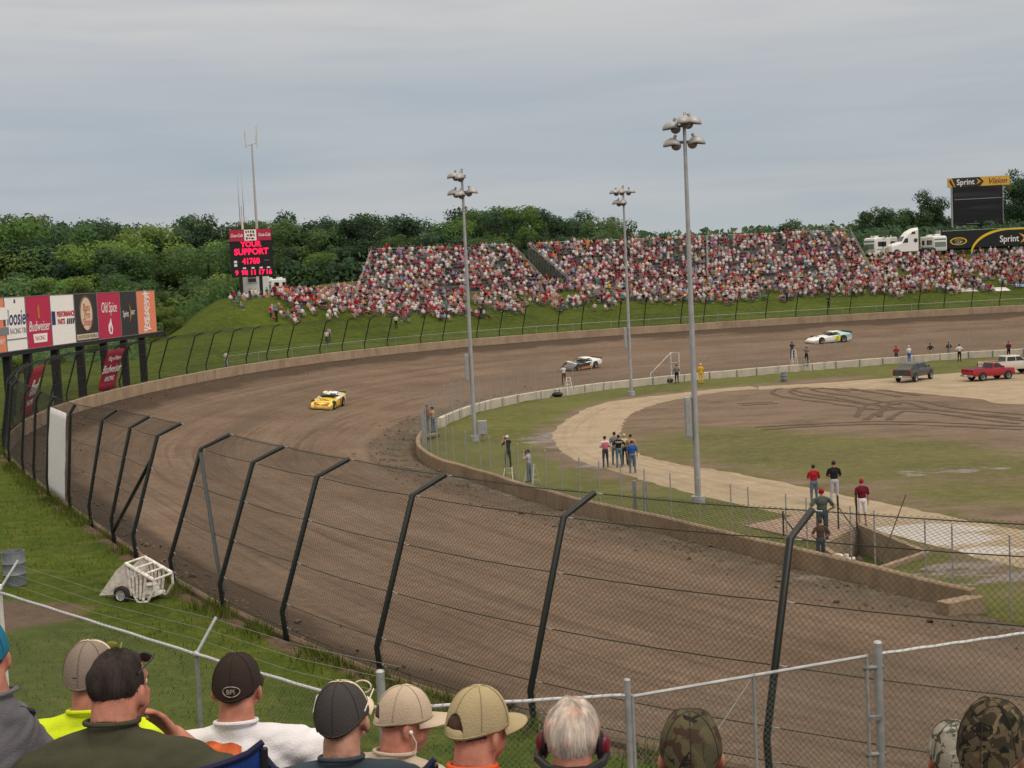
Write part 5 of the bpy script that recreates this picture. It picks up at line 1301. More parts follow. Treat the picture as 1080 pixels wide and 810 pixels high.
def seated(B, hs, w=1.0, b=1.0, lean=0.0, tall=1.0, raise_arm=None, neck=1.0, belly=0.0, sink=0.0, slope=(0, 0)):
    """seated figure on a seat of height hs; returns the head joint"""
    f = lambda x, y, z: Vector((x, y + lean * (z - .1) , hs + z * tall))
    B.ell(f(0, -.01, .12), (.195 * w, .155 * b, .15), 'pants'); B.ell(f(0, .05 + belly, .29), (.180 * w, .155 * b + belly, .19), 'shirt'); B.ell(f(0, .01, .45), (.190 * w, .130 * b, .20), 'shirt')
    B.ell(f(0, -.035 * b, .50), (.165 * w, .095 * b, .15), 'shirt')
    B.cap(f(-.14 * w, 0, .575 - slope[0] * .8), .078 * b, f(.14 * w, 0, .575 - slope[1] * .8), .078 * b, 'shirt')
    for s in (-1, 1):
        q = slope[0] if s < 0 else slope[1]
        B.cap(f(s * .03, -.014, .628), .050 * neck, f(s * .155 * w, -.005, .592 - q * .75), .062 * b, 'shirt')
        B.ell(f(s * .195 * w, 0, .555 - q), (.072 * b, .076 * b, .085), 'shirt')
    B.cap(f(0, -.010, .60), .080 * neck, f(0, -.008, .632), .070 * neck, 'shirt', .0)
    B.cap(f(0, -.006, .60), .062 * neck, f(0, .02, .72), .058 * neck, 'skin')
    for s in (-1, 1):
        sh = f(s * .205 * w, 0, .555 - (slope[0] if s < 0 else slope[1]))
        if raise_arm == s:
            el = f(s * .25 * w, .27, .33); wr = f(s * .10, .25, .57)
            B.cap(sh, .068 * b, sh.lerp(el, .72), .070 * b, 'shirt', .008); B.cap(sh, .05, el, .046, 'skin'); B.cap(el, .048, wr, .030, 'skin')
            hand(B, wr, Vector((-s * .35, -.25, .6)), Vector((s * .6, .7, .1)), -s, 1.0, .9)
        else:
            el = f(s * .275 * w, .05, .29); wr = f(s * .165, .30, .215)
            B.cap(sh, .066 * b, sh.lerp(el, .78), .064 * b, 'shirt', .008); B.cap(sh, .05, el, .045, 'skin'); B.cap(el, .047, wr, .030, 'skin')
            hand(B, wr, Vector((-s * .25, .9, -.12)), Vector((s * .2, 0, 1)), -s, 1.0, .5)
        kn = Vector((s * .15, .43 + lean * .1, hs + .07)); hp = f(s * .10 * w, .03, .09); an = Vector((s * .15, .47, .10))
        B.cap(hp, .092 * b, kn, .066, 'pants'); B.cap(kn, .064, an, .048, 'pants'); B.cap(Vector((s * .15, .44, .055)), .046, Vector((s * .165, .64, .04)), .040, 'shoe'); B.cap(Vector((s * .15, .40, .05)), .042, an, .042, 'shoe')
    return f(0, .045, .785 - sink)

def seam_of(m):
    b = m.node_tree.nodes['Principled BSDF']; nm = m.name + '_seam'
    if nm in MATS: return MATS[nm]
    k = [n for n in m.node_tree.nodes if n.type == 'VECT_MATH']; c = tuple(k[0].inputs[0].default_value) if k else (.05, .045, .03)
    return mat(nm, tuple(x * .62 for x in c), .95, noise=.3, nscale=300)
def strands(o, n, L, seed, lift=.35):
    """loose strands of hair lying over the shell"""
    me = o.data; r = np.random.default_rng(seed); me.calc_loop_triangles(); F = [p for p in me.polygons]; V = []; T = []
    for i in r.integers(0, len(F), n):
        p = F[int(i)]; c = np.array(p.center); nn = np.array(p.normal); c0 = c - np.array([0, 0, .06])
        if nn @ (c - np.array(me.vertices[0].co) * 0 - c.mean()) < -9: continue
        d = np.array([r.normal() * .35, -.25, -1.0]); d = d - nn * (d @ nn) * .8 + nn * lift * r.uniform(.1, 1); d /= np.linalg.norm(d)
        s_ = np.cross(d, nn); s_ /= max(1e-6, np.linalg.norm(s_)); q = c + nn * .002 + r.normal(size=3) * .0012; l = L * r.uniform(.5, 1.2); k = len(V)
        V += [q - s_ * .0006, q + s_ * .0006, q + d * l]; T.append((k, k + 1, k + 2))
    m2 = bpy.data.meshes.new('strands'); m2.from_pydata([tuple(v) for v in V], [], T); m2.materials.append(o.data.materials[0]); m2.update(); h = link(bpy.data.objects.new('hair', m2), o.parent); return h
def cap_hat(parent, c, M, m, mb_=None, k=1.0, brim=True, hole=False, front=None, squash=1.0, high=1.0, name='cap', rimdrop=0.0, badge=None):
    """baseball cap: six-panel dome with sweatband, button, curved brim, optional strap opening at the back"""
    c = Vector(c); f = lambda v: c + M @ (Vector(v) * k)
    nu, nv = 96, 32; rx, ry, rz = .0845, .1075, .098 * high; base = -.012; V = []; F = []
    def pt(az, t, inf=0.0):
        # t 0 rim .. 1 crown
        a = t * PI / 2; rr = math.cos(a) ** (.82); zz = math.sin(a) ** 1.05
        x, y = math.cos(az), math.sin(az)
        fr = max(0, y)
        seam = -.0016 * math.exp(-((math.sin(az * 3) / .12) ** 2)) * (1 - t)
        q_ = Vector((x * 2.6 + c.x * 9, y * 2.6 + c.y * 9, t * 3.2)); crease = .0022 * MN.noise(q_) + .0030 * (abs(MN.noise(q_ * 1.7 + Vector((3, 1, 5)))) - .2) + .0011 * MN.noise(q_ * 4)
        rr2 = rr * (1 + .02 * math.sin(az * 2 + 1)) + seam + crease * 3
        z0 = base - (.022 + rimdrop) * max(0, -y) ** 2 + .006 * fr
        top = (rz * (1 + .10 * fr * (1 - fr)) ) * squash
        return (x * (rx + inf) * rr2, -.004 + y * (ry + inf) * rr2, .022 + z0 + (top - z0) * zz + inf)
    def inside(az, t): return hole and math.sin(az) < 0 and (math.cos(az) / .44) ** 2 + ((t - .04) / .34) ** 2 < 1 and t > .045
    ins_ = []
    for i in range(nv + 1):
        for j in range(nu):
            az, t = 2 * PI * j / nu, i / nv; q = inside(az, t); ins_.append(q)
            if q:                                        # edge of the strap opening: drawn onto a clean arch
                e = math.sqrt((math.cos(az) / .44) ** 2 + ((t - .04) / .34) ** 2); cx = max(-.95, min(.95, math.cos(az) / max(e, .2)))
                V.append(f(pt(2 * PI - math.acos(cx), max(.05, .04 + (t - .04) / max(e, .2)))))
            else: V.append(f(pt(az, t)))
    mb = MB(); keep = []; mi = []
    for i in range(nv):
        for j in range(nu):
            az = 2 * PI * (j + .5) / nu; t = (i + .5) / nv; dx = math.cos(az); dy = math.sin(az)
            if ins_[i * nu + j] and ins_[i * nu + (j + 1) % nu] and ins_[(i + 1) * nu + (j + 1) % nu] and ins_[(i + 1) * nu + j]: continue
            mb.m = 1 if (front and dy > .30 - (t * .1)) else 0
            o = len(V); mb.add([V[i * nu + j], V[i * nu + (j + 1) % nu], V[(i + 1) * nu + (j + 1) % nu], V[(i + 1) * nu + j]], [(0, 1, 2, 3)])
    me_v = mb
    o = mb.build(name, [m, front or m], parent, ang=70, fix=False)
    bm = bmesh.new(); bm.from_mesh(o.data); bmesh.ops.remove_doubles(bm, verts=bm.verts, dist=1e-5); bmesh.ops.recalc_face_normals(bm, faces=bm.faces); bm.to_mesh(o.data); bm.free()
    sd = o.modifiers.new('t', 'SOLIDIFY'); sd.thickness = .0035; sd.offset = 1
    mb = MB(); mb.ell(f((0, -.004, .022 + rz * squash + .002)), (.007 * k, .007 * k, .004 * k), 10, 6); mb.build('button', m, o)
    mb = MB(); rr = [f((math.cos(2 * PI * j / 32) * (rx + .002), -.004 + math.sin(2 * PI * j / 32) * (ry + .002), .022 + base + .006 - (.022 + rimdrop) * max(0, -math.sin(2 * PI * j / 32)) ** 2 + .006 * max(0, math.sin(2 * PI * j / 32)))) for j in range(33)]
    mb.tube(rr, .0024 * k, 6, False); mb.build('sweatband', m, o)
    mb = MB()                                            # panel seams with their stitching, and eyelets
    for k6 in range(6):
        az = PI / 6 + k6 * PI / 3; prev = [pt(az, .06 + .92 * i / 20, .0042) for i in range(21) if not inside(az, .06 + .92 * i / 20)]
        if len(prev) > 2: mb.tube([f(q) for q in prev], .0011 * k, 4, False)
    mb.build('stitching', seam_of(m), o, fix=False)
    if brim:
        mb = MB(); rows = []
        for i in range(9):
            t = i / 8; r_ = []
            for j in range(17):
                u = (j / 16 - .5) * 2; az = PI / 2 - u * 1.12
                bx, by = math.cos(az) * rx * .99, math.sin(az) * ry * .99
                ext = .096 * math.sqrt(max(0, 1 - (abs(u)) ** 2.6))
                r_.append(f((bx * (1 + .14 * t), -.004 + by + ext * t, .022 + base + .006 - .010 * t - .016 * u * u * (.4 + .6 * t))))
            rows.append(r_)
        mb.loft(rows, close=False, caps=False); b_ = mb.build('brim', mb_ or front or m, o, ang=80); s_ = b_.modifiers.new('t', 'SOLIDIFY'); s_.thickness = .004
    return o
def hair_shell(parent, c, M, m, k=1.0, top=True, low=-.085, thick=.004, grow=.0035, bald=0.0):
    c = Vector(c); f = lambda v: c + M @ (Vector(v) * k); nu, nv = 56, 28; V = []
    rx, ry, rz = .0765 + grow, .0975 + grow, .094 + grow
    ok = []
    for i in range(nv + 1):
        a = -PI / 2 * .98 + PI * .98 * i / nv
        for j in range(nu):
            b = 2 * PI * j / nu; x, y, z = rx * math.cos(a) * math.cos(b), ry * math.cos(a) * math.sin(b), rz * math.sin(a)
            if z < 0: s_ = 1 - .16 * (-z / rz); x *= s_; y *= s_
            nz = MN.noise(Vector((x * 60, y * 60, z * 25))) * .003 + MN.noise(Vector((x * 20, y * 20, z * 20))) * .004
            q = 1 + nz / .09; V.append(f((x * q, -.005 + y * q, .022 + z * q)))
            yy = y
            keep = (z + .022 > low + .01 * math.sin(b * 9)) and (yy < .025 + max(0, z - .035) * 1.5) 
            if yy > -.03 and z + .022 < -.02 and abs(x) > .05: keep = keep and (yy < -.028 or (yy < .028 and z > -.05 and yy > .012))
            if not top and z > .004: keep = False
            ok.append(keep)
    mb = MB()
    mb.v = [tuple(v) for v in V]
    for i in range(nv):
        for j in range(nu):
            q = (i * nu + j, i * nu + (j + 1) % nu, (i + 1) * nu + (j + 1) % nu, (i + 1) * nu + j)
            if all(ok[t] for t in q): mb.f.append(list(q)); mb.mi.append(0); mb.sm.append(True)
    o = mb.build('hair', m, parent, ang=180, fix=False)
    bm = bmesh.new(); bm.from_mesh(o.data); bmesh.ops.delete(bm, geom=[v for v in bm.verts if not v.link_faces], context='VERTS'); bmesh.ops.recalc_face_normals(bm, faces=bm.faces); bm.to_mesh(o.data); bm.free()
    s_ = o.modifiers.new('t', 'SOLIDIFY'); s_.thickness = thick; s_.offset = 0
    return o
def eyes(parent, c, M, k=1.0):
    for s in (-1, 1):
        q = Vector(c) + M @ (Vector((s * .031, .078, .0)) * k); mb = MB(); mb.m = 0; mb.ell(q, (.0125 * k,) * 3, 12, 8); mb.m = 1; mb.ell(q + M @ Vector((0, .0085 * k, 0)), (.006 * k, .005 * k, .006 * k), 8, 6); mb.build('eye', [M_EYE, M_IRIS], parent)

def floor_at(y): return 9.88 - .335 * round(y / 1.0 + .1)
TERR = {}
def spectator(label, hx, hy, d, shirt, skin=SKIN, yaw=0, head=(0, 0, 0), w=1.0, b=1.0, k=1.0, pants=None, lean=0.0, raise_arm=None, fold=.022, seed=0, neck=1.0, floor=None, belly=0.0, voxel=.0085, sink=0.0, slope=(0, 0)):
    """hx, hy: where the middle of the head shows; d: how far away"""
    c = on_y(hx, hy, d); fl = floor
    B = Blob(); hs = min(.52, max(.20, .34 + (c.z - fl) - 1.16))
    tall = (c.z - fl - hs) / (.785 - sink)
    hj = seated(B, hs, w, b, lean, tall, raise_arm, neck, belly, sink, slope)
    M = M_head(*head); hc = hj + M @ Vector((0, .012, .0)) * k
    B.cap(hj + Vector((0, -.02, -.13)), .056 * neck, hc + M @ Vector((0, -.015, -.045)), .054 * neck, 'skin')
    head_prims(B, hc, M, k)
    me = B.mesh('person', voxel, {'skin': skin, 'shirt': shirt, 'pants': pants or fabric('denim', (.035, .05, .085)), 'shoe': M_SHOE}, 5, fold, ('shirt',), seed)
    o = link(bpy.data.objects.new('person', me)); Rz = Matrix.Rotation(R(yaw), 3, 'Z')
    off = Rz @ hc; o.location = (c.x - off.x, c.y - off.y, fl); o.rotation_euler = (0, 0, R(yaw))
    tag(o, label, 'person', 'seated spectators nearest the camera')
    mb = MB(); zc = hs + .632 * tall + .043 * neck; rr_ = .0645 * neck
    mb.tube([Vector((rr_ * 1.04 * math.cos(2 * PI * i / 28), -.006 + lean * (.66 * tall - .1) + rr_ * 1.02 * math.sin(2 * PI * i / 28), zc + .004 - .012 * math.sin(2 * PI * i / 28))) for i in range(29)], .0082, 8, False); mb.build('collar', shirt, o)
    eyes(o, hc, M, k)
    return o, hc, M
def patch(parent, body, w, h, cx, cz, m, name, nx=24, nz=8, edge=.0, off=.005, ystart=-.6, wav=None):
    """cloth print: a fine grid laid over the back of the body"""
    rows = []
    for j in range(nz + 1):
        r_ = []
        for i in range(nx + 1):
            u, v = i / nx - .5, j / nz - .5
            r_.append(Vector((cx + u * w, ystart, cz + v * h + (wav(u, v) if wav else 0))))
        rows.append(r_)
    mb = MB(); mb.loft(rows, close=False, caps=False); o = mb.build(name, m, parent, fix=False)
    s_ = o.modifiers.new('s', 'SHRINKWRAP'); s_.target = body; s_.wrap_method = 'PROJECT'; s_.use_project_y = True; s_.use_positive_direction = True; s_.use_negative_direction = False; s_.offset = off; s_.wrap_mode = 'ABOVE_SURFACE'
    return o
def camp_chair(loc, rz, seat, hb, w, m, label, roll=0.0, wtop=None, sag=.09):
    """folding camp chair: crossed legs, slung seat, sagging back between two posts"""
    root = empty('camp_chair', loc, rz, label, 'folding chair', 'folding chairs of the nearest spectators'); root.rotation_euler = (0, R(roll), rz); wt = (wtop or w) / 2; w2 = w / 2
    mb = MB()
    for s in (-1, 1):
        mb.tube([(s * w2, .42, 0), (s * w2 * .95, -.12, seat + .02), (s * wt, -.195, hb - .03)], .012, 8); mb.tube([(s * w2, -.18, 0), (s * w2, .40, seat + .03)], .012, 8); mb.tube([(s * w2, -.12, seat), (s * w2, .42, seat + .24), ], .010, 8)
    mb.tube([(-w2, .42, .02), (w2, .40, seat)], .010, 8); mb.tube([(w2, .42, .02), (-w2, .40, seat)], .010, 8); mb.tube([(-w2, -.18, .02), (w2, -.15, seat)], .010, 8); mb.tube([(w2, -.18, .02), (-w2, -.15, seat)], .010, 8)
    mb.build('frame', M_BLACK, root)
    def sheet(name, fn, nx=14, ny=10, th=.012):
        mb = MB(); mb.loft([[Vector(fn(i / nx, j / ny)) for i in range(nx + 1)] for j in range(ny + 1)], close=False, caps=False); o = mb.build(name, m, root); t_ = o.modifiers.new('t', 'SOLIDIFY'); t_.thickness = th; return o
    sheet('seat', lambda u, v: ((u - .5) * w * .96, -.13 + .53 * v, seat + .02 - .07 * math.sin(PI * u)))
    def bk(u, v):
        z = seat + .06 + (hb - seat - .07) * v; hw = (w2 + (wt - w2) * v); x = (u - .5) * 2 * hw
        sg = sag * v * (math.sin(PI * u) ** .6); return (x, -.13 - .07 * v - .05 * math.sin(PI * u) * (1 - .4 * v), z - sg)
    bo = sheet('backrest', bk, 20)
    mb = MB(); mb.tube([Vector(bk(i / 20, 1)) for i in range(21)], .010, 6); mb.build('binding', mat('navy_binding', (.012, .014, .05), .8), bo)
    for s in (-1, 1):
        mb = MB(); mb.box((s * w2, .14, seat + .245), (.07, .52, .015)); mb.build('armrest', m, root, smooth=False)
    return root

OLIVE = fabric('olive', (.052, .052, .033)); WTEE = fabric('white_tee', (.68, .66, .70), .05); SLATE = fabric('slate_tee', (.040, .058, .075)); BEIGE = fabric('beige', (.44, .36, .28)); ORGS = fabric('orange', (.62, .10, .035)); NEON = fabric('neon_yellow', (.55, .68, .02), .05); GREYS = fabric('grey', (.13, .125, .14)); PBLUE = fabric('pale_blue', (.30, .38, .42)); CAMOS = fabric('brown_jacket', (.05, .04, .03))
C_BROWN = fabric('brown_cap', (.030, .021, .018)); C_GREY = fabric('grey_cap', (.048, .044, .045)); C_BEIGE = fabric('beige_cap', (.46, .37, .28)); C_KHAKI = fabric('khaki_cap', (.36, .29, .17)); C_TAN = fabric('taupe_cap', (.21, .165, .14)); C_TEAL = fabric('teal_cap', (.015, .13, .22)); C_CREAM = fabric('cream_cap', (.58, .47, .34))
def camo(name, a, b, c, d, sc=1.0):
    g = G('camo_' + name); n1 = g.noise(14 * sc, detail=3, dist=1.2); n2 = g.noise(17 * sc, g.mapping((1, 1, 1), None, (4, 2, 7)), detail=3, dist=1.5); n3 = g.noise(20 * sc, g.mapping((1, 1, 1), None, (9, 1, 3)), detail=3, dist=1.0)
    col = g.mix(g.mr(n1, .50, .52), a, b); col = g.mix(g.mr(n2, .55, .57), col, c); col = g.mix(g.mr(n3, .59, .61), col, d)
    g.bump(g.noise(160), .2, .01); return g.out(col, .9, .12)
CAMO1 = camo('woodland', (.085, .075, .042), (.062, .055, .033), (.050, .030, .022), (.016, .014, .014), .62); CAMO2 = camo('forest', (.085, .065, .040), (.032, .026, .017), (.012, .011, .009), (.13, .10, .062), 1.0); CAMO3 = camo('pale', (.26, .24, .20), (.20, .19, .16), (.06, .065, .05), (.33, .31, .28))
FA, FBk = 8.62, 8.36
# olive shirt, seen broad from behind, cheek resting on his hand
o, hc, M = spectator('broad man in a plain olive green T-shirt with short dark hair and no cap', 126, 726, 4.2, OLIVE, SKINR, yaw=-6, head=(-14, 2, 0), w=1.55, b=1.28, lean=.10, raise_arm=1, seed=3, neck=1.16, floor=FA, belly=.05, sink=.03, slope=(.075, .04))
strands(hair_shell(o, hc, M, HAIRD, low=-.055, grow=.005), 5200, .014, 1)
mb = MB(); gl = mat('sunglass_frame', (.012, .012, .013), .2)
for s in (-1, 1): mb.tube([hc + M @ Vector(q) for q in ((s * .082, -.02, .055), (s * .084, .05, .075), (s * .075, .085, .085))], .003, 6); mb.ell(hc + M @ Vector((s * .040, .088, .072)), (.026, .007, .017), 12, 8, M)
mb.tube([hc + M @ Vector((-.03, .091, .074)), hc + M @ Vector((.03, .091, .074))], .004, 5); mb.build('sunglasses', gl, o)
# white T-shirt, dark brown cap
o, hc, M = spectator('man in a white orange-printed T-shirt and a dark brown cap with oval badge', 250, 725, 5.15, WTEE, SKINR, yaw=2, head=(-4, 0, 0), w=1.38, b=1.18, seed=8, neck=1.12, floor=FBk)
hair_shell(o, hc, M, HAIRD, top=False, low=-.06)
cp = cap_hat(o, hc, M, C_BROWN, rimdrop=.014, high=1.04)
bd_ = hc + M @ Vector((.004, -.1155, .017))
mb = MB(); nn = 28
mb.tube([bd_ + M @ Vector((.031 * math.cos(2 * PI * i / nn), -.002 + .012 * (math.cos(2 * PI * i / nn) ** 2), .019 * math.sin(2 * PI * i / nn))) for i in range(nn + 1)], .0018, 5, False); mb.build('badge', mat('badge_thread', (.34, .29, .27), .7), cp)
t = text('badge_lettering', 'BPI', .024, MATS['badge_thread'], cp, bd_ + M @ Vector((0, -.0045, 0)), (0, 0, 0), ext=.001); t.rotation_euler = (M @ Matrix.Rotation(PI / 2, 3, 'X')).to_euler()
patch(o, o, .26, .055, -.10, hc.z - .188, mat('orange_print', (.52, .105, .03), .8, noise=.35, nscale=30), 'shirt_print', wav=lambda u, v: -.05 * u * u + .004 * math.sin(u * 21))
tx = text('shirt_lettering', 'the Garage', .055, mat('print_brown', (.22, .11, .07), .8), o, (0, 0, 0), (0, 0, 0), ext=0)
me = tx.data.copy(); bpy.data.objects.remove(tx)
bm = bmesh.new(); bm.from_mesh(me); bmesh.ops.triangulate(bm, faces=bm.faces); bmesh.ops.subdivide_edges(bm, edges=bm.edges, cuts=1, use_grid_fill=False)
for v in bm.verts: v.co = Vector((v.co.x - .07, -.6, v.co.y + hc.z - .262))
bm.to_mesh(me); bm.free(); tx = link(bpy.data.objects.new('shirt_lettering', me), o); s_ = tx.modifiers.new('s', 'SHRINKWRAP'); s_.target = o; s_.wrap_method = 'PROJECT'; s_.use_project_y = True; s_.use_negative_direction = False; s_.offset = .006; s_.wrap_mode = 'ABOVE_SURFACE'
# slate T-shirt, dark grey cap with a cream front, sunglasses on it
o, hc, M = spectator('man in a slate blue T-shirt and dark grey cap with a cream front panel', 361, 757, 4.6, SLATE, SKIN, yaw=0, head=(-10, 3, -2), w=1.12, b=1.08, seed=12, neck=1.05, floor=FBk)
hair_shell(o, hc, M, HAIRB, top=False, low=-.05, grow=.0015)
cp = cap_hat(o, hc, M, C_GREY, front=C_CREAM, rimdrop=.018)
mb = MB(); mb.tube([hc + M @ Vector(q) for q in ((.088, -.03, .03), (.094, .04, .06), (.088, .095, .062))], .0025, 6); mb.tube([hc + M @ Vector(q) for q in ((-.088, -.03, .03), (-.094, .04, .06), (-.088, .095, .062))], .0025, 6)
for s in (-1, 1): mb.tube([hc + M @ Vector((s * .045 + .030 * math.cos(2 * PI * i / 16), .112, .065 + .022 * math.sin(2 * PI * i / 16))) for i in range(17)], .0028, 6, False)
mb.build('eyeglasses', mat('pale_frame', (.55, .5, .45), .3), cp)
# beige cap and striped beige shirt, turned right
o, hc, M = spectator('man in a beige cap and striped beige shirt turned to the right, wearing an earphone', 426, 759, 5.2, BEIGE, SKINR, yaw=-30, head=(-44, -4, 2), w=1.08, b=1.05, seed=17, neck=1.12, floor=FBk)
hair_shell(o, hc, M, HAIRB, low=-.052, grow=.0005)
cap_hat(o, hc, M, C_BEIGE, hole=True, high=1.08)
for k_ in range(2): patch(o, o, .42, .009, 0, hc.z - .165 - .020 * k_, mat('stripe_brown', (.05, .035, .04), .9), 'stripe', wav=lambda u, v: -.16 * u * u, off=.004)
mb = MB(); ea = hc + M @ Vector((.088, .008, -.02)); mb.ell(ea, (.009, .008, .009), 10, 6); mb.tube([ea, hc + M @ Vector((.088, .03, -.06)), hc + M @ Vector((.075, .03, -.11)), hc + M @ Vector((.06, .01, -.16))], .0022, 6); mb.build('earphone', M_WHITE, o)
# khaki cap, orange shirt
o, hc, M = spectator('man in a khaki cap with curved brim and bright orange shirt collar, looking right', 504, 768, 4.35, ORGS, SKINR, yaw=-14, head=(-30, -3, 3), w=1.1, b=1.08, seed=23, neck=1.1, floor=FA)
strands(hair_shell(o, hc, M, HAIRB, low=-.078, grow=.0015), 1800, .014, 3)
cap_hat(o, hc, M, C_KHAKI, hole=True, high=1.12)
# white hair, ear defenders
o, hc, M = spectator('white-haired old man in dark red ear defenders with a black band behind his neck', 604, 778, 4.2, PBLUE, SKINR, yaw=-3, head=(-8, 4, 2), w=1.05, b=1.05, seed=29, neck=1.05, floor=FA)
strands(hair_shell(o, hc, M, HAIRW, low=-.075, grow=.006), 5200, .024, 2)
mr_ = mat('muff_red', (.13, .008, .022), .35, noise=.1)
mb = MB(); mb.tube([hc + M @ Vector(q) for q in ((.102, .0, -.045), (.098, -.055, -.050), (.058, -.108, -.054), (0, -.122, -.055), (-.058, -.108, -.054), (-.098, -.055, -.050), (-.102, .0, -.045))], .0135, 8); em = mb.build('ear_defenders', M_BLACK, o)
for s in (-1, 1):
    mb = MB(); mb.ell(hc + M @ Vector((s * .094, .005, -.024)), (.020, .030, .040), 16, 10, M); mb.build('ear_cup', mr_, em)
    mb = MB(); mb.ell(hc + M @ Vector((s * .083, .003, -.022)), (.012, .038, .050), 16, 10, M); mb.build('ear_cushion', M_BLACK, em)
    mb = MB(); mb.tube([hc + M @ Vector((s * .108, -.005, -.06)), hc + M @ Vector((s * .098, -.01, .04))], .0022, 6); mb.build('wire_band', M_GALV, em)
# camouflage caps
o, hc, M = spectator('man in a brown and black woodland camouflage cap, seen from directly behind', 729, 795, 3.95, CAMOS, SKINR, yaw=-4, head=(-3, 4, 0), w=1.1, b=1.1, seed=33, neck=1.1, floor=FA)
hair_shell(o, hc, M, HAIRD, top=False, low=-.06); cap_hat(o, hc, M, CAMO1, rimdrop=.02, high=1.05)
o, hc, M = spectator('person in a dark forest-pattern camouflage hood cap at the lower right corner', 1048, 792, 3.85, CAMOS, SKIN, yaw=-16, head=(-20, 2, 0), w=1.08, b=1.1, seed=37, neck=1.1, floor=FA)
hair_shell(o, hc, M, HAIRD, top=False, low=-.06); cap_hat(o, hc, M, CAMO2, rimdrop=.03, high=1.16, k=1.06)
o, hc, M = spectator('person in a pale grey camouflage cap mostly hidden behind the dark camouflage cap', 1008, 799, 4.6, fabric('dark_tee', (.03, .03, .03)), SKINR, yaw=-6, head=(-4, 0, 0), w=1.05, b=1.05, seed=41, floor=FBk, voxel=.011)
hair_shell(o, hc, M, HAIRD, top=False, low=-.06); cap_hat(o, hc, M, CAMO3, rimdrop=.012)
# neon shirt, taupe cap
o, hc, M = spectator('man in a taupe cap and neon yellow T-shirt behind the broad olive man', 96, 711, 5.0, NEON, SKINR, yaw=0, head=(-8, 2, 0), w=1.12, b=1.08, seed=45, floor=FBk, voxel=.010)
hair_shell(o, hc, M, HAIRD, top=False, low=-.066); cp = cap_hat(o, hc, M, C_TAN, front=C_CREAM, rimdrop=.016)
mb = MB(); mb.tube([hc + M @ Vector(q) for q in ((.089, -.02, .03), (.095, .05, .075), (.08, .10, .085))], .003, 6)
for s in (-1, 1): mb.ell(hc + M @ Vector((s * .042, .100, .076)), (.022, .006, .014), 12, 8, M)
mb.tube([hc + M @ Vector((-.03, .103, .078)), hc + M @ Vector((.03, .103, .078))], .004, 5); mb.build('sunglasses', mat('yellow_lens', (.16, .15, .01), .15), cp)
patch(o, o, .20, .06, -.20, hc.z - .27, mat('green_print', (.10, .22, .06), .8, noise=.6, nscale=50), 'shirt_print', wav=lambda u, v: -.1 * u * u)
# teal cap at the left edge
o, hc, M = spectator('man in a teal cap and grey shirt cut by the left edge', -22, 692, 4.35, GREYS, SKINR, yaw=64, head=(-48, 0, 0), w=.80, b=.80, slope=(.02, .10), seed=51, floor=FA)
hair_shell(o, hc, M, HAIRD, top=False, low=-.06); cap_hat(o, hc, M, C_TEAL, rimdrop=.014)
mb = MB(); mb.tube([hc + Vector(q) for q in ((.02, -.105, -.16), (.10, -.10, -.20), (.16, -.03, -.235), (.17, .06, -.26))], .014, 8); mb.build('strap', M_BLACK, o)

# chairs: the blue ones show, the rest stand under their sitters
BLUEC = fabric('blue_canvas', (.012, .035, .155), .12)
def chair_for(o_label, px, py, d, fl, w, m, label, roll=0.0, hb=None, rz=0):
    q = on_y(px, py, d); hb_ = hb or (q.z - fl)
    return camp_chair((q.x - w / 2 * math.cos(rz), q.y + .20, fl), rz, .38, hb_, w, m, label, roll)
chair_for(None, 277, 779, 3.98, FA, .86, BLUEC, 'blue folding chair of the broad man in the olive T-shirt', 0)
chair_for(None, 437, 793, 4.28, FBk, .52, BLUEC, 'blue folding chair behind the man with the dark grey and cream cap', 3)
for px, d, fl, lab in ((250, 4.95, FBk, 'dark folding chair of the man with the orange-printed white T-shirt'), (430, 5.0, FBk, 'dark folding chair of the man in the striped beige shirt'), (504, 4.15, FA, 'dark folding chair of the man with the orange collar'), (604, 3.95, FA, 'dark folding chair of the white-haired man'), (729, 3.95, FA, 'dark folding chair of the man in the woodland camouflage cap'), (1048, 3.65, FA, 'dark folding chair of the person in the dark camouflage cap'), (97, 4.9, FBk, 'dark folding chair of the man in the neon yellow T-shirt'), (-17, 4.25, FA, 'dark folding chair of the man in the teal cap')):
    q = on_y(px, 780, d); camp_chair((q.x, q.y - .0, fl), 0, .36, .72, .56, M_BLACK, lab)
# terrace they sit on
mb = MB(); mb.s = False
z = 10.0; y = -1.2; edges_ = [(-1.2, 9.95), (1.0, 9.6), (2.0, 9.27), (2.95, 8.94), (3.35, FA), (4.36, FBk), (5.6, 8.0), (6.6, 7.65), (7.6, 7.3), (8.6, 6.95), (9.6, 6.6), (10.6, 6.2), (11.6, 5.8), (12.6, 5.2), (13.4, 4.6)]
for (ya, za), (yb, _) in zip(edges_, edges_[1:] + [(14.2, 0)]): mb.box((0, (ya + yb) / 2, za / 2 + 1.0), (44, yb - ya + .0, za - 2.0))
tag(mb.build('terrace', M_CONC, smooth=False), 'stepped grey concrete terrace under the seated spectators in the foreground', 'terrace')

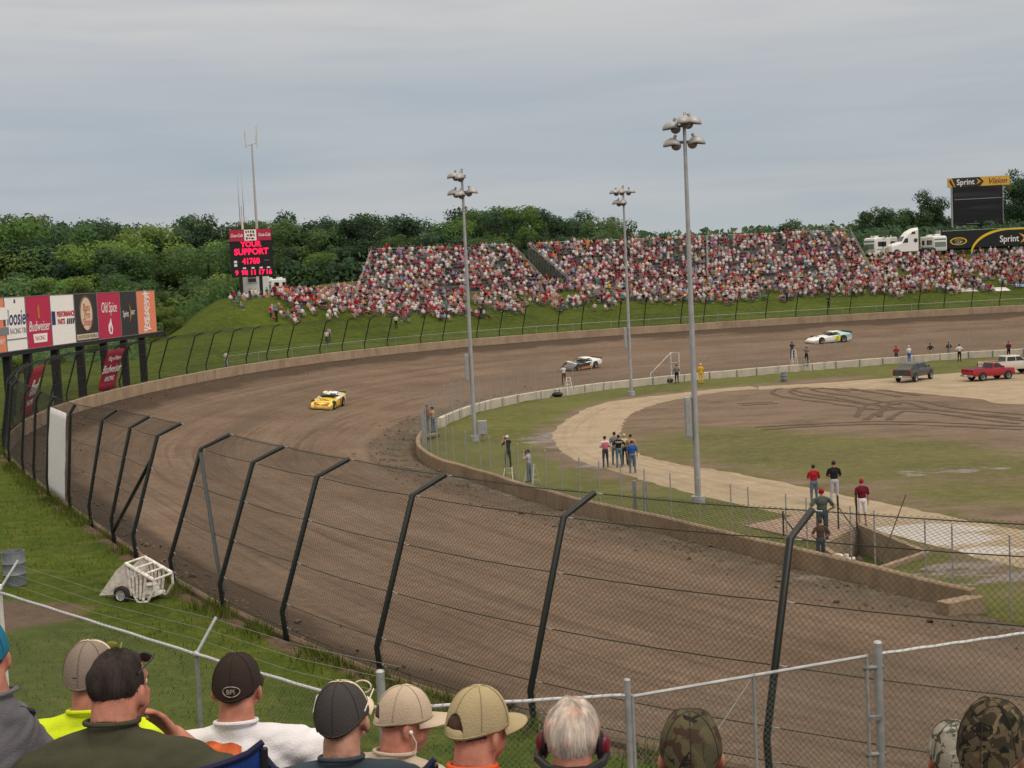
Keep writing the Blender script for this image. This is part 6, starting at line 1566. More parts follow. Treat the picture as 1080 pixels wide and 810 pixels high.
# ------------------------------------------------------------------ people standing about the track
def standing(pose='down', legs='trousers', hat=True, spread=1.0, shorts=False):
    B = Blob(); P = lambda x, y, z: Vector((x, y, z))
    B.ell(P(0, 0, .96), (.165, .12, .13), 'pants'); B.ell(P(0, .01, 1.13), (.155, .115, .16), 'shirt'); B.ell(P(0, .0, 1.30), (.175, .115, .17), 'shirt'); B.cap(P(-.13, 0, 1.41), .068, P(.13, 0, 1.41), .068, 'shirt')
    for s in (-1, 1): B.cap(P(0, 0, 1.47), .05, P(s * .14, 0, 1.425), .055, 'shirt')
    B.cap(P(0, 0, 1.44), .052, P(0, .02, 1.56), .05, 'skin'); head_prims(B, (0, .03, 1.635), Matrix.Identity(3), 1.0)
    B.ell(P(0, .018, 1.672), (.084, .105, .090), 'hat', pri=.004)
    if hat: B.ell(P(0, .12, 1.66), (.07, .07, .012), 'hat', pri=.004)
    for s in (-1, 1):
        sh = P(s * .19, 0, 1.395)
        if pose == 'down': el, wr, hd = P(s * .245, -.01, 1.12), P(s * .235, .06, .87), P(0, .1, -1)
        elif pose == 'fold': el, wr, hd = P(s * .275, .04, 1.14), P(s * .02, .20, 1.17), P(-s, .1, .1)
        elif pose == 'hips': el, wr, hd = P(s * .36, -.05, 1.15), P(s * .20, .06, 1.02), P(-s * .8, .4, -.3)
        elif pose == 'camera': el, wr, hd = P(s * .27, .18, 1.24), P(s * .09, .24, 1.55), P(-s * .3, .3, .8)
        elif pose == 'reach': el, wr, hd = P(s * .27, .15, 1.22), P(s * .16, .36, 1.2), P(-s * .2, 1, .1)
        B.cap(sh, .062, sh.lerp(el, .7), .058, 'shirt', .004); B.cap(sh, .048, el, .042, 'skin'); B.cap(el, .043, wr, .029, 'skin'); hand(B, wr, hd, P(s, 0, .2), -s, 1.0, .5)
        hp, kn, an = P(s * .085, 0, .93), P(s * .11 * spread, .02, .50), P(s * .12 * spread, -.01, .09)
        B.cap(hp, .092, kn, .066, 'pants'); B.cap(kn, .06 if not shorts else .05, an, .05 if not shorts else .036, 'pants' if not shorts else 'skin'); B.cap(P(s * .12 * spread, -.03, .045), .043, P(s * .135 * spread, .15, .035), .036, 'shoe')
    if pose == 'camera': B.cap(P(0, .2, 1.62), .05, P(0, .36, 1.62), .045, 'gear'); B.ell(P(0, .19, 1.61), (.08, .05, .06), 'gear')
    else: B.ell(P(0, 0, 1.0), (.01, .01, .01), 'gear')
    return B
def sitting_high():
    B = Blob(); hj = seated(B, .55); head_prims(B, hj, Matrix.Identity(3)); B.ell(hj + Vector((0, -.012, .037)), (.084, .105, .09), 'hat', pri=.004); B.ell(hj + Vector((0, .09, .025)), (.07, .07, .012), 'hat', pri=.004); B.ell(Vector((0, 0, .6)), (.01, .01, .01), 'gear'); return B
SLOTS = {'skin': SKIN, 'shirt': WTEE, 'pants': fabric('denim', (.035, .05, .085)), 'shoe': M_SHOE, 'hat': HAIRD, 'gear': M_BLACK}
POSES = {k: standing(**v).mesh('person_' + k, .017, SLOTS, 3) for k, v in {'down': dict(pose='down'), 'downhair': dict(pose='down', hat=False), 'fold': dict(pose='fold', hat=False), 'hips': dict(pose='hips', hat=False), 'camera': dict(pose='camera', spread=1.3), 'reach': dict(pose='reach', hat=False), 'shorts': dict(pose='down', shorts=True), 'hipshat': dict(pose='hips'), 'cameraw': dict(pose='camera', spread=1.8)}.items()}
POSES['sit'] = sitting_high().mesh('person_sit', .017, SLOTS, 3)
FB_ = {n: fabric(n, c) for n, c in dict(f_white=(.60, .57, .58), f_red=(.30, .015, .03), f_maroon=(.12, .012, .022), f_black=(.016, .016, .02), f_blue=(.03, .09, .30), f_navy=(.02, .03, .07), f_grey=(.16, .16, .17), f_cream=(.48, .43, .32), f_tan=(.36, .25, .15), f_jeans=(.10, .145, .19), f_jeansd=(.04, .055, .08), f_pale=(.36, .36, .40), f_orange=(.55, .13, .03), f_yellow=(.60, .36, .02), f_green=(.05, .10, .05), f_pink=(.50, .12, .18), f_brown=(.07, .035, .022), f_darkgreen=(.025, .032, .022), f_greygreen=(.07, .085, .075), f_sky=(.25, .36, .50), f_lime=(.40, .55, .04), f_purple=(.12, .05, .2)).items()}
def person(px, py, pose, shirt, pants, hat, label, yaw=0, z=None, h=1.75, shoe=None, lift=0.0, d=None, sx=1.0):
    if z is not None: p = on_z(px, py, z)
    elif d is not None: p = on_y(px, py, d)
    else: p = hit(px, py); 
    o = link(bpy.data.objects.new('person', POSES[pose])); p = Vector(p); p.z += lift; o.location = p; s = h / 1.75; o.scale = (s * sx, s * sx, s); o.rotation_euler = (0, 0, R(yaw))
    for i, m in enumerate((SKIN, FB_['f_' + shirt], FB_['f_' + pants], shoe or M_SHOE, {'hair': HAIRD, 'brown': HAIRB}.get(hat) or FB_['f_' + hat], M_BLACK)):
        o.material_slots[i].link = 'OBJECT'; o.material_slots[i].material = m
    return tag(o, label, 'person')
Z = .05
q = person(639, 493, 'fold', 'white', 'jeansd', 'hair', 'person in white sleeves and a pink-red vest, standing beside the infield group', 10, Z)
mb = MB(); mb.loft([[Vector((.165 * sx_ * math.cos(a), .115 * sx_ * math.sin(a) - .012, z_)) for a in [2 * PI * k / 16 for k in range(16)]] for z_, sx_ in ((1.06, 1.02), (1.2, 1.04), (1.34, 1.06), (1.42, .8))], caps=False); v_ = mb.build('vest', FB_['f_pink'], q)
person(649, 490, 'downhair', 'grey', 'jeans', 'hair', 'person with dark hair mostly hidden behind the black jacket in the infield group', -5, Z, 1.85)
q = person(653.5, 493, 'hips', 'black', 'jeans', 'hair', 'person in a black jacket with white back lettering, in the infield group', 4, Z, 1.82)
text('jacket_lettering', 'CREW', .13, M_TXTW, q, (0, -.128, 1.36), (PI / 2, 0, 0), ext=.003)
person(659.5, 490.5, 'downhair', 'cream', 'darkgreen', 'cream', 'person in a cream shirt between the black jacket and the blue shirt', 0, Z, 1.75)
person(666, 492, 'fold', 'tan', 'jeansd', 'hair', 'person in a tan top just behind the blue shirt, right of the infield group', -20, Z, 1.80)
person(667.5, 498.5, 'downhair', 'blue', 'jeans', 'brown', 'person in a bright blue shirt and faded jeans, nearest of the infield group', -8, Z, 1.75, sx=1.1)
person(859, 532, 'fold', 'red', 'jeans', 'hair', 'person in a crimson shirt and jeans on the path, left of the black shirt', 6, Z, 1.80)
person(880.5, 533, 'fold', 'black', 'pale', 'hair', 'tall person in a black shirt and pale grey trousers on the path', 0, Z, 2.0)
person(910, 555, 'shorts', 'maroon', 'white', 'red', 'person in a maroon shirt, white shorts and red cap on the path', 5, Z, 1.95)
person(868, 572, 'hipshat', 'greygreen', 'jeansd', 'red', 'person in a grey-green shirt and red cap standing above the stairwell', 0, .1, 2.1, sx=1.1)
q = person(866, 584, 'hips', 'brown', 'jeansd', 'hair', 'person in a brown jacket at the head of the stairwell', 10, None, 1.72, d=51.2); q.location.z = -.15
def ladder(p, rz, h, label, m=None):
    root = empty('stepladder', p, R(rz), label, 'stepladder', 'stepladders by the inner walls'); m = m or mat('aluminium', (.52, .50, .47), .4, .5, noise=.1)
    mb = MB()
    for s in (-1, 1): mb.tube([(s * .27, -.42, 0), (s * .18, -.02, h)], .03, 6)
    mb.build('front_rail', m, root)
    mb = MB()
    for s in (-1, 1): mb.tube([(s * .27, .42, 0), (s * .18, .02, h)], .025, 6)
    mb.build('rear_rail', m, root)
    for k in range(1, int(h / .3) + 1):
        t = min(1, k * .3 / h); mb = MB(); mb.box((0, -.42 + .40 * t, h * t - .02), (.5 - .16 * t, .10, .035)); mb.build('step', m, root, smooth=False)
    return root
# photographers on ladders
p = on_z(537, 505, 0); ladder(p + Vector((0, -.1, 0)), 170, .65, 'short stepladder under the black-clad photographer in the white cap'); person(537, 505, 'camera', 'black', 'darkgreen', 'white', 'photographer in black with a white cap on a stepladder behind the inner wall', 40, 0, 1.75, lift=.60)
mb = MB(); 
p = on_z(561, 513, 0); ladder(p, 150, 1.15, 'pale stepladder under the seated photographer in grey'); person(559, 513, 'camera', 'pale', 'jeans', 'hair', 'photographer in a grey patterned shirt and light jeans leaning on a pale stepladder', 60, 0, 1.70, lift=.22)
person(451.5, 461, 'reach', 'red', 'jeansd', 'hair', 'person in a red shirt by the fence at the tip of the inner wall', 70, 0, 1.8, lift=.45)
person(457.5, 460, 'reach', 'tan', 'jeans', 'hair', 'person in a tan shirt and jeans beside the red shirt at the inner wall tip', 60, 0, 1.8, lift=.25)
p = on_z(449.5, 462, 0); 
root = empty('photo_platform', on_z(452, 462, 0), R(60), 'low plank platform under the two people at the tip of the inner wall', 'platform'); mb = MB(); mb.box((0, 0, .22), (1.8, .9, .06)); [mb.box((x, y, .1), (.08, .08, .2)) for x in (-.8, .8) for y in (-.35, .35)]; mb.build('deck', mat('old_wood', (.2, .15, .1), .9, noise=.3), root, smooth=False)
p = on_z(600, 416, 0); ladder(p, 200, 1.55, 'tall pale stepladder under the white-shirted photographer by the block wall', M_WHITE); person(595.5, 415.5, 'camera', 'white', 'brown', 'hair', 'photographer in a white shirt and brown trousers on a tall stepladder', 20, 0, 1.75, lift=.85)
person(714, 404.5, 'fold', 'grey', 'black', 'hair', 'person in a grey shirt and black trousers under the white handrail frame', 0, 0, 1.8)
person(739.5, 404.5, 'downhair', 'yellow', 'yellow', 'white', 'track marshal in a full yellow suit and white cap by the block wall', 0, 0, 1.85)
p = on_z(838, 391, 0); ladder(p, 190, 2.1, 'tallest stepladder, white, under the photographer in blue', M_WHITE); person(836, 391, 'camera', 'navy', 'navy', 'navy', 'photographer in dark blue high on the white stepladder by the far block wall', -30, 0, 1.7, lift=1.2)
p = on_z(851, 391, 0); ladder(p, 190, 1.2, 'low stepladder under the photographer in the red cap'); person(851, 391, 'camera', 'grey', 'black', 'red', 'photographer in a grey shirt and red cap on a low stepladder', -40, 0, 1.7, lift=.7)
for (px, py, pose, s_, p_, h_, lab, yw) in ((945.5, 383, 'fold', 'red', 'navy', 'hair', 'person in a red shirt by the far wall, left of the white cap', 0), (959, 383, 'fold', 'white', 'blue', 'white', 'person in a white shirt, blue bib and white cap behind the charcoal pickup', 20), (981.5, 380, 'hips', 'black', 'tan', 'hair', 'person in a black jacket and pale trousers by the far wall', 0), (1001, 378.5, 'fold', 'darkgreen', 'grey', 'hair', 'slim person in dark clothes by the far wall, between two watchers', 0), (1012, 381.5, 'hips', 'white', 'black', 'hair', 'person in white sleeves and a black vest by the far wall', -10), (1064, 378.5, 'fold', 'maroon', 'black', 'brown', 'person in a maroon shirt beyond the cream pickup', 10)):
    q = person(px, py, pose, s_, p_, h_, lab, yw, 0, 1.78)
# handrail frame and bags at the block wall
p0, p1 = on_z(686.5, 404, 0), on_z(717, 402, 0)
root = empty('handrail_frame', p0, 0, 'white tubular handrail frame sloping up over the far block wall', 'handrail'); d = p1 - p0
mb = MB(); h1 = 2.75; a, b_, c_ = Vector((0, 0, 0)), Vector((d.x * .72, d.y * .72, 0)), Vector((d.x, d.y, 0))
mb.tube([a, a + Vector((0, 0, .9)), b_ + Vector((0, 0, h1)), c_ + Vector((0, 0, h1)), c_], .035, 6); mb.tube([b_, b_ + Vector((0, 0, h1))], .035, 6); mb.build('rail', M_WHITE, root)
mb = MB()
for z_ in (.6, 1.2, 1.8): mb.box(b_.lerp(c_, .5) + Vector((0, 0, z_)), (.95, .4, .04))
mb.build('step', M_GALV, root, smooth=False)
for px, py, lab in ((705, 403.5, 'dark kit bag on the grass left of the handrail frame'), (588, 418.5, 'dark kit bag on the grass beside the tall pale stepladder')):
    mb = MB(); mb.ell((0, 0, .2), (.5, .28, .24), 14, 8); mb.tube([(-.25, 0, .36), (-.12, 0, .55), (.12, 0, .55), (.25, 0, .36)], .025, 6); o = mb.build('kit_bag', M_BLACK); o.location = on_z(px, py, 0); tag(o, lab, 'bag')
# the few on the bank by the wall
person(239, 387, 'fold', 'white', 'pale', 'hair', 'person in white crouched by the far wall, left of the scoreboard', 150, None, 1.55)
person(345, 364.5, 'downhair', 'white', 'jeansd', 'hair', 'person in a white numbered shirt on the grass bank above the far wall', 150, None, 1.75)
person(347.5, 361, 'downhair', 'pale', 'jeansd', 'brown', 'person in a pale shirt close behind the white shirt on the grass bank', 150, None, 1.75)
person(418, 347, 'down', 'white', 'black', 'lime', 'person in a white shirt and black trousers alone on the grass bank, left of centre', 170, None, 1.75)
person(874, 326, 'fold', 'navy', 'jeansd', 'hair', 'person in dark blue alone on the grass bank above the white race car', 170, None, 1.8)
# ------------------------------------------------------------------ bleachers and the crowd
def find_t(px, s, z, t0=10.5, t1=17.9):
    for _ in range(40):
        m = (t0 + t1) / 2; p = outpos(m, s); p.z = z
        if proj(p)[0] < px: t0 = m
        else: t1 = m
    return (t0 + t1) / 2
NROW, S0, DS, Z0, DZ = 16, 27.0, .90, 8.75, .392
M_ALU = mat('bleacher_aluminium', (.14, .14, .135), .5, .3, noise=.15, nscale=2)
BLE = []
for lab, (bl, br), (tl, tr) in (('left bleacher stand packed with spectators, beside the scoreboard crowd', (376, 577), (392, 540)), ('middle bleacher stand packed with spectators', (604, 746), (559, 745.5)), ('right bleacher stand packed with spectators, left of the white trucks', (747, 918), (746.5, 897))):
    rt = []
    for k in range(NROW):
        q = k / (NROW - 1); s = S0 + DS * k; z = Z0 + DZ * k
        rt.append((find_t(bl + (tl - bl) * q, s, z), find_t(br + (tr - br) * q, s, z), s, z))
    BLE.append(rt); base = outpos(rt[0][0], S0); base.z = H(base.x, base.y)
    root = empty('bleacher', base, 0, lab, 'bleacher', 'bleacher stands on the far bank')
    mb = MB(); mb.s = False; NSEG = 14
    for k, (ta, tb, s, z) in enumerate(rt):
        for i in range(NSEG):
            a, b = ta + (tb - ta) * i / NSEG, ta + (tb - ta) * (i + 1) / NSEG
            p, q, p2, q2 = outpos(a, s), outpos(b, s), outpos(a, s + DS), outpos(b, s + DS); up = lambda v, h: Vector((v.x, v.y, h)) - base
            mb.add([up(p, z), up(q, z), up(q2, z), up(p2, z), up(p, z - DZ), up(q, z - DZ)], [(0, 1, 2, 3), (4, 5, 1, 0)])
            if i == 0: mb.add([up(p, z), up(p2, z), up(p2, H(p2.x, p2.y) - .3), up(p, H(p.x, p.y) - .3)], [(0, 1, 2, 3)])
            if i == NSEG - 1: mb.add([up(q, z), up(q2, z), up(q2, H(q2.x, q2.y) - .3), up(q, H(q.x, q.y) - .3)], [(0, 1, 2, 3)])
    mb.build('seating_tier', M_ALU, root, smooth=False, fix=False)
    for k, (ta, tb, s, z) in enumerate(rt):
        mb = MB()
        for i in range(NSEG):
            a, b = ta + (tb - ta) * i / NSEG, ta + (tb - ta) * (i + 1) / NSEG
            p, q = outpos(a, s + .55), outpos(b, s + .55); p.z = q.z = z + .42; bar(mb, p - base, q - base, .28, .04)
        mb.build('bench', M_ALU, root, smooth=False)
    mb = MB(); t_ = rt[-1]; top = []
    for i in range(NSEG + 1):
        p = outpos(t_[0] + (t_[1] - t_[0]) * i / NSEG, t_[2] + DS); p.z = t_[3]; top.append(p - base); mb.tube([p - base, p - base + Vector((0, 0, .8))], .03, 5)
    for z in (.4, .8): mb.tube([p + Vector((0, 0, z)) for p in top], .03, 5)
    for e in (0, 1):
        side = [outpos(r_[e], r_[2]) * 1.0 for r_ in rt]
        side = [Vector((p.x, p.y, r_[3])) - base for p, r_ in zip(side, rt)]
        for z in (.4, .8): mb.tube([p + Vector((0, 0, z)) for p in side], .03, 5)
        for p in side[::2]: mb.tube([p, p + Vector((0, 0, .8))], .03, 5)
    mb.build('guard_rail', M_GALV, root)

# ---- a light figure for spectators a few pixels tall (slots: skin, shirt, trousers, hair or cap)
def mini(pose):
    mb = MB(); sit = pose.startswith('sit'); h = .42 if sit else .84
    def ring(z, w, d, y=0): return [Vector((w * math.cos(2 * PI * k / 8), y + d * math.sin(2 * PI * k / 8), z)) for k in range(8)]
    mb.m = 1; ly = .04 if pose == 'sit_lean' else 0
    mb.loft([ring(h - .02, .17, .13), ring(h + .22, .19, .14, ly * .4), ring(h + .44, .22, .13, ly), ring(h + .56, .17, .10, ly), ring(h + .60, .06, .06, ly)])
    mb.m = 0; mb.tube([(0, ly, h + .58), (0, ly + .01, h + .68)], .05, 6); hz = h + .74; mb.ell((0, ly + .02, hz), (.078, .095, .11), 8, 6)
    mb.m = 3; mb.ell((0, ly - .005, hz + .035), (.083, .098, .088), 8, 5, zmin=.0, zmax=.999)
    if pose in ('sit_cap', 'stand_cap'): mb.box((0, ly + .13, hz + .03), (.13, .10, .015))
    for s in (-1, 1):
        sh = Vector((s * .22, ly, h + .50))
        if pose == 'stand_wave' and s > 0: el, wr = sh + Vector((.10, .10, .18)), sh + Vector((.05, .14, .44))
        elif pose in ('sit_fold',): el, wr = sh + Vector((s * .05, .06, -.27)), Vector((s * -.02, .2, h + .26))
        elif sit: el, wr = sh + Vector((s * .05, .05, -.27)), Vector((s * .13, .30, h + .14))
        else: el, wr = sh + Vector((s * .05, -.02, -.28)), sh + Vector((s * .02, .08, -.52))
        mb.m = 1; mb.tube([sh, sh.lerp(el, .8)], [.065, .055], 5); mb.m = 0; mb.tube([sh.lerp(el, .7), el, wr, wr + (wr - el).normalized() * .1], [.045, .042, .032, .03], 5)
        mb.m = 2
        if sit: kn = Vector((s * .13, .42, h + .02)); mb.tube([(s * .09, .0, h + .05), kn], [.09, .07], 6); mb.tube([kn, (s * .13, .44, .06)], [.065, .045], 6); mb.m = 3; mb.box((s * .13, .50, .04), (.09, .24, .08))
        else: mb.tube([(s * .09, 0, h + .04), (s * .10, .01, .45), (s * .11, 0, .05)], [.09, .07, .05], 6); mb.m = 3; mb.box((s * .11, .05, .04), (.09, .24, .08))
    return mb
MINI = {k: mini(k) for k in ('sit', 'sit_lean', 'sit_cap', 'sit_fold', 'stand', 'stand_cap', 'stand_wave')}
PAL = {'white': (.57, .545, .555), 'red': (.34, .016, .04), 'dark red': (.16, .012, .025), 'pink': (.52, .24, .30), 'grey': (.20, .20, .22), 'black': (.016, .016, .02), 'navy': (.025, .035, .10), 'sky blue': (.20, .32, .48), 'orange': (.55, .15, .04), 'yellow': (.55, .42, .05), 'green': (.05, .16, .08), 'tan': (.36, .25, .16), 'purple': (.16, .07, .26), 'teal': (.03, .2, .22)}
PW = dict(zip(PAL, (38, 14, 10, 10, 15, 15, 9, 7, 2, 1, 2.5, 6, 1.5, 1.5)))
LEG = {'jeans': (.055, .08, .125), 'dark trousers': (.022, .022, .026), 'pale shorts': (.34, .30, .24), 'grey trousers': (.13, .13, .135)}
HAT = {'dark hair': (.025, .018, .014), 'brown hair': (.08, .045, .028), 'a white cap': (.6, .58, .57), 'a red cap': (.32, .014, .03), 'a black cap': (.014, .014, .016), 'fair hair': (.34, .22, .11), 'a tan cap': (.32, .23, .15), 'a blue cap': (.03, .05, .16)}
HW = (32, 24, 11, 9, 9, 6, 6, 3)
SK = [(.46, .22, .16), (.40, .19, .135), (.52, .26, .20), (.20, .09, .06)]
cloth_m = {}
def cm(kind, n, c):
    k = (kind, n)
    if k not in cloth_m: cloth_m[k] = mat('crowd_' + kind + '_' + n.replace(' ', '_'), c, .9, noise=.05, spec=.1)
    return cloth_m[k]
PEOPLE = []
rr = random.Random(5)
def add(t, s, z=None, stand=.12, bank_=True):
    p = outpos(t, s); x, _ = proj(p)
    if x > 1120 or x < 225: return
    p.z = H(p.x, p.y) if z is None else z
    n = -lerp_list(ON, t); yaw = math.atan2(n.y, n.x) - PI / 2 + rr.gauss(0, .25)
    st = rr.random() < stand
    pose = rr.choice(['stand', 'stand', 'stand_cap', 'stand_wave']) if st else rr.choice(['sit', 'sit', 'sit_lean', 'sit_cap', 'sit_fold'])
    sh = rr.choices(list(PAL), list(PW.values()))[0]; lg = rr.choice(list(LEG)); hn = rr.choices(list(HAT), HW)[0]
    PEOPLE.append(dict(p=p, yaw=yaw, pose=pose, shirt=sh, leg=lg, hat=hn, skin=rr.choices(SK, (5, 4, 4, 1))[0], h=rr.uniform(.78, .98), x=proj(p)[0]))
for rt in BLE:
    for k, (ta, tb, s, z) in enumerate(rt):
        L = sum((outpos(ta + (tb - ta) * (i + 1) / 8, s) - outpos(ta + (tb - ta) * i / 8, s)).length for i in range(8)); n = int(L / .60)
        for i in range(n):
            u = (i + .5 + rr.uniform(-.2, .2)) / n; ais = min(abs((u * 3) % 1 - .5) * 2, 1)
            if rr.random() < (.88 if ais > .06 else .15) and MN.noise(Vector((u * 11, k * .4, 4))) > -.36: add(ta + (tb - ta) * u, s + .55 + rr.uniform(-.05, .05), z, .10)
# lawn rows in front, and the whole bank at the right where there is no stand
def lawn(px0, px1, s0, s1, gap, ds, dens, thr, stand=.14, edge=1.5):
    s = s0; k = 0
    while s < s1:
        ta, tb = find_t(px0, s, bank(14, s)), find_t(px1, s, bank(14, s)); n = max(1, int((outpos(tb, s) - outpos(ta, s)).length / gap))
        for i in range(n):
            u = (i + rr.random()) / n; t = ta + (tb - ta) * u; x = px0 + (px1 - px0) * u
            nz = MN.noise(Vector((x * .035, s * .16, 2)))
            if s - s0 < edge and MN.noise(Vector((x * .05, 1, 7))) < .1 * (edge - (s - s0)): continue
            if rr.random() < dens and nz > thr: add(t, s + rr.uniform(-.3, .3), None, stand)
        s += ds; k += 1
lawn(286, 385, 14.5, 36, .62, .95, .85, -.28); lawn(244, 300, 21, 29, .9, 1.2, .55, -.10, .3); lawn(372, 600, 13.2, 26.5, .62, 1.05, .82, -.24)
lawn(600, 745, 13.5, 26.5, .62, 1.05, .86, -.30); lawn(745, 930, 12.6, 26.5, .60, 1.0, .9, -.36); lawn(918, 1120, 12.0, 37, .60, 1.0, .88, -.36, .22)
lawn(560, 605, 24, 34, .7, 1.1, .6, -.3); lawn(545, 745, 26, 27, .7, 1, .5, -.4); lawn(915, 1000, 36, 40, .8, 1.2, .7, -.4, .5)
for q in PEOPLE: q['d'] = (q['p'] - CAMP).length
PEOPLE.sort(key=lambda q: q['d'])
NIND = 292
IND, REST = PEOPLE[:NIND], PEOPLE[NIND:]
protos = {}
for k, mb in MINI.items():
    o = mb.build('person_' + k, [SKIN] * 4, ang=70); protos[k] = o.data; bpy.data.objects.remove(o)
def landmark(x):
    for lim, s in ((262, 'left of scoreboard'), (300, 'below scoreboard'), (340, 'right of scoreboard'), (390, 'left of first bleacher'), (470, 'below left bleacher'), (520, 'near left light pole'), (600, 'below left bleacher'), (690, 'near farthest light pole'), (760, 'near tallest light pole'), (850, 'below right bleacher'), (930, 'above white race car'), (1000, 'below white semi'), (2000, 'below black trailer')):
        if x < lim: return s
keys = {}
for q in IND:
    q['label'] = '%s spectator, %s shirt, %s, %s, %s' % ('standing' if q['pose'].startswith('stand') else 'seated', q['shirt'], q['leg'], q['hat'].replace('a ', ''), landmark(q['x'])); keys.setdefault(q['label'], []).append(q)
for L, qs in keys.items():
    if len(qs) > 1:
        qs.sort(key=lambda q: q['x'])
        for i, q in enumerate(qs): q['label'] += ', %s from left' % ordinal(i + 1)
for q in IND:
    o = link(bpy.data.objects.new('person', protos[q['pose']])); o.location = q['p']; o.rotation_euler = (0, 0, q['yaw']); o.scale = (q['h'],) * 3
    for i, m in enumerate((cm('skin', str(SK.index(q['skin'])), q['skin']), cm('shirt', q['shirt'], PAL[q['shirt']]), cm('leg', q['leg'], LEG[q['leg']]), cm('hat', q['hat'], HAT[q['hat']]))):
        o.material_slots[i].link = 'OBJECT'; o.material_slots[i].material = m
    tag(o, q['label'], 'person', 'spectators on the grass bank')
# the rest of the crowd reads as one mass
V, F, C = [], [], []; base_ = {k: (np.array(m.v, dtype=np.float32), m.f, np.array(m.mi)) for k, m in MINI.items()}; off = 0
for q in REST:
    v, f, mi = base_[q['pose']]; c, s = math.cos(q['yaw']), math.sin(q['yaw']); vv = v * q['h']
    V.append(np.stack([vv[:, 0] * c - vv[:, 1] * s + q['p'].x, vv[:, 0] * s + vv[:, 1] * c + q['p'].y, vv[:, 2] + q['p'].z], 1)); F.extend([[i + off for i in g] for g in f]); off += len(v)
    j = rr.uniform(.8, 1.15); cols = [q['skin'], tuple(x * j for x in PAL[q['shirt']]), LEG[q['leg']], HAT[q['hat']]]
    C.extend([cols[m] for m in mi])
me = bpy.data.meshes.new('crowd'); me.from_pydata(np.concatenate(V).tolist(), [], F); at = me.attributes.new('cloth', 'FLOAT_COLOR', 'FACE'); C = np.array(C, dtype=np.float32); at.data.foreach_set('color', np.concatenate([C, np.ones((len(C), 1), np.float32)], 1).ravel())
g = G('crowd_clothing'); me.materials.append(g.out(g.attr('cloth').outputs['Color'], .9, .1)); me.update()
o = link(bpy.data.objects.new('crowd', me)); tag(o, 'dense crowd of seated spectators filling the bleachers and upper bank', 'crowd', None, 'stuff')
print('CROWD', len(IND), len(REST), 'maxd', IND[-1]['d'])
# things lying about the lawn
def lawn_box(px, py, size, m, name, label, cat, rz=0):
    p = hit(px, py, 160); root = MB(); w, d, h = size
    root.box((0, 0, h * .5), (w, d, h)); root.box((0, 0, h + .03), (w + .1, d + .1, .06)); [root.box((x, 0, h * .5), (.06, d + .04, h * .9)) for x in (-w / 2 + .1, 0, w / 2 - .1)]
    o = root.build(name, m, smooth=False); o.location = p; o.rotation_euler = (0, 0, rz); tag(o, label, cat); return o
lawn_box(319, 318, (2.6, .7, .75), FB_['f_red'], 'red_banner_table', 'long red cloth-covered table in the crowd right of the scoreboard', 'table', .15)
for px, py, w, lab in ((1018, 306, 3.2, 'white ground sheet spread on the grass below the crowd, left of the other sheet'), (1054, 305.5, 2.6, 'white ground sheet spread on the grass near the right edge'), (1078, 301, 3.0, 'blue and white ground sheet at the right edge below the crowd')):
    p = hit(px, py, 170); rows = [[Vector(((i / 8 - .5) * w, (j / 5 - .5) * 2.0, 0)) for i in range(9)] for j in range(6)]
    for r_ in rows:
        for v in r_: a = p + v; v.z = H(a.x, a.y) - p.z + .08 + .05 * MN.noise(a)
    mb = MB(); mb.loft(rows, close=False, caps=False); o = mb.build('ground_sheet', FB_['f_white'] if 'blue' not in lab else FB_['f_sky']); o.location = p; o.modifiers.new('t', 'SOLIDIFY').thickness = .03; tag(o, lab, 'ground sheet')
# ------------------------------------------------------------------ trees
def m_leaf(name, a, b, c):
    g = G(name); oi = g.N.new('ShaderNodeObjectInfo'); geo = g.N.new('ShaderNodeNewGeometry')
    n = g.noise(.35, detail=4); col = g.mix(g.mr(n, .3, .7), a, b); col = g.mix(g.mr(geo.outputs['Random Per Island'], .55, 1.0, 0, .7), col, c)
    hs = g.N.new('ShaderNodeHueSaturation'); g.L.new(g.mr(oi.outputs['Random'], 0, 1, .475, .525), hs.inputs['Hue']); g.L.new(g.mr(g.math('FRACT', g.math('MULTIPLY', oi.outputs['Random'], 7.3)), 0, 1, .72, 1.35), hs.inputs['Value']); g.L.new(col, hs.inputs['Color'])
    g.out(hs.outputs[0], .85, .1); tr = g.N.new('ShaderNodeBsdfTranslucent'); g.L.new(hs.outputs[0], tr.inputs['Color']); mx = g.N.new('ShaderNodeMixShader'); mx.inputs[0].default_value = .5
    g.L.new(g.b.outputs[0], mx.inputs[1]); g.L.new(tr.outputs[0], mx.inputs[2]); g.L.new(mx.outputs[0], g.N['Material Output'].inputs['Surface']); return g.m
LEAFD = m_leaf('leaf_dark', (0.041, 0.080, 0.050), (0.072, 0.127, 0.066), (0.126, 0.180, 0.093)); LEAFM = m_leaf('leaf_mid', (0.064, 0.118, 0.050), (0.112, 0.181, 0.066), (0.175, 0.238, 0.098)); LEAFL = m_leaf('leaf_light', (0.104, 0.178, 0.043), (0.166, 0.256, 0.066), (0.230, 0.310, 0.114))
BARK = mat('bark', (.055, .042, .032), .95, noise=.35, nscale=3)
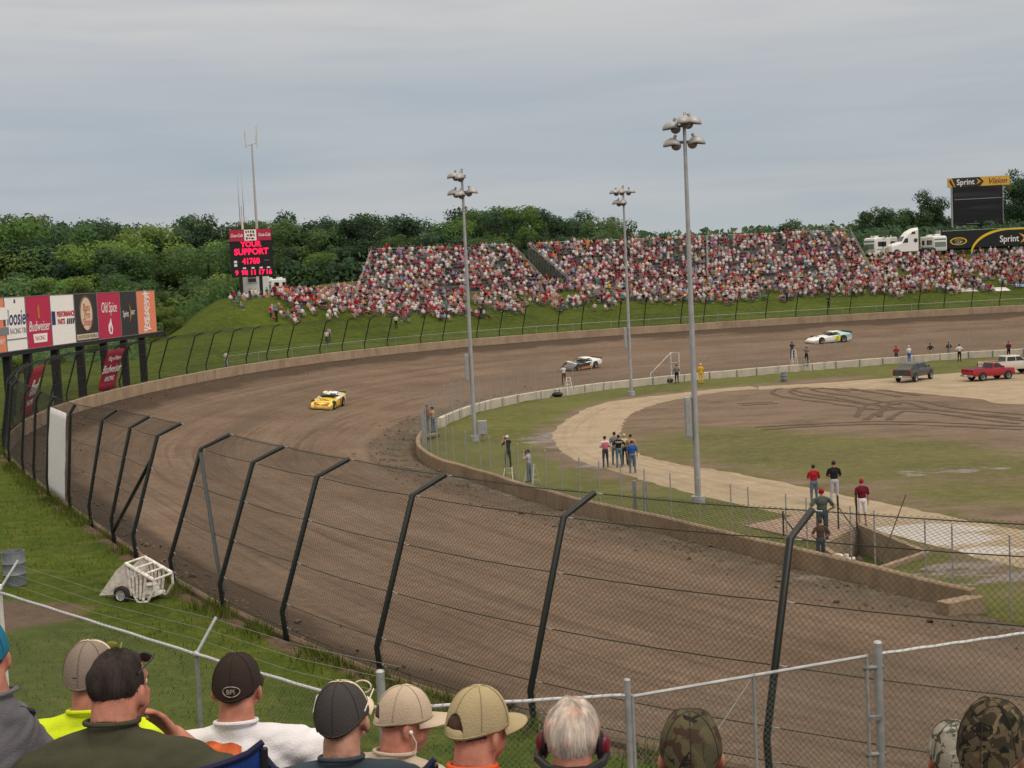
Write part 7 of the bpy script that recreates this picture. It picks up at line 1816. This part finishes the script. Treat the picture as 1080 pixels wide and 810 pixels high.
def crown_mesh(name, seed, n_leaf, size, shape='round', m=LEAFM):
    r = np.random.default_rng(seed); lobes = []
    nl = {'round': 16, 'tall': 15, 'bush': 11, 'poplar': 14}[shape]
    for k in range(nl):
        if shape == 'round': z = r.uniform(.30, .92); w = .40 * math.sqrt(max(.05, 1 - ((z - .58) / .46) ** 2)); a = r.uniform(0, 2 * PI); q = r.uniform(.2, 1); lobes.append((w * q * math.cos(a), w * q * math.sin(a), z, r.uniform(.09, .17)))
        elif shape == 'tall': z = r.uniform(.22, .95); w = .22 * (1.1 - z) ** .5 + .05; a = r.uniform(0, 2 * PI); q = r.uniform(.1, 1); lobes.append((w * q * math.cos(a), w * q * math.sin(a), z, r.uniform(.07, .13)))
        elif shape == 'poplar': z = .2 + .76 * k / nl; w = .10; a = r.uniform(0, 2 * PI); lobes.append((w * math.cos(a), w * math.sin(a), z, r.uniform(.055, .10)))
        else: a = r.uniform(0, 2 * PI); q = math.sqrt(r.uniform(0, 1)); lobes.append((.55 * q * math.cos(a), .55 * q * math.sin(a), r.uniform(.25, .75), r.uniform(.2, .32)))
    w = np.array([l[3] ** 2 for l in lobes]); idx = r.choice(len(lobes), n_leaf, p=w / w.sum()); L = np.array(lobes)[idx]
    d = r.normal(size=(n_leaf, 3)); d /= np.linalg.norm(d, axis=1)[:, None]; rad = L[:, 3] * (r.uniform(.35, 1.0, n_leaf) ** .5) * (1 + .25 * r.normal(size=n_leaf) * .6)
    P = L[:, :3] + d * rad[:, None] * np.array([1, 1, .85]); nrm = d + r.normal(size=(n_leaf, 3)) * .55 + np.array([0, 0, .35]); nrm /= np.linalg.norm(nrm, axis=1)[:, None]
    u = np.cross(nrm, r.normal(size=(n_leaf, 3))); u /= np.linalg.norm(u, axis=1)[:, None]; v = np.cross(nrm, u); sz = size * r.uniform(.55, 1.25, n_leaf)[:, None]
    V = np.stack([P - u * sz, P + v * sz * .55 - u * sz * .1, P + u * sz, P - v * sz * .55 + u * sz * .15], 1).reshape(-1, 3)
    me = bpy.data.meshes.new(name); me.from_pydata(V.tolist(), [], [(4 * i, 4 * i + 1, 4 * i + 2, 4 * i + 3) for i in range(n_leaf)]); me.materials.append(m); me.update(); return me, lobes
def trunk_mesh(name, lobes, seed, top=.8):
    r = random.Random(seed); mb = MB(); mb.tube([(0, 0, -.03), (.004, 0, .25), (.01, .008, .5), (0, .01, top)], [.022, .017, .011, .003], 8)
    for l in r.sample(lobes, min(9, len(lobes))): z0 = max(.15, l[2] - .22); mb.tube([(0, 0, z0), (l[0] * .5, l[1] * .5, z0 + (l[2] - z0) * .6), (l[0], l[1], l[2])], [.009, .006, .002], 5)
    o = mb.build(name, BARK); me = o.data; bpy.data.objects.remove(o); return me
KIND = {}
for nm, shape, n, sz, m, seeds in (('rounded mid-green broadleaf', 'round', 4600, .020, LEAFM, (1, 2, 3)), ('rounded dark green broadleaf', 'round', 4600, .020, LEAFD, (4, 5)), ('slender dark green', 'tall', 3400, .018, LEAFD, (6, 7)), ('bright green broadleaf', 'round', 4200, .022, LEAFL, (8, 9)), ('tall narrow', 'poplar', 1900, .016, LEAFM, (10, 11)), ('low bright green', 'bush', 2600, .055, LEAFL, (12, 13)), ('low mid-green', 'bush', 2600, .055, LEAFM, (14, 15))):
    KIND[nm] = []
    for s in seeds:
        cme, lo = crown_mesh('crown', s, n, sz, shape, m); KIND[nm].append((cme, trunk_mesh('trunk', lo, s, {'round': .8, 'tall': .9, 'poplar': .95, 'bush': .6}[shape])))
TT = [(-60, 232), (0, 230), (20, 228), (57, 225), (80, 235), (88, 240), (110, 228), (132, 242), (143, 233), (160, 236), (177, 231), (200, 226), (220, 228), (240, 235), (262, 232), (285, 229), (307, 226), (330, 229), (350, 226), (372, 228), (395, 225), (420, 226), (445, 233), (470, 236), (490, 222), (512, 217), (537, 216), (560, 219), (580, 217), (600, 226), (620, 230), (643, 225), (656, 232)]
def top_at(x):
    for (a, ya), (b, yb) in zip(TT, TT[1:]):
        if a <= x <= b: return ya + (yb - ya) * (x - a) / (b - a)
    return 240
TREES = []
rt_ = random.Random(21)
def tree(px, ytop, d, kind, row, wide=1.0):
    q = on_y(px, 300, d); g = H(q.x, q.y) if d < 330 else 4.0; h = on_y(px, ytop, d).z - g
    TREES.append(dict(px=px, p=Vector((q.x, q.y, g - .1)), h=h, kind=kind, row=row, w=wide))
x = -55
while x < 662:
    dd = rt_.uniform(250, 285) if x > 240 else rt_.uniform(235, 275)
    k = rt_.choices(['rounded mid-green broadleaf', 'rounded dark green broadleaf', 'slender dark green', 'bright green broadleaf', 'tall narrow'], (5, 4, 2, 1, .8) if x < 480 else (3, 6, 1, .3, .3))[0]
    tree(x, top_at(x) + rt_.uniform(-3, 5), dd, k, 'skyline', rt_.uniform(.85, 1.2)); x += rt_.uniform(8, 14)
x = -50
while x < 420:
    tree(x, rt_.uniform(250, 268), rt_.uniform(222, 240) if x < 240 else rt_.uniform(236, 250), rt_.choices(['rounded mid-green broadleaf', 'bright green broadleaf', 'rounded dark green broadleaf'], (5, 3, 3))[0], 'middle', rt_.uniform(1.0, 1.35)); x += rt_.uniform(13, 22)
x = 425
while x < 760:
    tree(x, rt_.uniform(243, 255), rt_.uniform(240, 252), rt_.choices(['rounded mid-green broadleaf', 'rounded dark green broadleaf'], (5, 4))[0], 'middle', rt_.uniform(1.0, 1.3)) if x < 648 else None; x += rt_.uniform(13, 20)
x = -45
while x < 252:
    tree(x, rt_.uniform(283, 308), rt_.uniform(196, 214), rt_.choices(['bright green broadleaf', 'low bright green', 'low mid-green', 'rounded mid-green broadleaf'], (3, 3, 2, 3))[0], 'front', rt_.uniform(1.0, 1.5)); x += rt_.uniform(11, 19)
for px, yt_, d, k, w in ((55, 370, 150, 'low bright green', 1), (12, 372, 140, 'low bright green', 1.1), (120, 366, 165, 'low mid-green', 1), (150, 345, 178, 'low bright green', 1.0), (170, 322, 186, 'bright green broadleaf', 1.2), (96, 360, 160, 'low bright green', 1.0)): tree(px, yt_, d, k, 'front', w)
# right-hand side beyond the stands
for px, yt_, d, k, w in ((770, 250, 300, 0, 1.2), (786, 243, 300, 0, 1.2), (803, 240, 310, 1, 1.2), (820, 236, 300, 0, 1.1), (834, 233, 305, 1, 1.2), (850, 236, 300, 0, 1.2), (866, 239, 300, 1, 1.2), (884, 237, 305, 0, 1.2), (900, 236, 290, 1, 1.1), (916, 227, 285, 0, 1.0), (931, 219, 280, 1, 1.0), (946, 215, 280, 1, 1.0), (955, 217, 278, 0, .9), (968, 228, 285, 0, 1.0), (979, 203, 275, 2, 1.0), (987, 207, 275, 2, 1.0), (996, 211, 280, 2, .95), (1010, 236, 285, 0, 1.1), (1026, 240, 280, 1, 1.2), (1045, 238, 285, 0, 1.2), (1062, 200, 265, 2, 1.0), (1071, 186, 262, 4, 1.2), (1078, 178, 262, 2, 1.0), (1090, 184, 260, 1, .9), (1105, 190, 262, 0, 1), (1125, 200, 262, 1, 1), (760, 256, 270, 0, 1.4), (800, 252, 268, 0, 1.4), (845, 250, 270, 1, 1.4), (890, 248, 268, 0, 1.4), (925, 246, 262, 0, 1.3), (960, 247, 262, 1, 1.3), (995, 249, 262, 0, 1.3), (1068, 236, 258, 3, 1.1), (1052, 240, 258, 3, 1.1)):
    tree(px, yt_, d, ['rounded mid-green broadleaf', 'rounded dark green broadleaf', 'slender dark green', 'bright green broadleaf', 'tall narrow'][k], 'right', w)
tree(251, 300, 188, 'slender dark green', 'scoreboard', .8)
TREES.sort(key=lambda t: t['px']); cnt = {}
for t in TREES:
    k = (t['row'], t['kind']); cnt[k] = cnt.get(k, 0) + 1
    where = {'skyline': 'on the wood skyline', 'middle': 'in the wood middle', 'front': 'along the wood edge', 'right': 'behind the right stands', 'scoreboard': 'beside the hut under the scoreboard'}[t['row']]
    kd = t['kind']; lab = '%s tree %s, %s such from left' % (kd, where, ordinal(cnt[k]))
    if t['row'] == 'scoreboard': lab = 'small dark green conical tree just left of the hut under the scoreboard'
    root = empty('tree', t['p'], rt_.uniform(0, 6.28), lab, 'tree', 'trees of the wood' if t['row'] != 'scoreboard' else None)
    cme, tme = rt_.choice(KIND[kd]); sw = t['h'] * t['w'] * (1.0 if 'low' not in kd else .9)
    for nm, me in (('crown', cme), ('trunk', tme)):
        o = link(bpy.data.objects.new(nm, me), root); o.scale = (sw, sw, t['h'])
# far wooded ridge and undergrowth: one mass each
def leaf_mass(name, pts, size, m, label, seed):
    r = np.random.default_rng(seed); n = len(pts); P = np.array(pts); nrm = r.normal(size=(n, 3)) + np.array([0, -.4, .5]); nrm /= np.linalg.norm(nrm, axis=1)[:, None]; u = np.cross(nrm, r.normal(size=(n, 3))); u /= np.linalg.norm(u, axis=1)[:, None]; v = np.cross(nrm, u); sz = size * r.uniform(.5, 1.3, n)[:, None]
    V = np.stack([P - u * sz, P + v * sz * .6, P + u * sz, P - v * sz * .6], 1).reshape(-1, 3); me = bpy.data.meshes.new(name); me.from_pydata(V.tolist(), [], [(4 * i, 4 * i + 1, 4 * i + 2, 4 * i + 3) for i in range(n)]); me.materials.append(m); me.update(); o = link(bpy.data.objects.new(name, me)); tag(o, label, name, None, 'stuff')
r = np.random.default_rng(3); pts = []
for i in range(26000):
    x = r.uniform(-420, 620); y = 560 + r.uniform(0, 120); hgt = 24.5 + 3.0 * MN.noise(Vector((x * .02, y * .02, 0))) + 2.2 * MN.noise(Vector((x * .09, y * .09, 3))); z = hgt * (r.uniform(0, 1) ** .35); pts.append((x, y - (hgt - z) * .0, z))
leaf_mass('far_woods', pts, 1.5, LEAFD, 'distant low wooded ridge seen between the near trees and the stands', 1)
pts = []
for i in range(15000):
    px = r.uniform(-70, 255); d = r.uniform(150, 232) if px < 150 else r.uniform(186, 232); q = on_y(px, 300, d); g_ = H(q.x, q.y)
    hh = (1.0 + 2.2 * max(0, MN.noise(Vector((q.x * .12, q.y * .12, 0))) + .3)) * smoothstep(148, 185, d); pts.append((q.x, q.y, g_ + hh * r.uniform(0, 1)))
leaf_mass('undergrowth', pts, .38, LEAFM, 'low undergrowth along the edge of the wood behind the billboards', 2)
pts = []
for i in range(14000):
    px = r.uniform(240, 1140); d = r.uniform(236, 262); q = on_y(px, 300, d); g_ = H(q.x, q.y); pts.append((q.x, q.y, g_ + (4.5 + 2 * MN.noise(Vector((q.x * .1, q.y * .1, 1)))) * r.uniform(0, 1)))
leaf_mass('undergrowth', pts, .5, LEAFD, 'dense undergrowth behind the bleachers and the crowd', 4)
# grass blades on the near verge and the closest slopes
def blades(n, region, hgt, w, m, label, seed):
    r = np.random.default_rng(seed); V = []; F = []
    for i in range(n):
        p = region(r)
        if p is None: continue
        a = r.uniform(0, PI); h = hgt * r.uniform(.5, 1.4); lx, ly = r.normal(0, h * .35, 2); dx, dy = math.cos(a) * w, math.sin(a) * w; o = len(V)
        V += [(p[0] - dx, p[1] - dy, p[2] - .01), (p[0] + dx, p[1] + dy, p[2] - .01), (p[0] + lx, p[1] + ly, p[2] + h)]; F.append((o, o + 1, o + 2))
    me = bpy.data.meshes.new('grass'); me.from_pydata(V, [], F); me.materials.append(m); me.update(); o = link(bpy.data.objects.new('grass', me)); tag(o, label, 'grass', None, 'stuff')
def m_blade():
    g = G('grass_blade'); geo = g.N.new('ShaderNodeNewGeometry'); n = g.noise(.35, detail=5, rough=.7)
    c = g.mix(g.mr(n, .35, .65), (.042, .072, .008), (.085, .118, .017)); c = g.mix(g.mr(geo.outputs['Random Per Island'], .6, 1, 0, .6), c, (.16, .145, .035)); return g.out(c, .9, .1)
MBL = m_blade()
def verge(r):
    x, y = r.uniform(-40, 14), r.uniform(14.5, 82)
    d = (OCN[:, 0] - x) ** 2 + (OCN[:, 1] - y) ** 2; i = int(d.argmin()); s = (x - OCN[i, 0]) * ONN[i, 0] + (y - OCN[i, 1]) * ONN[i, 1]
    if s < .3 or s > 16: return None
    dp = abs((x - PATHC.x) * .2425 + (y - PATHC.y) * .970)
    if x < -10.2 and y < 50 and dp < 1.6 + .6 * MN.noise(Vector((x * .8, y * .8, 0))): return None
    if MN.noise(Vector((x * .5, y * .5, 4))) < -.35: return None
    z = bank(i / PER, s) + .10 * MN.noise(Vector((x * .25, y * .25, 3))); return (x, y, z)
def weeds(r):
    i = int(r.integers(20, 92)); k = r.uniform(0, 1); p = OC[i].lerp(OC[i + 1], k); s = .22 + abs(r.normal()) * .35
    if MN.noise(Vector((p.x * .7, p.y * .7, 9))) < -.05: return None
    p = p + ON[i] * s; return (p.x, p.y, bank(i / PER, s))
blades(9000, weeds, .26, .014, MBL, 'tall weeds growing along the foot of the near wall and its posts', 6)
blades(90000, verge, .11, .012, MBL, 'rough green grass growing on the near verge outside the outer wall', 5)

# loose clods of dirt thrown against the two walls
r = np.random.default_rng(17); V = []; F = []
ico = bmesh.new(); bmesh.ops.create_icosphere(ico, subdivisions=1, radius=1); iv = np.array([v.co[:] for v in ico.verts]); iff = [[v.index for v in f.verts] for f in ico.faces]; ico.free()
for k in range(6500):
    i = int(r.integers(24, 150)); inner = r.uniform() < .6; v = abs(r.normal()) * .055 + .012 if inner else 1 - abs(r.normal()) * .05 - .012
    if not 0 < v < 1: continue
    p = IC[i].lerp(OC[i], v) + (IC[i + 1] - IC[i]) * r.uniform(0, 1); s = min(.11, r.lognormal(-3.45, .5)); z = trackz(v) + (.22 if v > .9 else .05); o = len(V)
    q = iv * (s * r.uniform(.7, 1.4, 3)) * (1 + .3 * r.normal(size=(len(iv), 1))) + np.array([p.x, p.y, z]); V.extend(map(tuple, q)); F.extend([[a + o for a in f] for f in iff])
me = bpy.data.meshes.new('dirt_clods'); me.from_pydata(V, [], F); me.materials.append(mat('clod_dirt', (.125, .088, .062), .95, noise=.35, nscale=.8)); me.update(); tag(link(bpy.data.objects.new('dirt_clods', me)), 'loose dirt clods thrown up against the inner and outer walls', 'dirt', None, 'stuff')
# ------------------------------------------------------------------ overcast daylight
SUN_EL, SUN_AZ = R(48), R(130)
w = bpy.data.worlds.new('World'); scene.world = w; w.use_nodes = True; nt = w.node_tree; N = nt.nodes; L = nt.links
bg = N['Background']; bg.inputs['Strength'].default_value = .1
sky = N.new('ShaderNodeTexSky'); sky.sky_type = 'NISHITA'; sky.sun_disc = False; sky.sun_elevation = SUN_EL; sky.sun_rotation = SUN_AZ; sky.air_density = 1.2; sky.dust_density = 2.5
tc = N.new('ShaderNodeTexCoord'); sep = N.new('ShaderNodeSeparateXYZ'); L.new(tc.outputs['Generated'], sep.inputs[0])
def mapr(v, a, b, c, d, sm=False):
    n = N.new('ShaderNodeMapRange'); n.clamp = True
    if sm: n.interpolation_type = 'SMOOTHSTEP'
    L.new(v, n.inputs[0]); [setattr(n.inputs[i], 'default_value', x) for i, x in zip((1, 2, 3, 4), (a, b, c, d))]; return n.outputs[0]
def cnoise(sc, mp, loc, detail=6, dist=.4):
    m = N.new('ShaderNodeMapping'); m.inputs['Scale'].default_value = mp; m.inputs['Location'].default_value = loc; L.new(tc.outputs['Generated'], m.inputs['Vector'])
    n = N.new('ShaderNodeTexNoise'); n.inputs['Scale'].default_value = sc; n.inputs['Detail'].default_value = detail; n.inputs['Distortion'].default_value = dist; L.new(m.outputs[0], n.inputs['Vector']); return n.outputs[0]
def wmix(f, a, b):
    n = N.new('ShaderNodeMix'); n.data_type = 'RGBA'
    for s, v in ((n.inputs['Factor'], f), (n.inputs[6], a), (n.inputs[7], b)):
        if hasattr(v, 'is_output'): L.new(v, s)
        elif isinstance(v, tuple): s.default_value = (*v, 1)
        else: s.default_value = v
    return n.outputs[2]
z = sep.outputs['Z']
# heavy layered cloud: dull blue-grey beneath, paler greyer sheets higher up
CL_LO, CL_BLUE, CL_HI = (3.62, 4.02, 4.22), (3.10, 3.58, 4.02), (4.90, 4.80, 4.74)
c = wmix(mapr(z, .0, .075, 0, 1, True), CL_LO, CL_BLUE)
c = wmix(mapr(z, .10, .20, 0, 1, True), c, CL_HI)
n1 = cnoise(2.2, (1, 1, 9), (0, 0, .3)); n2 = cnoise(5, (1, 1, 12), (3, 1, 0))
c = wmix(mapr(n1, .38, .66, 0, .6), c, (4.50, 4.52, 4.54)); c = wmix(mapr(n2, .46, .70, 0, .34), c, (2.85, 3.30, 3.82))
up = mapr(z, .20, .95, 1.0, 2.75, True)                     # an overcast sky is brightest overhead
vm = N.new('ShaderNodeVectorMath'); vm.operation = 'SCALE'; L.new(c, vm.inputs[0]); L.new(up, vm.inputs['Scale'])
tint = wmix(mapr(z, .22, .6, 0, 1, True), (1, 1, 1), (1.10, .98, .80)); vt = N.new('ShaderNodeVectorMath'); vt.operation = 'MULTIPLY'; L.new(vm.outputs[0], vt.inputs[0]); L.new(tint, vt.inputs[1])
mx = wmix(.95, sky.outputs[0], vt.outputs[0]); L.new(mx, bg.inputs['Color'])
sd = bpy.data.lights.new('sun', 'SUN'); sd.energy = 1.1; sd.angle = R(24); sd.color = (1, .95, .88); so = bpy.data.objects.new('sun', sd); COL.objects.link(so)
so.rotation_euler = (PI / 2 - SUN_EL, 0, PI - SUN_AZ) 
scene.view_settings.view_transform = 'Standard'; scene.view_settings.look = 'None'; scene.view_settings.exposure = 0.33; scene.view_settings.gamma = 1; scene.view_settings.use_curve_mapping = False
scene.render.engine = 'CYCLES'; cy = scene.cycles
cy.max_bounces = 6; cy.diffuse_bounces = 3; cy.glossy_bounces = 2; cy.transmission_bounces = 2; cy.transparent_max_bounces = 8; cy.use_denoising = True
cy.sample_clamp_indirect = 4; cy.use_adaptive_sampling = True; cy.adaptive_threshold = .01
try: cy.denoiser = 'OPENIMAGEDENOISE'
except Exception: pass
